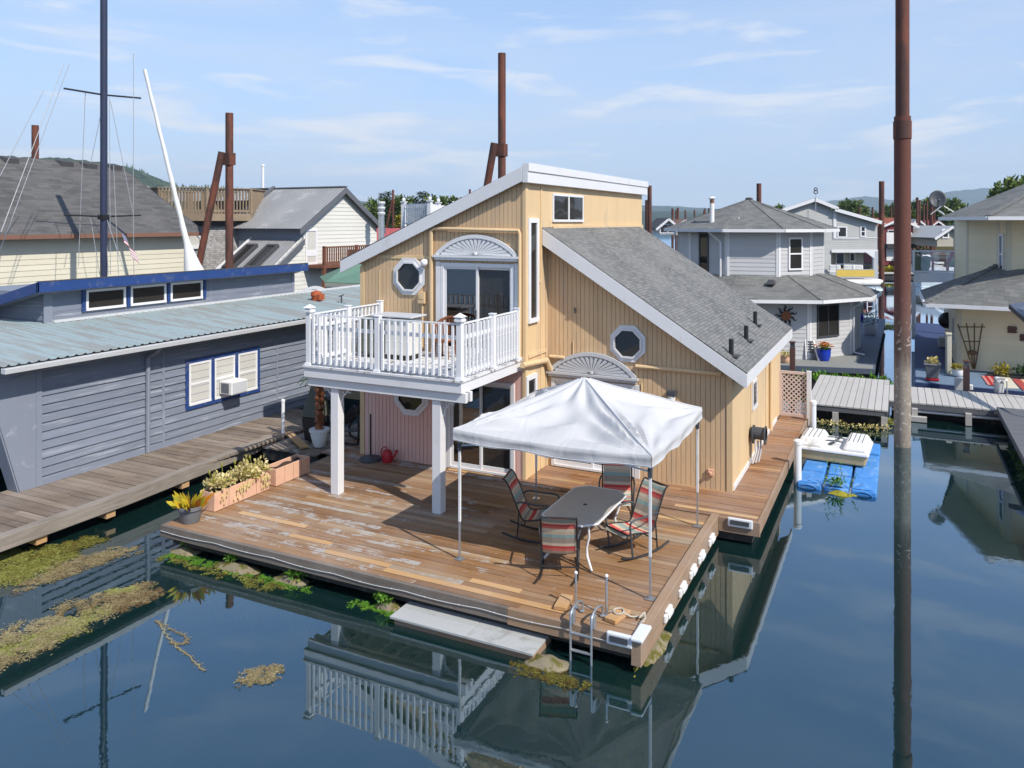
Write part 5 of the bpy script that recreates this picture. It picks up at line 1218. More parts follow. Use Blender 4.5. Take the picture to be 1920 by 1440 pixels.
p = V((-16.5, 20.9, 3.26)); mb = MB(); mb.tube([p, p + Z_ * .26], .025, 6); mb.tube([p + V((0, -.12, .24)), p + V((0, .12, .28))], .02, 6); mb.box(p.x - .1, p.y - .12, p.z - .01, p.x + .1, p.y + .12, p.z + .012); mb.build('vent_pipe', M['darkgrey'], rf)
# its old wooden walkway
t = thing('wooden_walkway', 'weathered grey plank walkway along the blue grey floating home', 'walkway', (-15, 12, .2))
mb = MB(); boards(mb, WX - .3, -14.05, 4.0, 17.9, .5, 'x', .19, .016, .05, (3, 4), lambda x, y: .15, .007)
o = mb.build('decking', M['oldwood'], t)
mb = MB(); mb.rn = .6; L_ = [(-13.86, 4), (-13.88, 8.3), (-13.90, 10.9), (-14.08, 13.4), (-14.27, 15.4)]
mb.v = []; 
for (a, b) in zip(L_, L_[1:]):
    mb.hexa([(a[0] - .2, a[1], .26), (a[0], a[1], .26), (b[0], b[1], .26), (b[0] - .2, b[1], .26), (a[0] - .2, a[1], .515), (a[0], a[1], .515), (b[0], b[1], .515), (b[0] - .2, b[1], .515)])
mb.build('edge_beam', M['beam'], t, bevel=.012)
for y in (7.4, 9.0, 10.4, 12.3, 14.2, 5.6): mb = MB(); mb.box(-14.3, y, .12, -13.95 - max(0, y - 11) * .075, y + .2, .258); mb.build('cross_beam', M['leafbeam'] if 'leafbeam' in M else M['newwood'], t)
mb = MB(); mb.box(-16.2, 4, -.2, -14.5, 17.5, .44); mb.build('float', M['blackwood'], t)
# ================================================================= cream house, sailboat and piles behind it
t = thing('boathouse', 'cream lap sided boathouse with big dark shingle roof behind the sailboat mast', 'house', (-31, 18, 0))
mb = MB(); hlap(mb, (-28, 6, .6), Y_, X_, [(0, 0), (18.85, 0), (18.85, 5.0), (0, 5.0)], .2, .02); mb.build('wall', M['cream'], t)
mb = MB(); hlap(mb, (-28, 24.86, .6), -X_, Y_, [(0, 0), (9, 0), (9, 4.9), (5, 7.3), (0, 4.7)], .2, .02); mb.box(-37, 6, .3, -28.02, 24.84, 5.2); mb.build('core', M['cream'], t)
mb = MB(); mb.face([(-27.5, 5.5, 5.48), (-27.5, 25.35, 5.48), (-33.2, 25.35, 8.66), (-33.2, 5.5, 8.66)]); mb.face([(-33.2, 5.5, 8.66), (-33.2, 25.35, 8.66), (-38.5, 25.35, 5.48), (-38.5, 5.5, 5.48)])
rf = mb.build('roof', M['shingle_dark'], t)
mb = MB(); mb.box(-27.56, 5.5, 5.34, -27.46, 25.36, 5.50); mb.build('fascia', M['soffit'], rf); mb = MB(); mb.prism([(-27.5, 25.36, 5.36), (-27.5, 25.36, 5.48), (-33.2, 25.36, 8.65), (-33.2, 25.36, 8.5)], (0, .06, 0)); mb.build('rake_board', M['edge'], rf)
for (px, py) in ((18, 302), (122, 308), (167, 312), (214, 315)):
    m_ = (8.66 - 5.48) / (-33.2 + 27.5); r = ray(px, py); tt = (5.48 + 27.5 * m_ - EYE) / (r.z - m_ * r.x); p = V((0, 0, EYE)) + r * tt
    mb = MB(); mb.hexa([(p.x - .3, p.y - .28, p.z + .16), (p.x + .2, p.y - .28, p.z - .10), (p.x + .2, p.y + .28, p.z - .10), (p.x - .3, p.y + .28, p.z + .16), (p.x - .28, p.y - .25, p.z + .22), (p.x + .22, p.y - .25, p.z + .09), (p.x + .22, p.y + .25, p.z + .09), (p.x - .28, p.y + .25, p.z + .22)]); mb.build('roof_vent', M['edge'], rf)
MX, MYY = -24.1, 17.87
t = thing('sailboat', 'sailboat with dark navy mast and spreaders moored behind the blue grey home', 'boat', (MX, MYY, 0))
mb = MB()                                                        # hull lies along the channel
hl = [(-5, .9), (-3, 1.35), (0, 1.55), (3, 1.25), (5.2, .5), (6.2, .05)]; vs = []
for (s, w_) in hl:
    for (k, z) in ((-1, 1.15 + .05 * abs(s) / 3), (-.92, .6), (-.55, -.1), (.55, -.1), (.92, .6), (1, 1.15 + .05 * abs(s) / 3)): vs.append((MX + w_ * k, MYY + 1 - s, z))
mb.mesh(vs, [(i * 6 + j, i * 6 + j + 1, i * 6 + 7 + j, i * 6 + 6 + j) for i in range(5) for j in range(5)] + [(i * 6 + 5, i * 6, i * 6 + 6, i * 6 + 11) for i in range(5)] + [(0, 1, 2, 3, 4, 5)])
mb.build('hull', M['whiteplastic'], t); mb = MB(); mb.hexa([(MX - .9, MYY - 1.6, 1.2), (MX + .9, MYY - 1.6, 1.2), (MX + .9, MYY + 2.2, 1.2), (MX - .9, MYY + 2.2, 1.2), (MX - .7, MYY - 1.2, 1.75), (MX + .7, MYY - 1.2, 1.75), (MX + .7, MYY + 1.9, 1.75), (MX - .7, MYY + 1.9, 1.75)]); mb.build('cabin', M['whiteplastic'], t, bevel=.08)
mtop = 13.5
mb = MB(); mb.tube([(MX, MYY, 1.2), (MX + .0, MYY, mtop)], .115, 12); mast = mb.build('mast', M['navymast'], t, smooth=True); mast['label'] = 'dark navy mast'
mb = MB()
s1 = onx(196, 406, MX); s2 = onx(201, 179, MX)
for z in (s1.z, s2.z):
    for sg in (-1, 1): mb.tube([(MX, MYY, z), (MX + .25 * sg, MYY + 1.25 * sg, z + .05)], .032, 6)
mb.box(MX - .14, MYY - .14, s1.z - .1, MX + .14, MYY + .14, s1.z + .06); mb.build('spreader', M['black'], mast)
mb = MB()
def stay(px0, py0, px1, py1, d0, d1=None):
    mb.tube([pp(px0, py0, d0), pp(px1, py1, d1 or d0)], .011, 5)
YM = MX * -SA + MYY * CA
for (a, b, c, d, e0, e1) in ((207, 190, 250, 402, YM, YM + .5), (250, 402, 251, 515, YM + .5, YM + .5), (250, 100, 250, 402, YM + .5, YM + .5), (160, 170, 147, 500, YM - .4, YM - .4), (193, 195, 170, 305, YM, YM), (205, 180, 207, 515, YM - .1, YM - .1), (213, 310, 222, 515, YM, YM), (200, 410, 235, 515, YM, YM - .8), (198, 410, 203, 515, YM, YM), (120, 120, 2, 435, YM - 1, YM - 5), (130, 120, 0, 470, YM - 1, YM - 4), (82, 170, 0, 330, YM - 1, YM - 4), (170, 410, 187, 515, YM, YM)): stay(a, b, c, d, e0, e1)
mb.build('rigging', M['wire'], t)
mb = MB(); tp = pp(271, 130, YM + 1.2); bt = pp(366, 520, YM + 2.6); path = [tp.lerp(bt, k / 30) for k in range(31)]
for k, p in enumerate(path): p.x += .006 * math.sin(k * 1.3)
mb.tube(path, [(.058 + .07 * (k / 30) ** 2 + .006 * math.sin(k * 1.7)) + (.30 * ((k - 24) / 6) ** 1.5 if k > 24 else 0) for k in range(31)], 10); mb.build('furled_sail', M['sail'], t, smooth=True)
t = thing('flag', 'small faded striped flag hanging limp from the rigging', 'flag', pp(229, 437, YM))
mb = MB(); fp0, fp1 = pp(228, 437, YM - .2), pp(254, 476, YM - .2); sd = V((.1, .1, .22))
for k in range(7):
    mb.mi = k % 2
    for j in range(10):
        a, b = fp0.lerp(fp1, j / 10), fp0.lerp(fp1, (j + 1) / 10)
        wv = lambda q: Y_ * (.05 * math.sin(q * 7)) + Z_ * (.03 * math.sin(q * 9)); wd = .34 - .1
        o0 = Z_ * (-.36 * (k / 7)) + X_ * .16 * (k / 7); o1 = Z_ * (-.36 * ((k + 1) / 7)) + X_ * .16 * ((k + 1) / 7)
        mb.mi = k % 2 if not (j < 3 and k < 4) else 2
        mb.face([a + wv(j / 10) + o0, b + wv((j + 1) / 10) + o0, b + wv((j + 1) / 10) + o1, a + wv(j / 10) + o1])
mb.build('cloth', [mat('flag_red', (.30, .10, .12), .8), mat('flag_white', (.6, .6, .6), .8), mat('flag_blue', (.14, .15, .22), .8)], t, solid=.004)
def pile(label, px, ptop, pbase, Y, wpx, brace=None, name='steel_pile', z0=-1.5, group='rust brown steel piles'):
    p = pp(px, CY, Y); top = EYE - (ptop - CY) / FX * Y; r_ = wpx / FX * Y / 2
    t = thing(name, label, 'pile', (p.x, p.y, z0), group)
    mb = MB(); mb.tube([(p.x, p.y, z0), (p.x, p.y, top)], r_, 16); mb.build('shaft', M['rust'], t, smooth=True)
    if brace:
        (bx0, by0, bx1, by1, wb) = brace; a, b = pp(bx0, by0, Y - .1), pp(bx1, by1, Y + .2)
        b = a + (b - a) * 1.0; ext = a + (b - a) * (a.z - z0) / max(.1, (a.z - b.z))
        mb = MB(); mb.tube([a, ext], wb / FX * Y / 2, 14); mb.build('brace', M['rust'], t, smooth=True)
        mb = MB(); c = V((p.x, p.y, a.z - r_ * 1.8)); mb.box(c.x - r_ * 1.5, c.y - r_ * 1.12, c.z - r_ * 1.6, c.x + r_ * 1.12, c.y + r_ * 1.12, c.z + r_ * 1.6); mb.build('clamp', M['rust'], t)
    return t
pile('rust brown steel pile with leaning brace in front of the grey metal roof house', 430, 212, 500, 34, 14.2, (416, 285, 376, 480, 13))
pile('tall rust brown steel pile with leaning brace behind the tan home peak', 941, 100, 350, 36, 14.6, (927, 268, 914, 345, 14))
pile('short rust brown steel pile top showing over the dark shingle roof', 66, 235, 300, 44, 12.5)
# ================================================================= shingled tower and grey metal roof house
t = thing('shingled_tower', 'octagonal grey shingled tower house with wooden roof deck', 'house', pp(392, CY, 47) - Z_ * EYE)
c = V((-32.6, 30.0, 0))
def ngon(c, r, n=8, z=0, rot=0): return [V((c.x + r * math.cos(2 * math.pi * i / n + rot), c.y + r * math.sin(2 * math.pi * i / n + rot), z)) for i in range(n)]
mb = MB(); mb.prism(ngon(c, 2.55, 8, .2, A + R(-67)), (0, 0, 5.75)); wl = mb.build('wall', M['shake'], t)
mb = MB(); a_ = A - R(90) + R(10); nn = V((math.cos(a_), math.sin(a_), 0)); cc = c + nn * 2.42 + Z_ * 5.05; 
for rr_, o_ in ((.46, 0),): mb.ring(octo(cc, .46, V((-nn.y, nn.x, 0))), octo(cc, .30, V((-nn.y, nn.x, 0))), nn * .08)
wf = mb.build('octagonal_window', M['vinyl'], t); g = MB(); g.prism(octo(cc - nn * .01, .33, V((-nn.y, nn.x, 0))), nn * .04); g.build('pane', M['blind'], wf)
mb = MB(); zt = 6.15; mb.prism(ngon(c, 2.7, 8, 5.75, A + R(-67)), (0, 0, .25)); mb.build('deck_joist', M['edge'], t)
mb = MB(); mb.prism(ngon(c, 3.05, 8, 6.0, A + R(-67)), (0, 0, .36)); mb.build('roof_deck', M['greywoodrail'], t)
mb = MB(); ps = ngon(c, 3.0, 8, 6.36, A + R(-67))
for i in range(8):
    a, b = ps[i], ps[(i + 1) % 8]; mb.bar(a + Z_ * 1.26, b + Z_ * 1.26, .16, .05); mb.bar(a + Z_ * .14, b + Z_ * .14, .05, .09)
    for k in range(14): q = a.lerp(b, (k + .5) / 14); mb.box(q.x - .028, q.y - .028, q.z + .02, q.x + .028, q.y + .028, q.z + 1.25)
    mb.box(a.x - .06, a.y - .06, a.z, a.x + .06, a.y + .06, a.z + 1.25)
mb.build('railing', M['greywoodrail'], t)
GX = -26.0
t = thing('gabled_house', 'off white gabled house with grey metal roofs and two skylights', 'house', (-30, 32, 0)); gh = t
gy0, gy1 = 29.9, 36.0; gm_ = (gy0 + gy1) / 2
def eaz(px, py): return onx(px, py, GX)
mb = MB(); hlap(mb, (GX, gy0, .5), Y_, X_, [(0, 0), (6.1, 0), (6.1, 5.35), (3.05, 7.2), (0, 5.35)], .2, .02); hlap(mb, (GX, 26.2, .5), Y_, X_, [(0, 0), (3.7, 0), (3.7, 4.75), (0, 2.2)], .2, .02); mb.box(-30.3, gy0 + .03, .3, GX - .02, gy1, 5.7); mb.build('wall', M['offwhite'], t)
mb = MB(); corrug(mb, (GX + .3, gy0 - .4, 5.62), (-30.6, gy0 - .4, 5.62), (-30.6, gm_, 7.75), (GX + .3, gm_, 7.75), .2, .03, 4); corrug(mb, (GX + .3, gy1 + .4, 5.62), (-38, gy1 + .4, 5.62), (-38, gm_, 7.75), (GX + .3, gm_, 7.75), .4, .03, 4)
corrug(mb, (-30.6, 32.2, 7.12), (-38, 32.2, 7.12), (-38, gm_, 7.72), (-30.6, gm_, 7.72), .2, .03, 4); u_ = mb.build('roof', M['greymetal'], t); u_['label'] = 'upper grey metal gable roof'
mb = MB(); mb.prism([(GX + .3, gy0 - .42, 5.32), (GX + .3, gm_, 7.43), (GX + .3, gm_, 7.74), (GX + .3, gy0 - .42, 5.62)], (-.05, 0, 0)); mb.prism([(GX + .3, gy1 + .42, 5.32), (GX + .3, gm_, 7.43), (GX + .3, gm_, 7.74), (GX + .3, gy1 + .42, 5.62)], (-.05, 0, 0)); mb.build('rake_board', M['greyframe'], u_)
mb = MB(); mb.bar((-30.6, gy0 - .43, 5.69), (-30.6, gm_, 7.85), .18, .12); mb.bar((-38, gm_, 7.78), (GX + .3, gm_, 7.78), .2, .06); mb.build('ridge_cap', M['greyframe'], u_)
mb = MB(); mb.box(-30.2, gy0 - .02, 5.0, GX + .1, gy0 + .02, 5.6); mb.build('wall_panel', M['bluegreyflat'], t)
mb = MB(); corrug(mb, (-29.2, 25.6, 2.3), (GX + .15, 25.6, 2.3), (GX + .15, gy0, 5.12), (-29.2, gy0, 5.12), .2, .03, 4)
l_ = mb.build('roof', M['greymetal'], t); l_['label'] = 'lean to grey metal roof with skylights'
mb = MB(); mb.prism([(GX + .16, 25.6, 2.05), (GX + .16, gy0, 4.85), (GX + .16, gy0, 5.13), (GX + .16, 25.6, 2.33)], (.04, 0, 0)); mb.build('rake_board', M['greyframe'], l_); mb = MB(); mb.prism([(-29.2, 25.6, 2.2), (-29.2, gy0, 5.02), (-29.2, gy0, 5.2), (-29.2, 25.6, 2.38)], (-.12, 0, 0)); mb.build('rake_board', M['white'], l_)
for xs in (-27.6, -28.95):
    sl = (5.12 - 2.3) / (gy0 - 25.6); dz = .16; y0_, y1_ = 27.7, 29.3; z0_, z1_ = 2.3 + sl * (y0_ - 25.6), 2.3 + sl * (y1_ - 25.6)
    mb = MB(); mb.ring([(xs, y0_, z0_), (xs + .75, y0_, z0_), (xs + .75, y1_, z1_), (xs, y1_, z1_)], [(xs + .12, y0_ + .12, z0_ + .12 * sl), (xs + .63, y0_ + .12, z0_ + .12 * sl), (xs + .63, y1_ - .12, z1_ - .12 * sl), (xs + .12, y1_ - .12, z1_ - .12 * sl)], (0, -.05, dz)); o = mb.build('skylight', M['edge'], l_)
    g = MB(); g.face([(xs + .1, y0_ + .05, z0_ + .10), (xs + .65, y0_ + .05, z0_ + .10), (xs + .65, y1_ - .15, z1_ + .03), (xs + .1, y1_ - .15, z1_ + .03)]); g.build('pane', M['glass'], o)
winframe(t, (GX + .02, 30.55, 4.72), Y_, X_, .85, 1.75, .10, .05, gm='blind', name='door', bars=((-.3, .3),))
winframe(t, (GX + .02, 28.6, 3.35), Y_, X_, .9, 1.1, .1, .05); winframe(t, (GX + .02, 27.5, 2.7), Y_, X_, .8, .9, .1, .05, gm='blind'); winframe(t, (GX + .02, 29.2, 1.9), Y_, X_, .7, 1.3, .06, .05, gm='blind')
mb = MB(); mb.box(GX, gy0 + .05, 3.72, GX + 1.3, gy1 + 1.5, 3.86); bl = mb.build('balcony', M['brownrail'], t); bl['label'] = 'brown wooden balcony under the gable'
mb = MB(); mb.bar((GX + 1.25, gy0 + .1, 4.72), (GX + 1.25, gy1 + 1.5, 4.72), .1, .06); mb.bar((GX + 1.25, gy0 + .1, 3.98), (GX + 1.25, gy1 + 1.5, 3.98), .05, .07)
for k in range(44): y = gy0 + .2 + k * .168; mb.box(GX + 1.22, y, 3.95, GX + 1.27, y + .05, 4.7)
for y in (gy0 + .1, gy0 + 2.6, gy0 + 5.2): mb.box(GX + 1.17, y, 3.7, GX + 1.31, y + .14, 4.78)
mb.build('railing', M['brownrail'], bl); mb = MB(); mb.box(GX + 1.15, gy0 + .08, .3, GX + 1.3, gy0 + .23, 3.7); mb.box(GX + 1.15, gy1 + .9, .3, GX + 1.3, gy1 + 1.05, 3.7); mb.build('post', M['brownrail'], bl)
t = thing('garden_cabin', 'small cabin with a green roof between the metal roof house and the tan home', 'cabin', (-17.5, 29, 0))
a0, a1 = pp(640, 545, 33), pp(720, 545, 31.5)
mb = MB(); q0, q1, q2 = pp(610, 531, 33), pp(700, 534, 31), pp(655, 497, 35); q3 = pp(720, 497, 35); mb.face([q0, q1, q3, q2]); mb.face([q0, q2, pp(600, 520, 37)]); rf = mb.build('roof', M['greenroof'], t, solid=.08)
mb = MB(); mb.bar(q0 - Z_ * .06, q1 - Z_ * .06, .06, .14); mb.build('gutter', M['cream'], rf)
mb = MB(); b0, b1 = pp(630, 540, 33.6), pp(720, 540, 32); mb.hexa([V((b0.x, b0.y, .3)), V((b1.x, b1.y, .3)), V((b1.x - .8, b1.y + 1.6, .3)), V((b0.x - .8, b0.y + 1.6, .3)), V((b0.x, b0.y, q0.z - .1)), V((b1.x, b1.y, q0.z - .1)), V((b1.x - .8, b1.y + 1.6, q0.z)), V((b0.x - .8, b0.y + 1.6, q0.z))]); mb.build('wall', M['tan'], t)
t = thing('arched_trellis', 'white arched garden rail seen over the blue metal roof', 'trellis', pp(590, 560, 30.5)); mb = MB()
for k in range(12):
    a, b = pp(568 + k * 4.2, 547 - 8 * math.sin(math.pi * k / 11), 30.5), pp(568 + (k + 1) * 4.2, 547 - 8 * math.sin(math.pi * (k + 1) / 11), 30.5); 
    if k < 11: mb.bar(a, b, .04, .12)
    if k % 3 == 0: mb.bar(V((a.x, a.y, 2.2)), a, .05, .05, X_)
mb.build('arch', M['vinyl'], t)
t = thing('stove_pipe', 'tall galvanised stove pipe with ringed cap rising behind the tan home roof', 'chimney', pp(715, 455, 42)); c = pp(715, 470, 42); top = pp(715, 380, 42)
mb = MB(); mb.tube([c, top], .16, 14); mb.build('flue', M['galv'], t, smooth=True); mb = MB()
for k in range(3): mb.lathe(top - Z_ * (.08 + .28 * k), [(.2, 0), (.22, .08), (.19, .14)], 14)
mb.build('cap', M['greywhite'], t, smooth=True)
mb = MB(); b = V((c.x, c.y, 0)); mb.box(b.x - 1.6, b.y - 1.2, 0.2, b.x + .9, b.y + 1.6, c.z + .06); mb.build('base_roof', M['shingle_dark'], t)
t = thing('red_roof_building', 'building with a bright red metal roof behind the stove pipe', 'house', pp(735, 470, 60) - Z_ * 3)
a, b = pp(690, 452, 58), pp(800, 452, 58); c, d = pp(800, 428, 66), pp(690, 428, 66); mb = MB(); corrug(mb, a, b, c, d, .4, .04, 4); mb.build('roof', M['redroof'], t); mb = MB(); mb.hexa([V((q.x, q.y, .2)) for q in (a, b, c, d)] + [q - Z_ * .1 for q in (a, b, c, d)]); mb.build('wall', M['offwhite'], t)
# white railed roof terrace
t = thing('terrace_house', 'grey house with white picket railed roof terrace behind the tan home', 'house', pp(830, 470, 50) - Z_ * 3.4)
pts = [pp(757, 432, 50), pp(806, 432, 47.5), pp(822, 432, 52), pp(850, 432, 58), pp(900, 432, 58)]; zt = EYE - (424 - CY) / FX * 50
mb = MB(); P_ = [V((q.x, q.y, 0)) for q in pts]
far_ = [P_[4] + V((-5, 6, 0)), P_[0] + V((-2, 7, 0))]
mb.prism([V((q.x, q.y, zt - .35)) for q in P_ + far_], (0, 0, .35)); mb.build('terrace', M['whiteplastic'], t); cen = sum(P_, V((0, 0, 0))) / 5; mb = MB(); mb.prism([V((q.x, q.y, .3)) for q in [p.lerp(cen, .12) + V((0, .3, 0)) for p in P_] + far_], (0, 0, zt - .66)); mb.build('wall', M['fargrey'], t)
mb = MB()
for a, b in zip(P_, P_[1:]):
    n = max(3, int((b - a).length / .24)); mb.bar(a + Z_ * (zt + 1.35), b + Z_ * (zt + 1.35), .06, .08); mb.bar(a + Z_ * (zt + .15), b + Z_ * (zt + .15), .06, .08); mb.bar(a + Z_ * (zt + 1.1), b + Z_ * (zt + 1.1), .05, .06)
    for k in range(n): q = a.lerp(b, (k + .5) / n); mb.box(q.x - .035, q.y - .035, zt + .1, q.x + .035, q.y + .035, zt + 1.34)
mb.build('railing', M['vinyl'], t)
mb = MB()
for q in P_:
    mb = MB(); mb.box(q.x - .12, q.y - .12, zt - .3, q.x + .12, q.y + .12, zt + 1.5); mb.box(q.x - .17, q.y - .17, zt + 1.5, q.x + .17, q.y + .17, zt + 1.56); mb.ball((q.x, q.y, zt + 1.68), .12, 8, 6); mb.build('railing_post', M['vinyl'], t)
t = thing('flagpole', 'thin white pole standing on the grey metal roof ridge', 'pole', pp(493, 368, 44)); mb = MB(); mb.tube([pp(493, 380, 44), pp(493, 312, 44)], .07, 8); mb.build('shaft', M['vinyl'], t); mb = MB(); mb.ball(pp(493, 311, 44), .1, 8, 6); mb.build('finial', M['vinyl'], t)
pile('short dark pile top just above the grey metal ridge', 602, 358, 372, 70, 5)
pile('thin pile with a red leaning brace in front of the far trees', 737, 356, 440, 66, 4.2, (735, 375, 724, 430, 4))
pile('short dark pile top behind the tan home sloping roof', 881, 355, 366, 60, 4.2)
# ================================================================= right side: pile, docks
p = onz(1692, 836, 0)
t = thing('steel_pile', 'very tall rust brown steel pile beside the dock, pale and barnacled near the water', 'pile', (p.x, p.y, -1.5), 'rust brown steel piles')
pm_ = NT('weathered_pile'); pv_ = pm_.coord('Object'); sx_ = pm_.n('SeparateXYZ'); pm_.L.new(pv_, sx_.inputs[0])
na = pm_.noise(pm_.coord('Object', (1, 1, .3)), 2.2, 6, .65); nb = pm_.noise(pv_, 14, 5, .7)
hz_ = pm_.math('ADD', sx_.outputs[2], pm_.math('MULTIPLY_ADD', na, 1.4, -.7))
body = pm_.ramp(pm_.math('DIVIDE', hz_, 12.0), [(.10, (.30, .26, .21)), (.29, (.33, .285, .235)), (.33, (.13, .092, .075)), (.40, (.155, .085, .068)), (.50, (.15, .06, .045)), (1, (.125, .042, .030))])
c_ = pm_.mix(pm_.ramp(nb, [(.4, .0), (.62, .55)]), body, pm_.mix(.5, body, (.06, .035, .028)))
lowm = pm_.ramp(pm_.math('DIVIDE', sx_.outputs[2], 12.0), [(.36, 1), (.46, 0)])
c_ = pm_.mix(pm_.math('MULTIPLY', pm_.ramp(pm_.noise(pv_, 9, 4, .6), [(.60, 0), (.65, 1)]), lowm), c_, (.48, .44, .38))
pm_.bump(nb, .5, .02); pm_.base(c_, .75, 0, .3)
mb = MB(); mb.tube([(p.x, p.y, -1.5), (p.x, p.y, 8.75)], .205, 24); mb.build('shaft', pm_.mat, t, smooth=True)
mb = MB(); mb.tube([(p.x, p.y, 8.6), (p.x, p.y, 13.2)], .17, 20); mb.build('upper_shaft', M['rust'], t, smooth=True)
mb = MB(); mb.tube([(p.x, p.y, 8.15), (p.x, p.y, 8.62)], .225, 20); mb.build('collar', M['rust'], t, smooth=True)
t = thing('dock_walkway', 'light grey composite dock walkway crossing behind the tall steel pile', 'dock', (1, 27.5, .2))
mb = MB(); boards(mb, -2.5, -.27, 25.0, 29.85, .55, 'y', .187, .014, .04, (9, 10)); boards(mb, -.27, 12, 26.62, 29.15, .52, 'y', .205, .014, .04, (9, 10)); mb.build('decking', M['composite'], t)
mb = MB(); mb.box(-2.5, 25.02, .36, -.27, 25.06, .505); mb.box(-.27, 26.63, .32, 12, 26.68, .475); mb.box(-.31, 25.0, .34, -.27, 26.6, .5)
for k in range(10): mb.box(-2.3 + k * 1.2, 27.0, .2, -2.2 + k * 1.2, 29, .46)
mb.box(-2.5, 29.80, .30, -.27, 29.84, .50); mb.build('frame', M['compdark'], t)
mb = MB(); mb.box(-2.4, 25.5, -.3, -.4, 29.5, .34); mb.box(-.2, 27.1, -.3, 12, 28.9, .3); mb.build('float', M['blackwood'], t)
mb = MB()
for x in (-1.75, -.45, .35, 1.75): mb.box(x, 24.96 if x < 0 else 26.45, .02, x + .16, 25.12 if x < 0 else 26.7, .36); 
mb.box(.0, 26.3, .02, .75, 26.5, .16); mb.build('pontoon_bracket', M['composite'], t)
mb = MB(); mb.tube([(-.2, 26.7, .25), (2.4, 26.7, .25), (6, 26.7, .25)], .045, 8); mb.build('conduit', M['gutter'], t, smooth=True)
mb = MB()
for k in range(26): leaves(mb, (-2.4 + k * .085, 24.75 + random.uniform(-.15, .15), .08), (.12, .14, .07), 14, .07, .3, .3)
tag(mb.build('shore_weed', M['leaf_dry']), 'dry yellowish weed growing at the waterline under the light dock', 'water weed')['kind'] = 'stuff'
t = thing('dark_dock', 'dark grey floating dock slab with leaves growing below its edge', 'dock', (4.5, 20, .2))
mb = MB(); boards(mb, 2.55, 7.0, 12.0, 26.55, .62, 'x', .19, .008, .03, (6, 7)); mb.build('slab', M['compdark'], t); mb = MB(); mb.box(2.53, 11.9, .46, 2.58, 26.55, .625); mb.build('edge_trim', M['compdark'], t, bevel=.008)
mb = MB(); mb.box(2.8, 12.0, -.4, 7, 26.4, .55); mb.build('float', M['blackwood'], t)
mb = MB()
for (y, n) in ((23.4, 40), (22.6, 45), (22.1, 60), (21.6, 60), (21.1, 40)): leaves(mb, (2.62, y, .22), (.14, .28, .16), n, .1, .3, .3)
tag(mb.build('dock_weed', M['leaf_dark']), 'dark leafy weed under the edge of the dark grey dock', 'water weed')['kind'] = 'stuff'
# ================================================================= octagonal grey home
oc = cw(10.75, 35.8); 
def fr(ang): a = A - R(90) + R(ang); return V((math.cos(a), math.sin(a), 0))
AL = [-141, -105, -69, -33, 5, 36, 64, 96, 130, 170]
t = thing('octagonal_home', 'pale grey many sided two storey floating home with shingle roofs', 'house', (oc.x, oc.y, .5)); oh = t
def ringpts(r_, z, off=0): return [oc + fr(a + off) * r_ + Z_ * z for a in AL]
def sided(r_, z0, z1, ex, off, corner=.09):
    mb, tr_ = MB(), MB(); n = len(AL); ps = ringpts(r_, 0, off)
    for i in range(n):
        a, b = ps[i], ps[(i + 1) % n]; S = (b - a).normalized(); N = V((S.y, -S.x, 0)); L = (b - a).length
        hlap(mb, a + Z_ * z0, S, N, [(0, 0), (L, 0), (L, z1 - z0), (0, z1 - z0)], ex, .018)
        for q, sgn in ((a, 1), (b, -1)): tr_.prism([q + Z_ * z0, q + S * sgn * corner + Z_ * z0, q + S * sgn * corner + Z_ * z1, q + Z_ * z1], N * .03)
    return mb, tr_
m1, t1 = sided(3.15, 3.4, 5.62, .17, 0); m1.build('wall', M['palegrey'], t); t1.build('corner_trim', M['white'], t)
m1, t1 = sided(4.62, .5, 2.8, .17, 8); m1.build('wall', M['palegrey'], t); t1.build('corner_trim', M['white'], t)
def hiproof(r0, z0, r1, z1, off, name, lab):
    mb = MB(); n = len(AL); lo, hi = ringpts(r0, z0, off), ringpts(max(r1, .01), z1, off)
    for i in range(n): mb.face([lo[i], lo[(i + 1) % n], hi[(i + 1) % n], hi[i]])
    o = mb.build('roof', M['shingle_green'], t); o['label'] = lab
    g = MB(); c = MB()
    for i in range(n):
        g.bar(lo[i] - Z_ * .07, lo[(i + 1) % n] - Z_ * .07, .12, .13); c.bar(lo[i] + Z_ * .012, hi[i] + Z_ * .012, .12, .015)
    g.build('gutter', M['white'], o); c.build('hip_cap', M['shingle_green'], o)
    s = MB(); s.prism([p - Z_ * .13 for p in lo], (0, 0, .02)); s.build('soffit', M['greywhite'], o); return o
ru = hiproof(3.75, 5.66, 0, 6.98, 0, 'roof', 'upper pyramid roof'); rl = hiproof(5.45, 2.92, 3.16, 3.72, 8, 'roof', 'lower skirt roof')
mb = MB(); mb.ball(oc + Z_ * 6.99, .18, 10, 5, .4); mb.build('apex_cap', M['edge'], ru)
def rp(px, py, Y): return pp(px, py, Y)
q = rp(1335, 414, 34.0); mb = MB(); mb.tube([q - Z_ * .1, q + Z_ * .75], .10, 10); mb.mi = 1; mb.tube([q + Z_ * .72, q + Z_ * .95], .09, 10); mb.mi = 0; mb.lathe(q + Z_ * .92, [(.12, 0), (.16, .05), (.1, .12)], 10); mb.build('flue', [M['whiteplastic'], M['soffit']], ru)
for (a, b, c_) in ((1385, 418, 33.6), (1465, 415, 34.3)):
    q = rp(a, b, c_); mb = MB(); mb.tube([q - Z_ * .2, q + Z_ * .25], .035, 6); mb.box(q.x - .2, q.y - .2, q.z - .03, q.x + .2, q.y + .2, q.z + .0); mb.build('vent_pipe', M['whiteplastic'] if a < 1400 else M['edge'], ru)
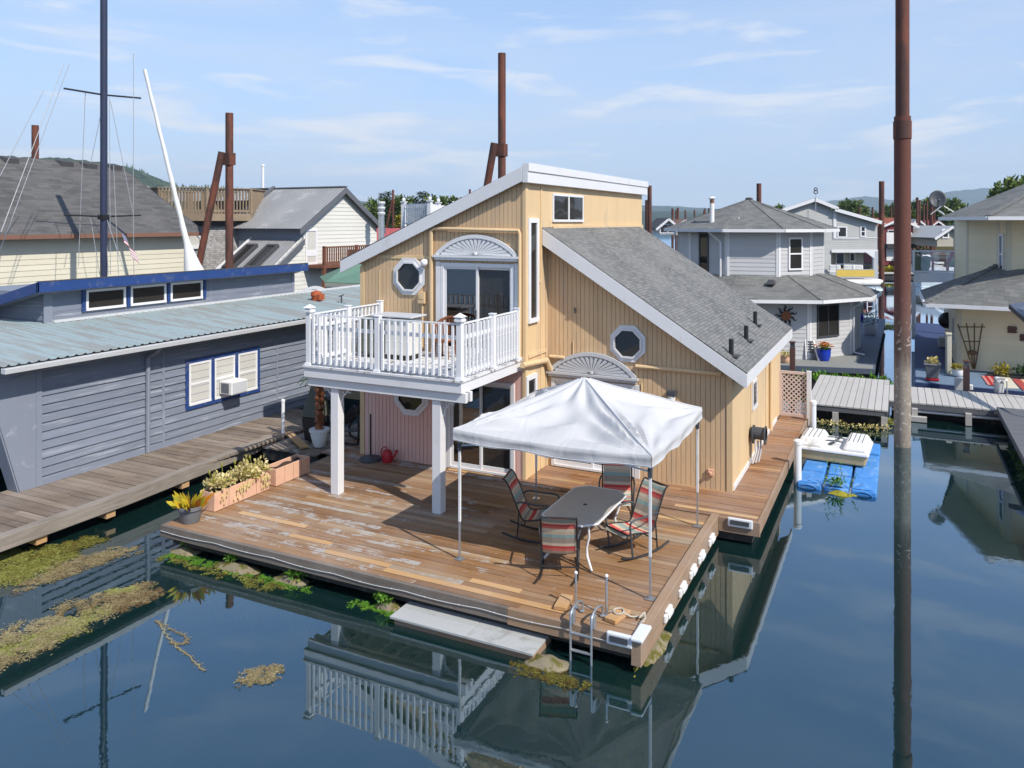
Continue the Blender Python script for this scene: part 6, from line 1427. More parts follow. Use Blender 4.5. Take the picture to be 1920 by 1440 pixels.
q = rp(1446, 530, 31.9); mb = MB(); mb.hexa([q + V(v) for v in ((-.18, -.25, -.05), (.18, -.25, -.05), (.18, .25, -.02), (-.18, .25, -.02), (-.1, -.15, .12), (.1, -.15, .12), (.1, .15, .12), (-.1, .15, .12))]); mb.build('roof_vent', M['edge'], rl)
def facewin(r_, off, i, s, z, w_, h_, **k):
    ps = ringpts(r_, 0, off); a, b = ps[i], ps[(i + 1) % len(AL)]; S = (b - a).normalized(); N = V((S.y, -S.x, 0)); return winframe(t, a.lerp(b, s) + N * .018 + Z_ * z, S, N, w_, h_, **k)
facewin(3.15, 0, 4, .50, 4.62, .72, 1.36, fw=.07, proud=.05, bars=((0, .06),), label='sash window on the upper storey')
o = facewin(4.62, 8, 4, .42, 1.98, 1.25, 1.3, fw=.05, proud=.05, mull=((0, .05),), fm='darkgrey', label='dark framed sliding window below the skirt roof')
facewin(3.15, 0, 2, .4, 4.5, .5, 2.0, fw=.06, name='window', fm='darkgrey')
ps = ringpts(3.15, 0); a = ps[3]; N = fr(-45); q = a + N * .1 - fr(-60) * 0
mb = MB(); dp = ringpts(3.68, 5.56)[3]; w1 = a + fr(-50) * .12 + (ps[2] - a).normalized() * .25
mb.tube([dp + (ringpts(3.68, 5.56)[2] - dp) * .35, w1 + Z_ * 5.1, w1 + Z_ * 3.6], .045, 6); e = ringpts(5.40, 2.84, 8)
w2 = ringpts(4.62, 0, 8)[5] + fr(50) * .1
mb.tube([e[5].lerp(e[6], .1), w2 + Z_ * 2.45, w2 + Z_ * .6, w2 + fr(60) * .4 + Z_ * .52], .045, 6); mb.build('downspout', M['white'], t, smooth=True)
o = MB(); q = rp(1545, 530, 36); u1, v1 = fr(80), Z_
sk = [rp(1535, 517, 36.5), rp(1545, 515, 36.9), rp(1572, 533, 36.2), rp(1563, 535, 35.8)]; o.prism(sk, (0, 0, .14)); so_ = o.build('skylight', M['greywhite'], rl); g = MB(); c = sum(sk, V((0, 0, 0))) / 4; g.face([c + (s - c) * .75 + Z_ * .146 for s in sk]); g.build('pane', M['glass'], so_)
# deck around it
t = thing('home_deck', 'blue grey painted deck around the octagonal grey home', 'deck', (-2, 36, .2))
mb = MB(); mb.prism([V((x, y, .30)) for x, y in ((-9, 30.3), (-4.0, 31.43), (-.8, 32.15), (-.67, 49), (-9, 50))], (0, 0, .19)); mb.build('decking', M['slate'], t)
mb = MB(); mb.prism([V((x, y, .493)) for x, y in ((-8.9, 30.4), (-4.0, 31.50), (-.86, 32.21), (-.86, 33.0), (-1.45, 33.1), (-1.4, 35.2), (-8.9, 35.2))], (0, 0, .004)); mb.build('walk_pad', M['greydeck'], t)
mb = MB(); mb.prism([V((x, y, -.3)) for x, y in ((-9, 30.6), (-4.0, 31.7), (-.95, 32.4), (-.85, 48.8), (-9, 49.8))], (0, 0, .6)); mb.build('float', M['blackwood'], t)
t = thing('hedge_strip', 'bright green strappy plants in a strip behind the light dock', 'plants', (-2, 30.4, .3))
mb = MB()
for k in range(46):
    f = k / 45; q = V((-4.6, 30.0, .35)).lerp(V((-.25, 30.75, .25)), f) + V((random.uniform(-.1, .1), random.uniform(-.25, .25), 0)); blades(mb, q, 26, random.uniform(.25, .42), .06, 1.0, .9)
mb.build('foliage', M['leaf_green'], t)
mb = MB(); mb.bar((-4.8, 30.0, .12), (-.3, 30.75, .12), .6, .3); mb.build('trough', M['blackwood'], t)
# its ornaments and pots
def pot(label, p, r_, h, m, leafm, crown, n, sz, name='flower_pot', up=.3, style='leaf', flare=1.25):
    t = thing(name, label, 'flower pot', p); c = V(p); mb = MB(); mb.lathe(c, [(r_ * .72, 0), (r_ * .98, h * .35), (r_ * 1.02, h * .75), (r_ * 1.0, h * .93), (r_ * 1.08, h * .94), (r_ * 1.08, h), (r_ * .96, h), (r_ * .9, h * .9)], 22); mb.build('pot', M[m], t, smooth=True)
    mb = MB(); mb.lathe(c, [(r_ * .97, h * .9), (.001, h * .93)], 14); mb.build('soil', M['soil'], t)
    mb = MB(); leaves(mb, c + Z_ * (h + crown[2] * .6), crown, n, sz, up, .3); mb.build('foliage', M[leafm], t); return t
P_ = lambda px, py, z=.5: tuple(onz(px, py, z))
tp = pot('glossy cobalt blue pot full of orange flowers by the grey home corner', P_(1545, 676), .25, .46, 'bluepot', 'leaf_green', (.26, .26, .10), 160, .09)
mb = MB(); c = V(P_(1545, 676))
for _ in range(70):
    a = random.uniform(0, 6.28); r_ = random.uniform(0, .36); q = c + V((r_ * math.cos(a), r_ * math.sin(a), .54 + .14 * (1 - (r_ / .38) ** 2) + random.uniform(-.03, .04)))
    for k in range(7): mb.rn = random.random(); mb.leaf(q, (math.cos(k * .9), math.sin(k * .9), .35), Z_, .07, .05)
mb.build('blossom', M['orange_flower'], tp)
pot('teal glazed pot of trailing plants beside the grey home wall', P_(1593, 647), .25, .40, 'teal', 'leaf_dry', (.18, .18, .26), 90, .10)
pot('pale grey ribbed pot with a dark leggy shrub at the edge of the blue deck', P_(1632, 627), .30, .50, 'greywhite', 'leaf_dark', (.40, .40, .45), 110, .11)
pot('indigo glazed pot at the far end of the blue deck', P_(1610, 603), .26, .46, 'indigo', 'leaf_autumn', (.2, .2, .18), 40, .12)
t = pot('small cream pot of yellow plants at the foot of the grey home wall', P_(1473, 680), .2, .26, 'peach', 'leaf_dry', (.26, .26, .12), 90, .1)
cw0 = ringpts(4.62, 0, 8); a, b = cw0[3], cw0[4]; S = (b - a).normalized(); N = V((S.y, -S.x, 0))
r = ray(1474, 592); q = V((0, 0, EYE)) + r * (((a + N * .03 - V((0, 0, EYE))).dot(N)) / r.dot(N))
t = thing('sun_ornament', 'round metal sun face ornament on the grey home wall', 'wall ornament', q)
mb = MB(); mb.prism([q + (S * math.cos(k * .3142) + Z_ * math.sin(k * .3142)) * .19 for k in range(20)], N * .04); mb.ring([q + N * .041 + (S * math.cos(k * .3142) + Z_ * math.sin(k * .3142)) * .175 for k in range(20)], [q + N * .041 + (S * math.cos(k * .3142) + Z_ * math.sin(k * .3142)) * .145 for k in range(20)], N * .02)
for s in (-1, 1): mb.lathe(q + N * .05 + S * .06 * s + Z_ * .045, [(.022, -.02), (.022, .02)], 8)
mb.bar(q + N * .05 - S * .06 - Z_ * .07, q + N * .05 + S * .06 - Z_ * .07, .015, .025, N); mb.build('face', M['copper'], t)
mb = MB()
for k in range(9):
    a = k * 2 * math.pi / 9 + .3; d = S * math.cos(a) + Z_ * math.sin(a); e = S * -math.sin(a) + Z_ * math.cos(a)
    pts = [q + N * .02 + d * (.20 + .24 * j / 6) + e * (.04 * math.sin(j * 1.15)) for j in range(7)]; mb.tube(pts, [.042, .04, .035, .03, .025, .017, .005], 6)
mb.build('ray', M['black'], t)
def lamp(label, px, py, h, z=.5):
    q = onz(px, py, z); t = thing('bollard_light', label, 'bollard light', q); mb = MB(); mb.box(q.x - .09, q.y - .09, z - .3, q.x + .09, q.y + .09, z + h - .22); mb.build('post', M['brownpost'], t, bevel=.01)
    mb = MB(); mb.box(q.x - .075, q.y - .075, z + h - .22, q.x + .075, q.y + .075, z + h - .05); mb.build('lamp_window', M['darkgrey'], t); mb = MB(); mb.box(q.x - .1, q.y - .1, z + h - .05, q.x + .1, q.y + .1, z + h); mb.build('cap', M['brownpost'], t, bevel=.01)
lamp('brown bollard light among the green plants behind the lattice screen', 1486, 700, 1.15); lamp('brown bollard light at the edge of the light dock by the yellow home', 1812, 733, 1.0)
q = onz(1530, 675, .5); t = thing('folding_chair', 'white folded chair leaning on the grey home wall behind the blue pot', 'chair', q)
mb = MB(); mb.bar(q + V((-.1, .05, .75)), q + V((.12, -.15, 0)), .07, .05); mb.bar(q + V((-.4, .0, .8)), q + V((-.35, -.1, 0)), .05, .05); mb.build('frame', M['whiteplastic'], t); mb = MB()
for k in range(5): mb.bar(q + V((-.38, .0, .3 + k * .1)), q + V((-.08, .03, .3 + k * .1)), .02, .05)
mb.build('slat', M['darkgrey'], t)
q = onz(1634, 606, .4); t = thing('dock_step_ladder', 'white boarding ladder standing at the far edge of the blue deck', 'ladder', q)
for s in (-.22, .22): mb = MB(); mb.tube([q + X_ * s, q + X_ * s + Z_ * 2.0], .04, 6); mb.build('side_rail', M['vinyl'], t)
for k in range(6): mb = MB(); mb.tube([q - X_ * .22 + Z_ * (.3 + .3 * k), q + X_ * .22 + Z_ * (.3 + .3 * k)], .025, 6); mb.build('rung', M['vinyl'], t)
# ================================================================= yellow home on the right
t = thing('yellow_home', 'pale yellow two storey floating home with wide shingle eaves', 'house', (4, 35, .5)); yh = t
def wallrun(pts, z0, z1, ex=.15, tr=True):
    mb, tb = MB(), MB()
    for a, b in zip(pts, pts[1:]):
        a, b = V((a[0], a[1], 0)), V((b[0], b[1], 0)); S = (b - a).normalized(); N = V((S.y, -S.x, 0)); L = (b - a).length
        hlap(mb, a + Z_ * z0, S, N, [(0, 0), (L, 0), (L, z1 - z0), (0, z1 - z0)], ex, .018)
        if tr:
            for q, s in ((a, 1), (b, -1)): tb.prism([q + Z_ * z0, q + S * s * .14 + Z_ * z0, q + S * s * .14 + Z_ * z1, q + Z_ * z1], N * .028)
    return mb, tb
m1, t1 = wallrun([(1.96, 42), (1.96, 33.72), (9.5, 33.4)], .45, 2.95); m1.build('wall', M['paleyellow'], t); t1.build('corner_trim', M['cream'], t)
up_ = [pp(1790, CY, 36.5), pp(1814, CY, 34.2), pp(1872, CY, 30.6), pp(1888, CY, 29.6), pp(2150, CY, 27)]
m1, t1 = wallrun([(q.x, q.y) for q in up_], 3.0, 6.2); m1.build('wall', M['paleyellow'], t); t1.build('corner_trim', M['cream'], t)
S = (up_[3] - up_[2]).normalized(); N = V((S.y, -S.x, 0)); c = up_[2].lerp(up_[3], .5); 
a3, b3_ = up_[2], up_[3]
winframe(t, V((c.x, c.y, 4.72)) + N * .02, S, N, .5, 1.55, fw=.07, bars=((0, .06),))
E_ = [pp(1762, 407, 33.0), pp(1852, 404, 28.2), pp(2200, 398, 26.5)]; ez_ = E_[0].z
E_ = [V((q.x, q.y, 6.14)) for q in E_]; ap = pp(2060, 290, 35)
mb = MB(); mb.face([E_[0], E_[1], ap]); mb.face([E_[1], E_[2], ap]); mb.face([E_[0], ap, pp(1790, 405, 40)]); yr = mb.build('roof', M['shingle_green'], t); yr['label'] = 'upper hip roof'
mb = MB(); [mb.bar(a - Z_ * .06, b - Z_ * .06, .12, .13) for a, b in zip(E_, E_[1:])]; mb.build('gutter', M['white'], yr); mb = MB(); mb.bar(E_[1] + Z_ * .03, ap + Z_ * .03, .2, .03); mb.build('hip_cap', M['shingle_green'], yr)
mb = MB(); mb.face([E_[0] - Z_ * .1, E_[1] - Z_ * .1, E_[2] - Z_ * .1, V((up_[4].x, up_[4].y, 6.04)), V((up_[3].x, up_[3].y + .3, 6.04)), V((up_[0].x, up_[0].y, 6.04))]); mb.build('soffit', M['cream'], yr)
le = [V((.83, 38.8, 2.97)), V((.88, 32.45, 2.97)), V((9.5, 32.1, 2.97))]; hi_ = [pp(1815, 517, 34.2), pp(1872, 497, 30.7), pp(1888, 507, 29.6), pp(2150, 480, 27)]
mb = MB(); mb.face([le[0], le[1], hi_[1], hi_[0]]); mb.face([le[1], hi_[2], hi_[1]]); mb.face([le[1], le[2], hi_[3], hi_[2]]); lr = mb.build('roof', M['shingle_green'], t); lr['label'] = 'lower skirt roof'
mb = MB(); [mb.bar(a - Z_ * .06, b - Z_ * .06, .12, .13) for a, b in zip(le, le[1:])]; mb.build('gutter', M['white'], lr); mb = MB(); mb.bar(le[1] + Z_ * .03, hi_[1] + Z_ * .03, .22, .03)
for k in range(14): q = le[1].lerp(hi_[1], (k + .5) / 14) + Z_ * .04; mb.bar(q, q + (hi_[1] - le[1]).normalized() * .12, .26, .03)
mb.build('hip_cap', M['shingle_green'], lr)
mb = MB(); mb.face([le[0] - Z_ * .1, le[1] - Z_ * .1, le[2] - Z_ * .1, V((9.5, 33.4, 2.87)), V((1.96, 33.7, 2.87)), V((1.96, 42, 2.87))]); mb.build('soffit', M['cream'], lr)
winframe(t, (1.955, 35.4, 1.75), -Y_, -X_, 1.1, 1.0, fw=.07)
for (px, py) in ((1898, 618), (1921, 633)):
    q = ony(px, py, 33.6); mb = MB(); mb.lathe(q - Z_ * .12, [(.13, 0), (.16, .05), (.12, .1), (.16, .14), (.13, .24)], 10, 1, .5); mb.build('wall_lamp', M['brownpost'], t)
mb = MB(); q = pp(1811, 470, 37); mb.box(q.x - .1, q.y - .1, 2.9, q.x + .1, q.y + .1, 6.1); q = pp(1794, 470, 38); mb.box(q.x - .1, q.y - .1, 2.9, q.x + .1, q.y + .1, 6.1); mb.build('porch_post', M['white'], t)
bp_ = [pp(1713, 512, 38), pp(1793, 512, 38), pp(1806, 512, 43), pp(1718, 512, 43)]; zb = bp_[0].z
mb = MB(); mb.prism([V((q.x, q.y, zb - .45)) for q in bp_], (0, 0, .45)); bl = mb.build('balcony', M['white'], t); bl['label'] = 'upper balcony with glass railing'
mb = MB(); mb.bar(V((*bp_[0].xy, zb + 1.06)), V((*bp_[1].xy, zb + 1.06)), .07, .07); mb.bar(V((*bp_[0].xy, zb + .08)), V((*bp_[1].xy, zb + .08)), .07, .07)
for q in bp_[:2]: mb.box(q.x - .05, q.y - .05, zb, q.x + .05, q.y + .05, zb + 1.1)
mb.build('railing', M['white'], bl); mb = MB(); mb.bar(V((*bp_[0].xy, zb + .57)), V((*bp_[1].xy, zb + .57)), .015, .9); mb.build('glass_panel', M['clear2'], bl)
mb = MB(); q = pp(1713, 520, 38); mb.box(q.x - .09, q.y - .09, .3, q.x + .09, q.y + .09, zb - .45); q = pp(1793, 520, 38.2); mb.box(q.x - .09, q.y - .09, .3, q.x + .09, q.y + .09, zb - .45); mb.build('post', M['white'], bl)
q = pp(1768, 505, 39.5); q.z = zb; t = thing('adirondack_chair', 'red wooden lounge chair on the yellow home upper balcony', 'chair', q)
mb = MB(); mb.hexa([q + V(v) for v in ((-.5, -.35, .35), (.2, -.35, .28), (.2, .35, .28), (-.5, .35, .35), (-.5, -.35, .39), (.2, -.35, .32), (.2, .35, .32), (-.5, .35, .39))]); mb.build('seat', M['red'], t)
mb = MB()
for k in range(5): mb.bar(q + V((.15, -.32 + k * .16, .3)), q + V((.48, -.38 + k * .19, 1.0 + .07 * math.sin(math.pi * k / 4))), .14, .025, Y_)
mb.build('backrest', M['red'], t); mb = MB()
for s in (-.45, .45):
    mb = MB(); mb.bar(q + V((-.55, s, .55)), q + V((.3, s, .55)), .14, .03); mb.build('armrest', M['red'], t)
    for x in (-.45, .2): mb = MB(); mb.bar(q + V((x, s, 0)), q + V((x, s, .54)), .05, .09); mb.build('leg', M['red'], t)
q = pp(1727, 505, 39); q.z = zb; pot('tall green tub with a bushy plant on the yellow home balcony', tuple(q), .42, .75, 'green', 'leaf_dark', (.35, .35, .3), 120, .15)
q = pp(1758, 375, 34.5); t = thing('satellite_dish', 'grey satellite dish on struts at the eave of the yellow home', 'satellite dish', q)
mb = MB(); dn = fr(-25).normalized() + Z_ * .35; dn.normalize(); s1_ = dn.cross(Z_).normalized(); s2_ = s1_.cross(dn); vs = []
for j in range(5):
    for k in range(20): rr_ = .02 + .1 * j; vs.append(q + (s1_ * math.cos(k * .31416) * .82 + s2_ * math.sin(k * .31416)) * (rr_ * 1.0) + dn * (rr_ * rr_ * .5))
mb.mesh(vs, [(j * 20 + k, j * 20 + (k + 1) % 20, (j + 1) * 20 + (k + 1) % 20, (j + 1) * 20 + k) for j in range(4) for k in range(20)]); mb.build('dish', M['darkgrey'], t, solid=.02, smooth=True)
mb = MB(); e_ = pp(1770, 402, 33.6); mb.tube([q - dn * .05, q - dn * .1 - Z_ * .4, e_], .035, 6); mb.tube([e_ + Z_ * .35 + s1_ * .1, e_ + s1_ * .5], .02, 5); mb.tube([e_ + Z_ * .35, e_ - s1_ * .5], .02, 5); mb.build('strut', M['whiteplastic'], t); mb = MB(); f_ = pp(1757, 378, 34.2); mb.tube([q - s2_ * .35, q + dn * .5 - s2_ * .2], .02, 5); mb.ball(q + dn * .5 - s2_ * .2, .07, 8, 5); mb.build('feed_horn', M['darkgrey'], t)
t = thing('home_deck', 'navy painted deck around the pale yellow home', 'deck', (5, 36, .2))
mb = MB(); mb.prism([V((x, y, .2)) for x, y in ((.49, 30.25), (12, 29.6), (12, 48), (.78, 48.2))], (0, 0, .27)); mb.build('decking', M['navydeck'], t)
mb = MB(); mb.prism([V((x, y, .473)) for x, y in ((.53, 30.32), (11.9, 29.7), (11.9, 33.5), (2.1, 33.6), (.56, 33.2))], (0, 0, .004)); mb.build('walk_pad', mat('pale_blue_deck', (.13, .19, .27), .75), t)
mb = MB(); mb.prism([V((x, y, -.3)) for x, y in ((.6, 30.5), (12, 29.9), (12, 47.8), (.9, 48))], (0, 0, .5)); mb.build('float', M['blackwood'], t)
q = V(P_(1748, 712)); t = thing('square_planter', 'tapered dark grey square planter with red base on the yellow home deck', 'planter', q)
def taper(mb, q, w0, w1, z0, z1): mb.hexa([q + V((sx * w / 2, sy * w / 2, z)) for z, w in ((z0, w0), (z1, w1)) for sx, sy in ((-1, -1), (1, -1), (1, 1), (-1, 1))])
mb = MB(); taper(mb, q, .34, .49, .07, .52); taper(mb, q, .53, .53, .521, .57); mb.build('pot', M['greypot'], t, bevel=.02); mb = MB(); taper(mb, q, .40, .40, 0, .07); mb.build('base', M['red'], t, bevel=.01); mb = MB(); leaves(mb, q + Z_ * .64, (.2, .2, .12), 130, .10, .5, .3); mb.build('foliage', M['leaf_dry'], t)
pot('white hanging style pot of yellow flowers beside the bollard light', P_(1796, 705), .18, .24, 'whiteplastic', 'leaf_yellow', (.22, .22, .11), 130, .09)
q = ony(1826, 690, 33.55); q = V((q.x, q.y, .5)); t = thing('fan_trellis', 'dark bamboo fan trellis against the pale yellow wall', 'trellis', q); mb = MB()
for k in range(4):
    e1 = ony((1796, 1812, 1827, 1842)[k], (608, 606, 606, 607)[k], 33.45); mb.tube([V((q.x + .02 * (k - 1.5), 33.5, .55)), e1], .025, 6)
for (a, b, y) in ((1796, 1847, 613), (1808, 1838, 640), (1816, 1834, 662)): mb.tube([ony(a, y, 33.42), ony(b, y, 33.42)], .022, 6)
mb.build('cane', M['bamboo'], t); mb = MB(); c = ony(1823, 661, 33.4); mb.ball(c, .16, 10, 6, .6); mb.build('basket', M['bamboo'], t)
q = V(P_(1800, 682)); t = thing('fence_panel', 'short cream wall panel beside the yellow home corner', 'panel', q); mb = MB(); mb.box(1.55, 32.3, .48, 1.70, 33.4, 1.9); mb.build('panel', M['cream'], t, bevel=.02); mb = MB(); mb.box(1.53, 32.28, 1.9, 1.72, 33.42, 1.94); mb.build('cap', M['cream'], t)
t = thing('utility_box', 'grey power pedestal at the dock edge behind the bollard light', 'utility box', P_(1802, 727)); q = V(P_(1803, 728)); mb = MB(); mb.box(q.x - .2, q.y, .4, q.x + .22, q.y + .25, .82); mb.build('body', M['gutter'], t, bevel=.03); mb = MB(); mb.box(q.x + .225, q.y + .05, .45, q.x + .33, q.y + .2, .62); mb.build('outlet', M['whiteplastic'], t, bevel=.02)
q = V(P_(1873, 735)); t = thing('water_bucket', 'white bucket with a bundle of cloth on the dock edge', 'bucket', q); mb = MB(); mb.lathe(q - Z_ * .0, [(.13, 0), (.16, .28), (.17, .30), (.155, .30), (.14, .1)], 16); mb.build('body', M['whiteplastic'], t, smooth=True); mb = MB()
for k in range(6): mb.ball(q + V((random.uniform(-.12, .1), random.uniform(-.08, .08), .34 + random.uniform(0, .12))), .08, 8, 5)
mb.build('cloth', M['palegrey'], t, smooth=True)
q = V(P_(1888, 738)); t = thing('hand_rail', 'thin steel hand rail at the dock edge beside the bucket', 'hand rail', q); mb = MB(); mb.tube([q, q + Z_ * .42, q + V((-.04, 0, .45)), q + V((-.20, .05, .45)), q + V((-.24, .05, .42)), q + V((-.24, .05, 0))], .02, 6); mb.build('tube', M['galv'], t); mb = MB(); mb.lathe(q, [(.05, 0), (.05, .02)], 8); mb.build('base', M['galv'], t)
for (c4, m, lab) in ((((1840, 705), (1862, 706), (1878, 726), (1852, 722)), M['pinkmat'], 'salmon striped mat lying on the yellow home deck'), (((1868, 707), (1893, 708), (1911, 729), (1880, 728)), M['cream'], 'cream mat lying between the two coloured mats'), (((1897, 711), (1960, 714), (1985, 735), (1918, 732)), M['redroof'], 'dark red and orange checked mat beyond the cream mat')):
    mb = MB(); ps = [onz(x, y, .49) for x, y in c4]; mb.prism(ps, (0, 0, .015))
    if m is M['redroof'] or m is M['pinkmat']:
        mb.mi = 1
        for k in (1, 3): a, b, c, d = ps; mb.face([a.lerp(b, k / 4) + Z_ * .018, a.lerp(b, (k + 1) / 4 - .02) + Z_ * .018, d.lerp(c, (k + 1) / 4 - .02) + Z_ * .018, d.lerp(c, k / 4) + Z_ * .018])
    tag(mb.build('deck_mat', [m, M['peach'] if m is M['redroof'] else M['red']]), lab, 'mat')
q = V(P_(1885, 708)); t = thing('garden_bush', 'low yellow and green bush in front of the pale yellow wall', 'bush', q); mb = MB(); leaves(mb, q + V((-.1, .2, .2)), (.35, .25, .22), 150, .12, .3, .3); mb.build('flower_clump', M['leaf_yellow'], t); mb = MB(); leaves(mb, q + V((.7, .25, .2)), (.55, .25, .25), 240, .13, .3, .3); mb.build('foliage', M['leaf_dark'], t); mb = MB(); mb.box(q.x - .5, q.y + .05, .48, q.x + 1.3, q.y + .5, .56); mb.build('trough', M['blackwood'], t)
t = thing('porch_awning', 'pale blue awning corner with dark edge in front of the yellow home wall', 'awning', pp(1940, 590, 25)); a, b, c, d = pp(1893, 573, 25.5), pp(2050, 550, 23), pp(2100, 640, 20), pp(1960, 632, 23); mb = MB(); mb.prism([a, b, c, d], (0, 0, .05)); mb.build('sheet', M['bluegreyflat'], t); mb = MB(); mb.bar(a - Z_ * .03, d - Z_ * .03, .06, .14); mb.build('edge_bar', M['edge'], t)
for q in (b, c): mb = MB(); mb.tube([V((q.x, q.y, .4)), q], .04, 8); mb.build('post', M['galv'], t)
t = thing('outdoor_cooker', 'black covered cooker standing against the yellow home side wall', 'cooker', P_(1776, 650)); q = V(P_(1776, 650)); mb = MB(); mb.box(q.x - .35, q.y - .3, .5, q.x + .3, q.y + .3, .9); mb.build('base', M['palegrey'], t, bevel=.03); mb = MB(); mb.ball(q + Z_ * 1.15, .36, 12, 7); mb.build('lid', M['black'], t, smooth=True)
# ================================================================= far right: grey gabled house, boat, red boathouse
def lapbox(t, ps, z0, tops, m, ex=.22, name='wall'):
    mb = MB()
    for i, (a, b) in enumerate(zip(ps, ps[1:])):
        a, b = V((a.x, a.y, 0)), V((b.x, b.y, 0)); S = (b - a).normalized(); N = V((S.y, -S.x, 0)); L = (b - a).length
        hlap(mb, a + Z_ * z0, S, N, [(0, 0), (L, 0)] + [(s * L, z - z0) for s, z in tops[i]], ex, .02)
    return mb.build(name, m, t)
Y0 = 76
t = thing('gabled_boathouse', 'pale grey gabled house with dark red roof edge and open ground floor porch', 'house', pp(1550, 520, Y0) - Z_ * .5); gb = t
def q_(px, Y=Y0): q = pp(px, CY, Y); return V((q.x, q.y, 0))
def zz(py, Y=Y0): return EYE - (py - CY) / FX * Y
a, b, c = q_(1440), q_(1562), q_(1645)
mb = MB(); S = (c - a).normalized(); N = V((S.y, -S.x, 0)); L = (c - a).length; k1 = (b - a).length
hlap(mb, a + Z_ * .4, S, N, [(0, 0), (k1 - .2, 0), (k1 - .2, zz(470) - .4), (k1 - .2, zz(385) - .4), (k1 * .70, zz(374) - .4), (0, zz(400) - .4)], .2, .02)
hlap(mb, a + S * (k1 - .2) + Z_ * zz(470), S, N, [(0, 0), (L - k1 + .2, 0), (L - k1 + .2, zz(416) - zz(470)), (0, zz(393) - zz(470))], .2, .02)
wl = mb.build('wall', M['fargrey'], t)
D = V((a.x + c.x, a.y + c.y, 0)).normalized() * 9
mb = MB(); mb.face([a + Z_ * .4, c + Z_ * .4, c + D + Z_ * .4, a + D + Z_ * .4]); mb.face([c + Z_ * zz(470), c + D + Z_ * .4, c + D + Z_ * zz(416), c + Z_ * zz(416)]); mb.face([a + S * (k1 - .2) + Z_ * .4, a + S * (k1 - .2) - N * 3 + Z_ * .4, a + S * (k1 - .2) - N * 3 + Z_ * zz(470), a + S * (k1 - .2) + Z_ * zz(470)])
mb.face([a + S * (k1 - .2) - N * 3 + Z_ * .4, c - N * 3 + Z_ * .4, c - N * 3 + Z_ * zz(470), a + S * (k1 - .2) - N * 3 + Z_ * zz(470)]); mb.face([a + S * (k1 - .2) + Z_ * zz(470), c + Z_ * zz(470), c - N * 3 + Z_ * zz(470), a + S * (k1 - .2) - N * 3 + Z_ * zz(470)][::-1]); mb.build('porch', M['fargrey'], t)
mb = MB(); c0 = c - S * .15; mb.box(c0.x - .2, c0.y - .2, .3, c0.x + .2, c0.y + .2, zz(470)); mb.prism([c - S * .35 + Z_ * zz(485) + N * .03, c - S * .35 + Z_ * zz(471) + N * .03, c - S * 1.3 + Z_ * zz(471) + N * .03], N * .15); mb.bar(b - S * .2 + N * .1 + Z_ * zz(471), c + N * .1 + Z_ * zz(471), .12, .25); mb.build('porch_post', M['white'], t)
pk = q_(1525) + Z_ * zz(371); el = q_(1432) + Z_ * zz(402); er = q_(1568) + Z_ * zz(388)
mb = MB(); o_ = N * .5; mb.face([el + o_, pk + o_, pk + D, el + D][::-1]); mb.face([pk + o_, er + o_, er + D, pk + D][::-1]); e2 = q_(1562) + Z_ * zz(389.5); e3 = q_(1649) + Z_ * zz(414); mb.face([e2 + o_, e3 + o_, e3 + D, e2 + D][::-1]); rr1 = mb.build('roof', M['darkred'], t)
mb = MB()
for p, q in ((el, pk), (pk, er), (e2, e3)): mb.bar(p + o_ - Z_ * .18, q + o_ - Z_ * .18, .08, .32)
mb.build('rake_board', M['white'], rr1)
def wq(px, py, w_, h_, **k): r = ray(px, py); tt = (a + N * .02 - V((0, 0, EYE))).dot(N) / r.dot(N); return winframe(t, V((0, 0, EYE)) + r * tt, S, N, w_, h_, fw=.12, **k)
wq(1579, 435, .95, 1.1, label='square window on the grey gabled house'); wq(1618, 434, .55, 1.05, bars=((0, .08),)); 
r = ray(1575, 489); tt = (a - N * 2.95 - V((0, 0, EYE))).dot(N) / r.dot(N); winframe(t, V((0, 0, EYE)) + r * tt, S, N, .9, 1.7, fw=.1, name='door'); r = ray(1598, 482); tt = (a - N * 2.95 - V((0, 0, EYE))).dot(N) / r.dot(N); winframe(t, V((0, 0, EYE)) + r * tt, S, N, .6, .9, fw=.1)
mb = MB(); q = q_(1562) + N * .03; mb.prism([q + Z_ * zz(447), q + S * .28 + Z_ * zz(447), q + S * .28 + Z_ * zz(395), q + Z_ * zz(395)], N * .06); mb.bar(q + Z_ * zz(447.5), c + N * .03 + Z_ * zz(446), .06, .08); mb.build('trim', M['white'], t)
q = q_(1525) + N * .6; t = thing('roof_number', 'dark figure 8 on a thin pole above the grey gabled house peak', 'sign', q + Z_ * zz(372))
mb = MB(); mb.tube([q + Z_ * zz(405), q + Z_ * zz(363)], .025, 6); mb.build('pole', M['gutter'], t)
mb = MB()
for (z, r_) in ((zz(355.3), .145), (zz(360.5), .17)): mb.tube([q + S * (r_ * math.cos(k * .3927)) + Z_ * (z + r_ * math.sin(k * .3927)) for k in range(17)], .045, 6)
mb.build('figure', M['black'], t)
t = thing('pontoon_boat', 'yellow and white pontoon boat moored in front of the grey gabled house', 'boat', pp(1605, 530, 73) - Z_ * .2)
a, b = onz(1572, 531, .2), onz(1655, 531, .2); a.z = b.z = 0; S = (b - a).normalized(); N = V((S.y, -S.x, 0)); L = (b - a).length
mb = MB(); [mb.tube([a + N * k + Z_ * .25, a.lerp(b, .9) + N * k + Z_ * .25, b + N * k + Z_ * .42], [.36, .36, .1], 12) for k in (0, -1.9)]; mb.build('pontoon', M['whiteplastic'], t, smooth=True)
mb = MB(); mb.bar(a - S * .3 - N * .95 + Z_ * .72, b - S * .9 - N * .95 + Z_ * .72, 2.4, .12); mb.build('deck', M['palegrey'], t); mb = MB()
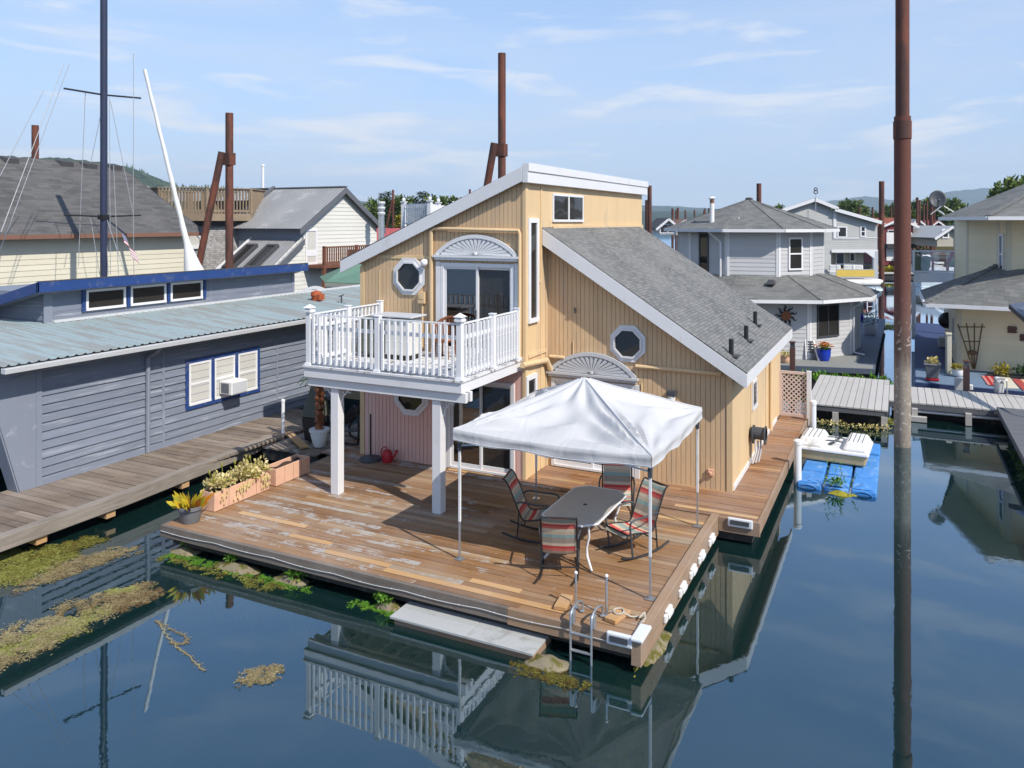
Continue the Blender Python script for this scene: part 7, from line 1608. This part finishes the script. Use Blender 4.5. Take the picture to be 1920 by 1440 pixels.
p0, p1 = a - S * .3 + N * .25, b - S * .9 + N * .25; mb.bar(p0 + Z_ * 1.15, p1 + Z_ * 1.15, .05, .62); mb.bar(p0 - N * 2.4 + Z_ * 1.15, p1 - N * 2.4 + Z_ * 1.15, .05, .62); mb.build('side_panel', M['yellowboat'], t)
mb = MB(); mb.bar(p0 + Z_ * 1.5, p1 + Z_ * 1.5, .06, .06); [mb.tube([p0.lerp(p1, k / 7) + Z_ * .8, p0.lerp(p1, k / 7) + Z_ * 2.0], .03, 5) for k in (0, 3)]; mb.bar(p0 + Z_ * 2.0, p0.lerp(p1, .45) + Z_ * 2.0, .05, .05); mb.build('railing', M['galv'], t)
mb = MB()
for k in (.12, .5, .72): q = p0.lerp(p1, k) - N * 1.4; mb.box(q.x - .5, q.y - .4, .8, q.x + .5, q.y + .4, 1.3); mb.box(q.x - .5, q.y + .2, 1.3, q.x + .5, q.y + .4, 1.85)
mb.build('seat', M['whiteplastic'], t, bevel=.08)
# far pile in the channel
pile('tall rust brown steel pile standing in the channel by the pontoon boat', 1653, 340, 520, 79, 9.5)
# more far piles
FP = [(1218, 348, 44, 8, 'thick dark pile close behind the tan tower wall'), (1213, 375, 44.6, 7, None), (1423, 344, 52, 9, 'pile rising behind the grey octagonal roof'),
      (1261, 391, 130, 4.5, None), (1267, 394, 140, 3, None), (1271, 390, 110, 4.5, None), (1285, 394, 150, 3, None), (1302, 394, 140, 3, None), (1320, 394, 150, 3, None), (1322, 391, 150, 3, None), (1330, 390, 120, 4, None),
      (1611, 387, 140, 4, None), (1636, 388, 150, 4, None), (1671, 387, 150, 3, None), (1720, 370, 105, 4.5, None), (1724, 375, 110, 4, None), (1732, 383, 125, 3.5, None), (1738, 377, 115, 4, None), (1744, 390, 140, 3, None), (1747, 369, 105, 5, None), (1752, 392, 140, 3, None)]
for i, (px, py, Y, w_, lab) in enumerate(FP):
    sides = ('over the river far behind the grey octagonal home', 'far down the channel beyond the yellow home balcony') 
    p = pp(px, CY, Y); top = EYE - (py - CY) / FX * Y
    l2 = lab or ('slim dark pile far across the marina, %s' % (sides[0] if px < 1500 else sides[1]))
    mb = MB(); mb.tube([(p.x, p.y, -1.5), (p.x, p.y, top)], w_ / FX * Y / 2, 10)
    o = tag(mb.build('steel_pile', M['rust'], smooth=True), l2, 'pile', 'rust brown steel piles' if lab else ('far marina piles over the river' if px < 1500 else 'far marina piles in the channel'))
def simplehouse(label, pxs, Y, ybase, yeave, ypeak, wm_, rm, depth=9, name='boathouse', extra=None, trim=True):
    t = thing(name, label, 'house', pp((pxs[0] + pxs[1]) / 2, CY, Y) - Z_ * EYE); a, b = q_(pxs[0], Y), q_(pxs[1], Y); S = (b - a).normalized(); N = V((S.y, -S.x, 0)); L = (b - a).length
    z0 = max(.2, zz(ybase, Y)); ze, zp = zz(yeave, Y), zz(ypeak, Y); mb = MB(); hlap(mb, a + Z_ * z0, S, N, [(0, 0), (L, 0), (L, ze - z0), (L / 2, zp - z0 - .1), (0, ze - z0)], .25, .02)
    mb.face([a + Z_ * z0, a + Z_ * ze, a - N * depth + Z_ * ze, a - N * depth + Z_ * z0]); mb.face([b + Z_ * z0, b - N * depth + Z_ * z0, b - N * depth + Z_ * ze, b + Z_ * ze]); mb.build('wall', wm_, t)
    m = (a + b) / 2 + Z_ * zp; o = N * .5; dz = (zp - ze) / (L / 2) * .5; a1 = a - S * .5 + Z_ * (ze - dz); b1 = b + S * .5 + Z_ * (ze - dz); mb = MB(); mb.face([a1 + o, m + o, m - N * depth, a1 - N * depth][::-1]); mb.face([m + o, b1 + o, b1 - N * depth, m - N * depth][::-1]); rf = mb.build('roof', rm, t, solid=.12)
    if trim: mb = MB(); mb.bar(a1 + o - Z_ * .12, m + o - Z_ * .12, .06, .26); mb.bar(m + o - Z_ * .12, b1 + o - Z_ * .12, .06, .26); mb.build('rake_board', M['white'], rf)
    if extra: extra(t, a, b, S, N, L, z0, ze, Y)
    mb = MB(); mb.prism([a + N * 1.2 - S * .6 + Z_ * .05, b + N * 1.2 + S * .6 + Z_ * .05, b + S * .6 - N * depth + Z_ * .05, a - S * .6 - N * depth + Z_ * .05], (0, 0, .4)); mb.build('float_deck', M['oldwood'], t)
    return t
def rb(t, a, b, S, N, L, z0, ze, Y):
    mb = MB(); mb.prism([a + S * .3 + N * .03 + Z_ * zz(489, Y), b - S * .2 + N * .03 + Z_ * zz(489, Y), b - S * .2 + N * .03 + Z_ * zz(436, Y), a + S * .3 + N * .03 + Z_ * zz(436, Y)], N * .08); mb.build('boat_door', M['whiteplastic'], t)
    mb = MB(); mb.bar(a + N * .5 + Z_ * zz(461, Y), b + N * .5 + Z_ * zz(461, Y), .9, .5); mb.build('balcony', M['blackwood'], t); mb = MB(); mb.bar(a - S * .4 + N * .2 + Z_ * zz(420, Y), b + S * .4 + N * .2 + Z_ * zz(420, Y), .1, .18); mb.build('belt_trim', M['white'], t)
    for k in range(3): winframe(t, a + S * L * (.25 + .25 * k) + N * .05 + Z_ * zz(434, Y), S, N, .9, .4, fw=.08)
simplehouse('dark red boathouse with tall white doors beyond the pontoon boat', (1657, 1712), 98, 497, 421, 409, M['darkred'], M['terracotta'], 10, extra=rb)
mb = MB()
for k in range(40): leaves(mb, (*pp(1640 + k * 1.4, CY, 86).xy, .4), (.5, .5, .5), 18, .5, .5, .3)
tag(mb.build('shore_bush', M['leaf_yellow']), 'bank of yellow green reeds in front of the dark red boathouse', 'reeds')['kind'] = 'stuff'
t = thing('channel_dock', 'low dock with clutter in front of the yellow green reeds', 'dock', pp(1690, CY, 84) - Z_ * EYE); a, b = q_(1640, 84), q_(1712, 84); mb = MB(); mb.bar(a + Z_ * .5, b + Z_ * .5, 1.4, .12); mb.build('decking', M['composite'], t); mb = MB(); mb.bar(a + Z_ * .15, b + Z_ * .15, 1.1, .55); mb.build('float', M['blackwood'], t)
def sw(t, a, b, S, N, L, z0, ze, Y): [winframe(t, a + S * L * f + N * .05 + Z_ * (z0 + (ze - z0) * .62), S, N, 1.0, 1.1, fw=.12) for f in (.25, .72)]
def gd(t, a, b, S, N, L, z0, ze, Y):
    winframe(t, a + S * L * .3 + N * .05 + Z_ * (z0 + 1.5), S, N, .8, 1.1, fw=.15); mb = MB(); mb.prism([a + S * L * .62 + N * .03 + Z_ * z0, b - S * .3 + N * .03 + Z_ * z0, b - S * .3 + N * .03 + Z_ * (z0 + 2.3), a + S * L * .62 + N * .03 + Z_ * (z0 + 2.3)], N * .06); mb.build('garage_door', M['white'], t)
simplehouse('small tan boathouse with a garage door beyond the yellow home balcony', (1757, 1808), 92, 462, 441, 424, mat('far_tan', (.40, .37, .31), .7), M['fargrey'], 8, extra=gd)
simplehouse('pale blue house beyond the big pile with a grey gable', (1700, 1738), 125, 455, 425, 411, mat('far_blue', (.34, .42, .52), .7), M['greymetal'], 9, extra=sw)
simplehouse('dark red house with red roof far down the channel', (1742, 1772), 140, 450, 425, 414, M['darkred'], M['redroof'], 9, extra=sw)
simplehouse('white house far down the channel behind the piles', (1726, 1752), 150, 455, 432, 421, M['offwhite'], M['greymetal'], 9, extra=sw)
simplehouse('cream house with dark hipped gable across the river, showing past the octagonal home eave', (1237, 1268), 92, 440, 422, 409, M['offwhite'], M['edge'], 7, extra=sw)
simplehouse('small pale house half hidden behind the octagonal home roof', (1268, 1300), 100, 440, 420, 412, M['cream'], M['soffit'], 7, extra=sw)
t = thing('river_dock', 'dark floating dock with clutter far behind the tan home roof', 'dock', pp(1255, CY, 66) - Z_ * EYE); a, b = q_(1225, 64), q_(1300, 64); mb = MB(); mb.bar(a + Z_ * .6, b + Z_ * .6, 3, .15); mb.build('decking', M['oldwood'], t); mb = MB(); mb.bar(a + Z_ * .2, b + Z_ * .2, 2.6, .6); mb.build('float', M['blackwood'], t)
t = thing('river_umbrella', 'dark red patio umbrella on the far dock behind the tan home roof', 'umbrella', pp(1240, CY, 66) - Z_ * EYE); c = q_(1238, 66); mb = MB(); mb.lathe(c, [(1.25, 2.7), (.7, 3.0), (.02, 3.25)], 10); mb.build('canopy', M['darkred'], t); mb = MB(); mb.tube([c + Z_ * .6, c + Z_ * 3.2], .04, 6); mb.build('pole', M['brownpost'], t)
t = thing('moored_cruiser', 'white cabin cruiser moored far beyond the big pile', 'boat', pp(1735, CY, 88) - Z_ * EYE); a, b = q_(1718, 88), q_(1764, 88); S = (b - a).normalized(); N = V((S.y, -S.x, 0))
mb = MB(); mb.hexa([a + N * .8 + Z_ * .0, b + N * .1 + Z_ * 0, b - N * .5 + Z_ * 0, a - N * 1.2 + Z_ * 0, a + N * 1.1 + Z_ * 1.2, b + S * .4 + N * .1 + Z_ * 1.5, b + S * .4 - N * .5 + Z_ * 1.5, a - N * 1.5 + Z_ * 1.2]); mb.build('hull', M['whiteplastic'], t, bevel=.1); mb = MB(); c = a.lerp(b, .4); mb.hexa([c - S * .9 + N * .7 + Z_ * 1.3, c + S * .9 + N * .5 + Z_ * 1.3, c + S * .9 - N * .9 + Z_ * 1.3, c - S * .9 - N * 1.1 + Z_ * 1.3, c - S * .8 + N * .5 + Z_ * 2.3, c + S * .3 + N * .3 + Z_ * 2.3, c + S * .3 - N * .7 + Z_ * 2.3, c - S * .8 - N * .9 + Z_ * 2.3]); mb.build('cabin', M['whiteplastic'], t, bevel=.1); mb = MB(); mb.bar(c - S * .75 + N * .66 + Z_ * 1.85, c + S * .5 + N * .5 + Z_ * 1.85, .05, .4); mb.build('window', M['glass'], t)
# ================================================================= land and trees
ground = mat('bank_ground', (.11, .10, .05), .95, .3, .05, (.16, .12, .06), .3, .08)
def bank(p4, z, nm='ground'):
    mb = MB(); mb.prism([V((*cw(X, Y).xy, -1.6)) for X, Y in p4], (0, 0, z + 1.6)); return struct(mb.build(nm, ground))
bank([(-110, 115), (-4, 130), (-2, 240), (-190, 240)], 1.2); bank([(60, 160), (240, 130), (420, 260), (75, 300)], 1.4)
def tree(label, px, ptop, Y, wpx, kind, group, nl=760):
    b = pp(px, CY, Y); b.z = 1.2; top = EYE - (ptop - CY) / FX * Y; H = top - b.z; w_ = wpx / FX * Y / 2
    t = thing('conifer_tree' if kind == 'pine' else 'leafy_tree', label, 'tree', b, group)
    mb = MB(); mb.tube([b - Z_ * .3, b + Z_ * H * .5, b + Z_ * H * .9], [H * .022 + .1, H * .014 + .05, .04], 7)
    for k in range(4): a = k * 1.9; p = b + Z_ * H * (.35 + .1 * k); mb.tube([p, p + V((math.cos(a), math.sin(a), .7)) * w_ * .6], [.1, .03], 5)
    mb.build('trunk', M['bark'], t)
    mb = MB()
    if kind == 'pine':
        for k in range(10):
            f = k / 9; zc = b.z + H * (.15 + .85 * f); rr_ = w_ * (1 - f) ** .8 + .25
            for j in range(int(nl / 10)):
                a = random.uniform(0, 6.28); rr2 = rr_ * random.uniform(.3, 1.05); mb.rn = random.random(); mb.leaf(V((b.x + rr2 * math.cos(a), b.y + rr2 * math.sin(a), zc + random.uniform(-.05, .05) * H)), (math.cos(a), math.sin(a), random.uniform(-.5, .3)), Z_, H * .10 * random.uniform(.6, 1.3), H * .045)
    else:
        nb = 11
        for k in range(nb):
            a = random.uniform(0, 6.28); rr_ = w_ * random.uniform(.1, .62); f = random.uniform(.38, .86); s = random.uniform(.34, .55) * (1.15 - .5 * abs(f - .6))
            leaves(mb, (b.x + rr_ * math.cos(a), b.y + rr_ * math.sin(a), b.z + H * f), (w_ * s, w_ * s, H * .17), nl // nb, H * .085, .2, .3)
        leaves(mb, (b.x, b.y, b.z + H * .88), (w_ * .35, w_ * .35, H * .12), nl // 8, H * .07, .2, .3)
    mb.build('crown', M[{'pine': 'leaf_pine', 'yellow': 'leaf_yellow'}.get(kind, 'leaf_tree')], t); return t
rt = random.Random(11)
TL = [(700, 373, 150, 42, 'leafy'), (722, 371, 158, 34, 'leafy'), (745, 368, 150, 40, 'leafy'), (716, 366, 165, 20, 'pine'), (727, 364, 140, 22, 'pine'), (736, 378, 125, 22, 'pine'), (757, 370, 160, 34, 'leafy'), (775, 368, 165, 30, 'leafy'), (788, 365, 165, 24, 'pine'), (797, 364, 170, 22, 'pine'), (812, 366, 165, 30, 'leafy'), (829, 368, 160, 28, 'leafy'), (846, 370, 170, 30, 'leafy'), (862, 371, 175, 26, 'leafy'), (880, 372, 175, 26, 'leafy'), (748, 404, 118, 14, 'yellow'), (755, 402, 120, 14, 'yellow'), (680, 380, 170, 36, 'leafy'), (664, 384, 175, 36, 'leafy')]
for (px, py, Y, w_, k) in TL:
    tree({'pine': 'dark conifer in the tree row behind the white railed terrace', 'leafy': 'green leafy tree in the row behind the white railed terrace', 'yellow': 'small yellow leaved tree below the tree row'}[k], px, py, Y, w_, k, {'pine': 'conifers of the terrace tree row', 'leafy': 'leafy trees of the terrace tree row', 'yellow': 'yellow trees of the terrace tree row'}[k])
TR = [(1577, 377, 260, 22, 'leafy'), (1590, 376, 255, 18, 'leafy'), (1603, 374, 250, 26, 'leafy'), (1624, 386, 260, 18, 'leafy'), (1461, 385, 240, 22, 'leafy'), (1662, 384, 240, 18, 'leafy'), (1675, 380, 235, 22, 'leafy'), (1690, 382, 235, 22, 'leafy'), (1720, 374, 250, 30, 'leafy'), (1740, 371, 240, 28, 'leafy'), (1757, 373, 235, 26, 'leafy'), (1776, 374, 235, 26, 'leafy'), (1792, 371, 225, 34, 'leafy'), (1652, 396, 230, 14, 'leafy'), (1710, 394, 200, 16, 'leafy'), (1640, 395, 250, 20, 'leafy'), (1560, 390, 270, 24, 'leafy'), (1805, 384, 225, 22, 'leafy')]
for (px, py, Y, w_, k) in TR: tree('rounded green tree on the far bank beyond the marina piles', px, py, Y, w_ * 1.25, k, 'leafy trees of the far bank')
for (px, py, Y, w_) in ((1875, 345, 120, 28), (1900, 333, 115, 40), (1930, 330, 118, 44), (1860, 358, 125, 20)): tree('green tree showing over the yellow home roof', px, py, Y, w_ * 1.2, 'leafy', 'trees behind the yellow home roof', 520)
# small trees along the left hill crest
mb = MB(); hp = [(236, 312), (262, 322), (300, 345), (345, 353), (400, 354), (440, 358), (480, 364), (520, 374)]
for (x0, y0), (x1, y1) in zip(hp, hp[1:]):
    for k in range(int((x1 - x0) / 1.6)):
        f = rt.random(); p = pp(x0 + (x1 - x0) * f, y0 + (y1 - y0) * f + 2.0, 1890 + rt.uniform(-40, 40)); h = rt.uniform(6, 15); w_ = h * .22
        for j in range(5):
            a = j * 1.257; mb.rn = rt.random(); q = p + V((math.cos(a), math.sin(a), 0)) * w_; q2 = p + V((math.cos(a + 1.257), math.sin(a + 1.257), 0)) * w_; mb.face([q, q2, p + Z_ * h])
o = mb.build('forest', M['leaf_pine']); struct(o, 'stuff')
mb = MB()
for k in range(9): x = 262 + k * 4.6 + rt.uniform(-1, 1); p = pp(x, 318 + (x - 262) * .42 + rt.uniform(3, 9), 1700); s = rt.uniform(4, 7); mb.box(p.x - s, p.y - s, p.z - 6, p.x + s, p.y + s, p.z + rt.uniform(2, 4))
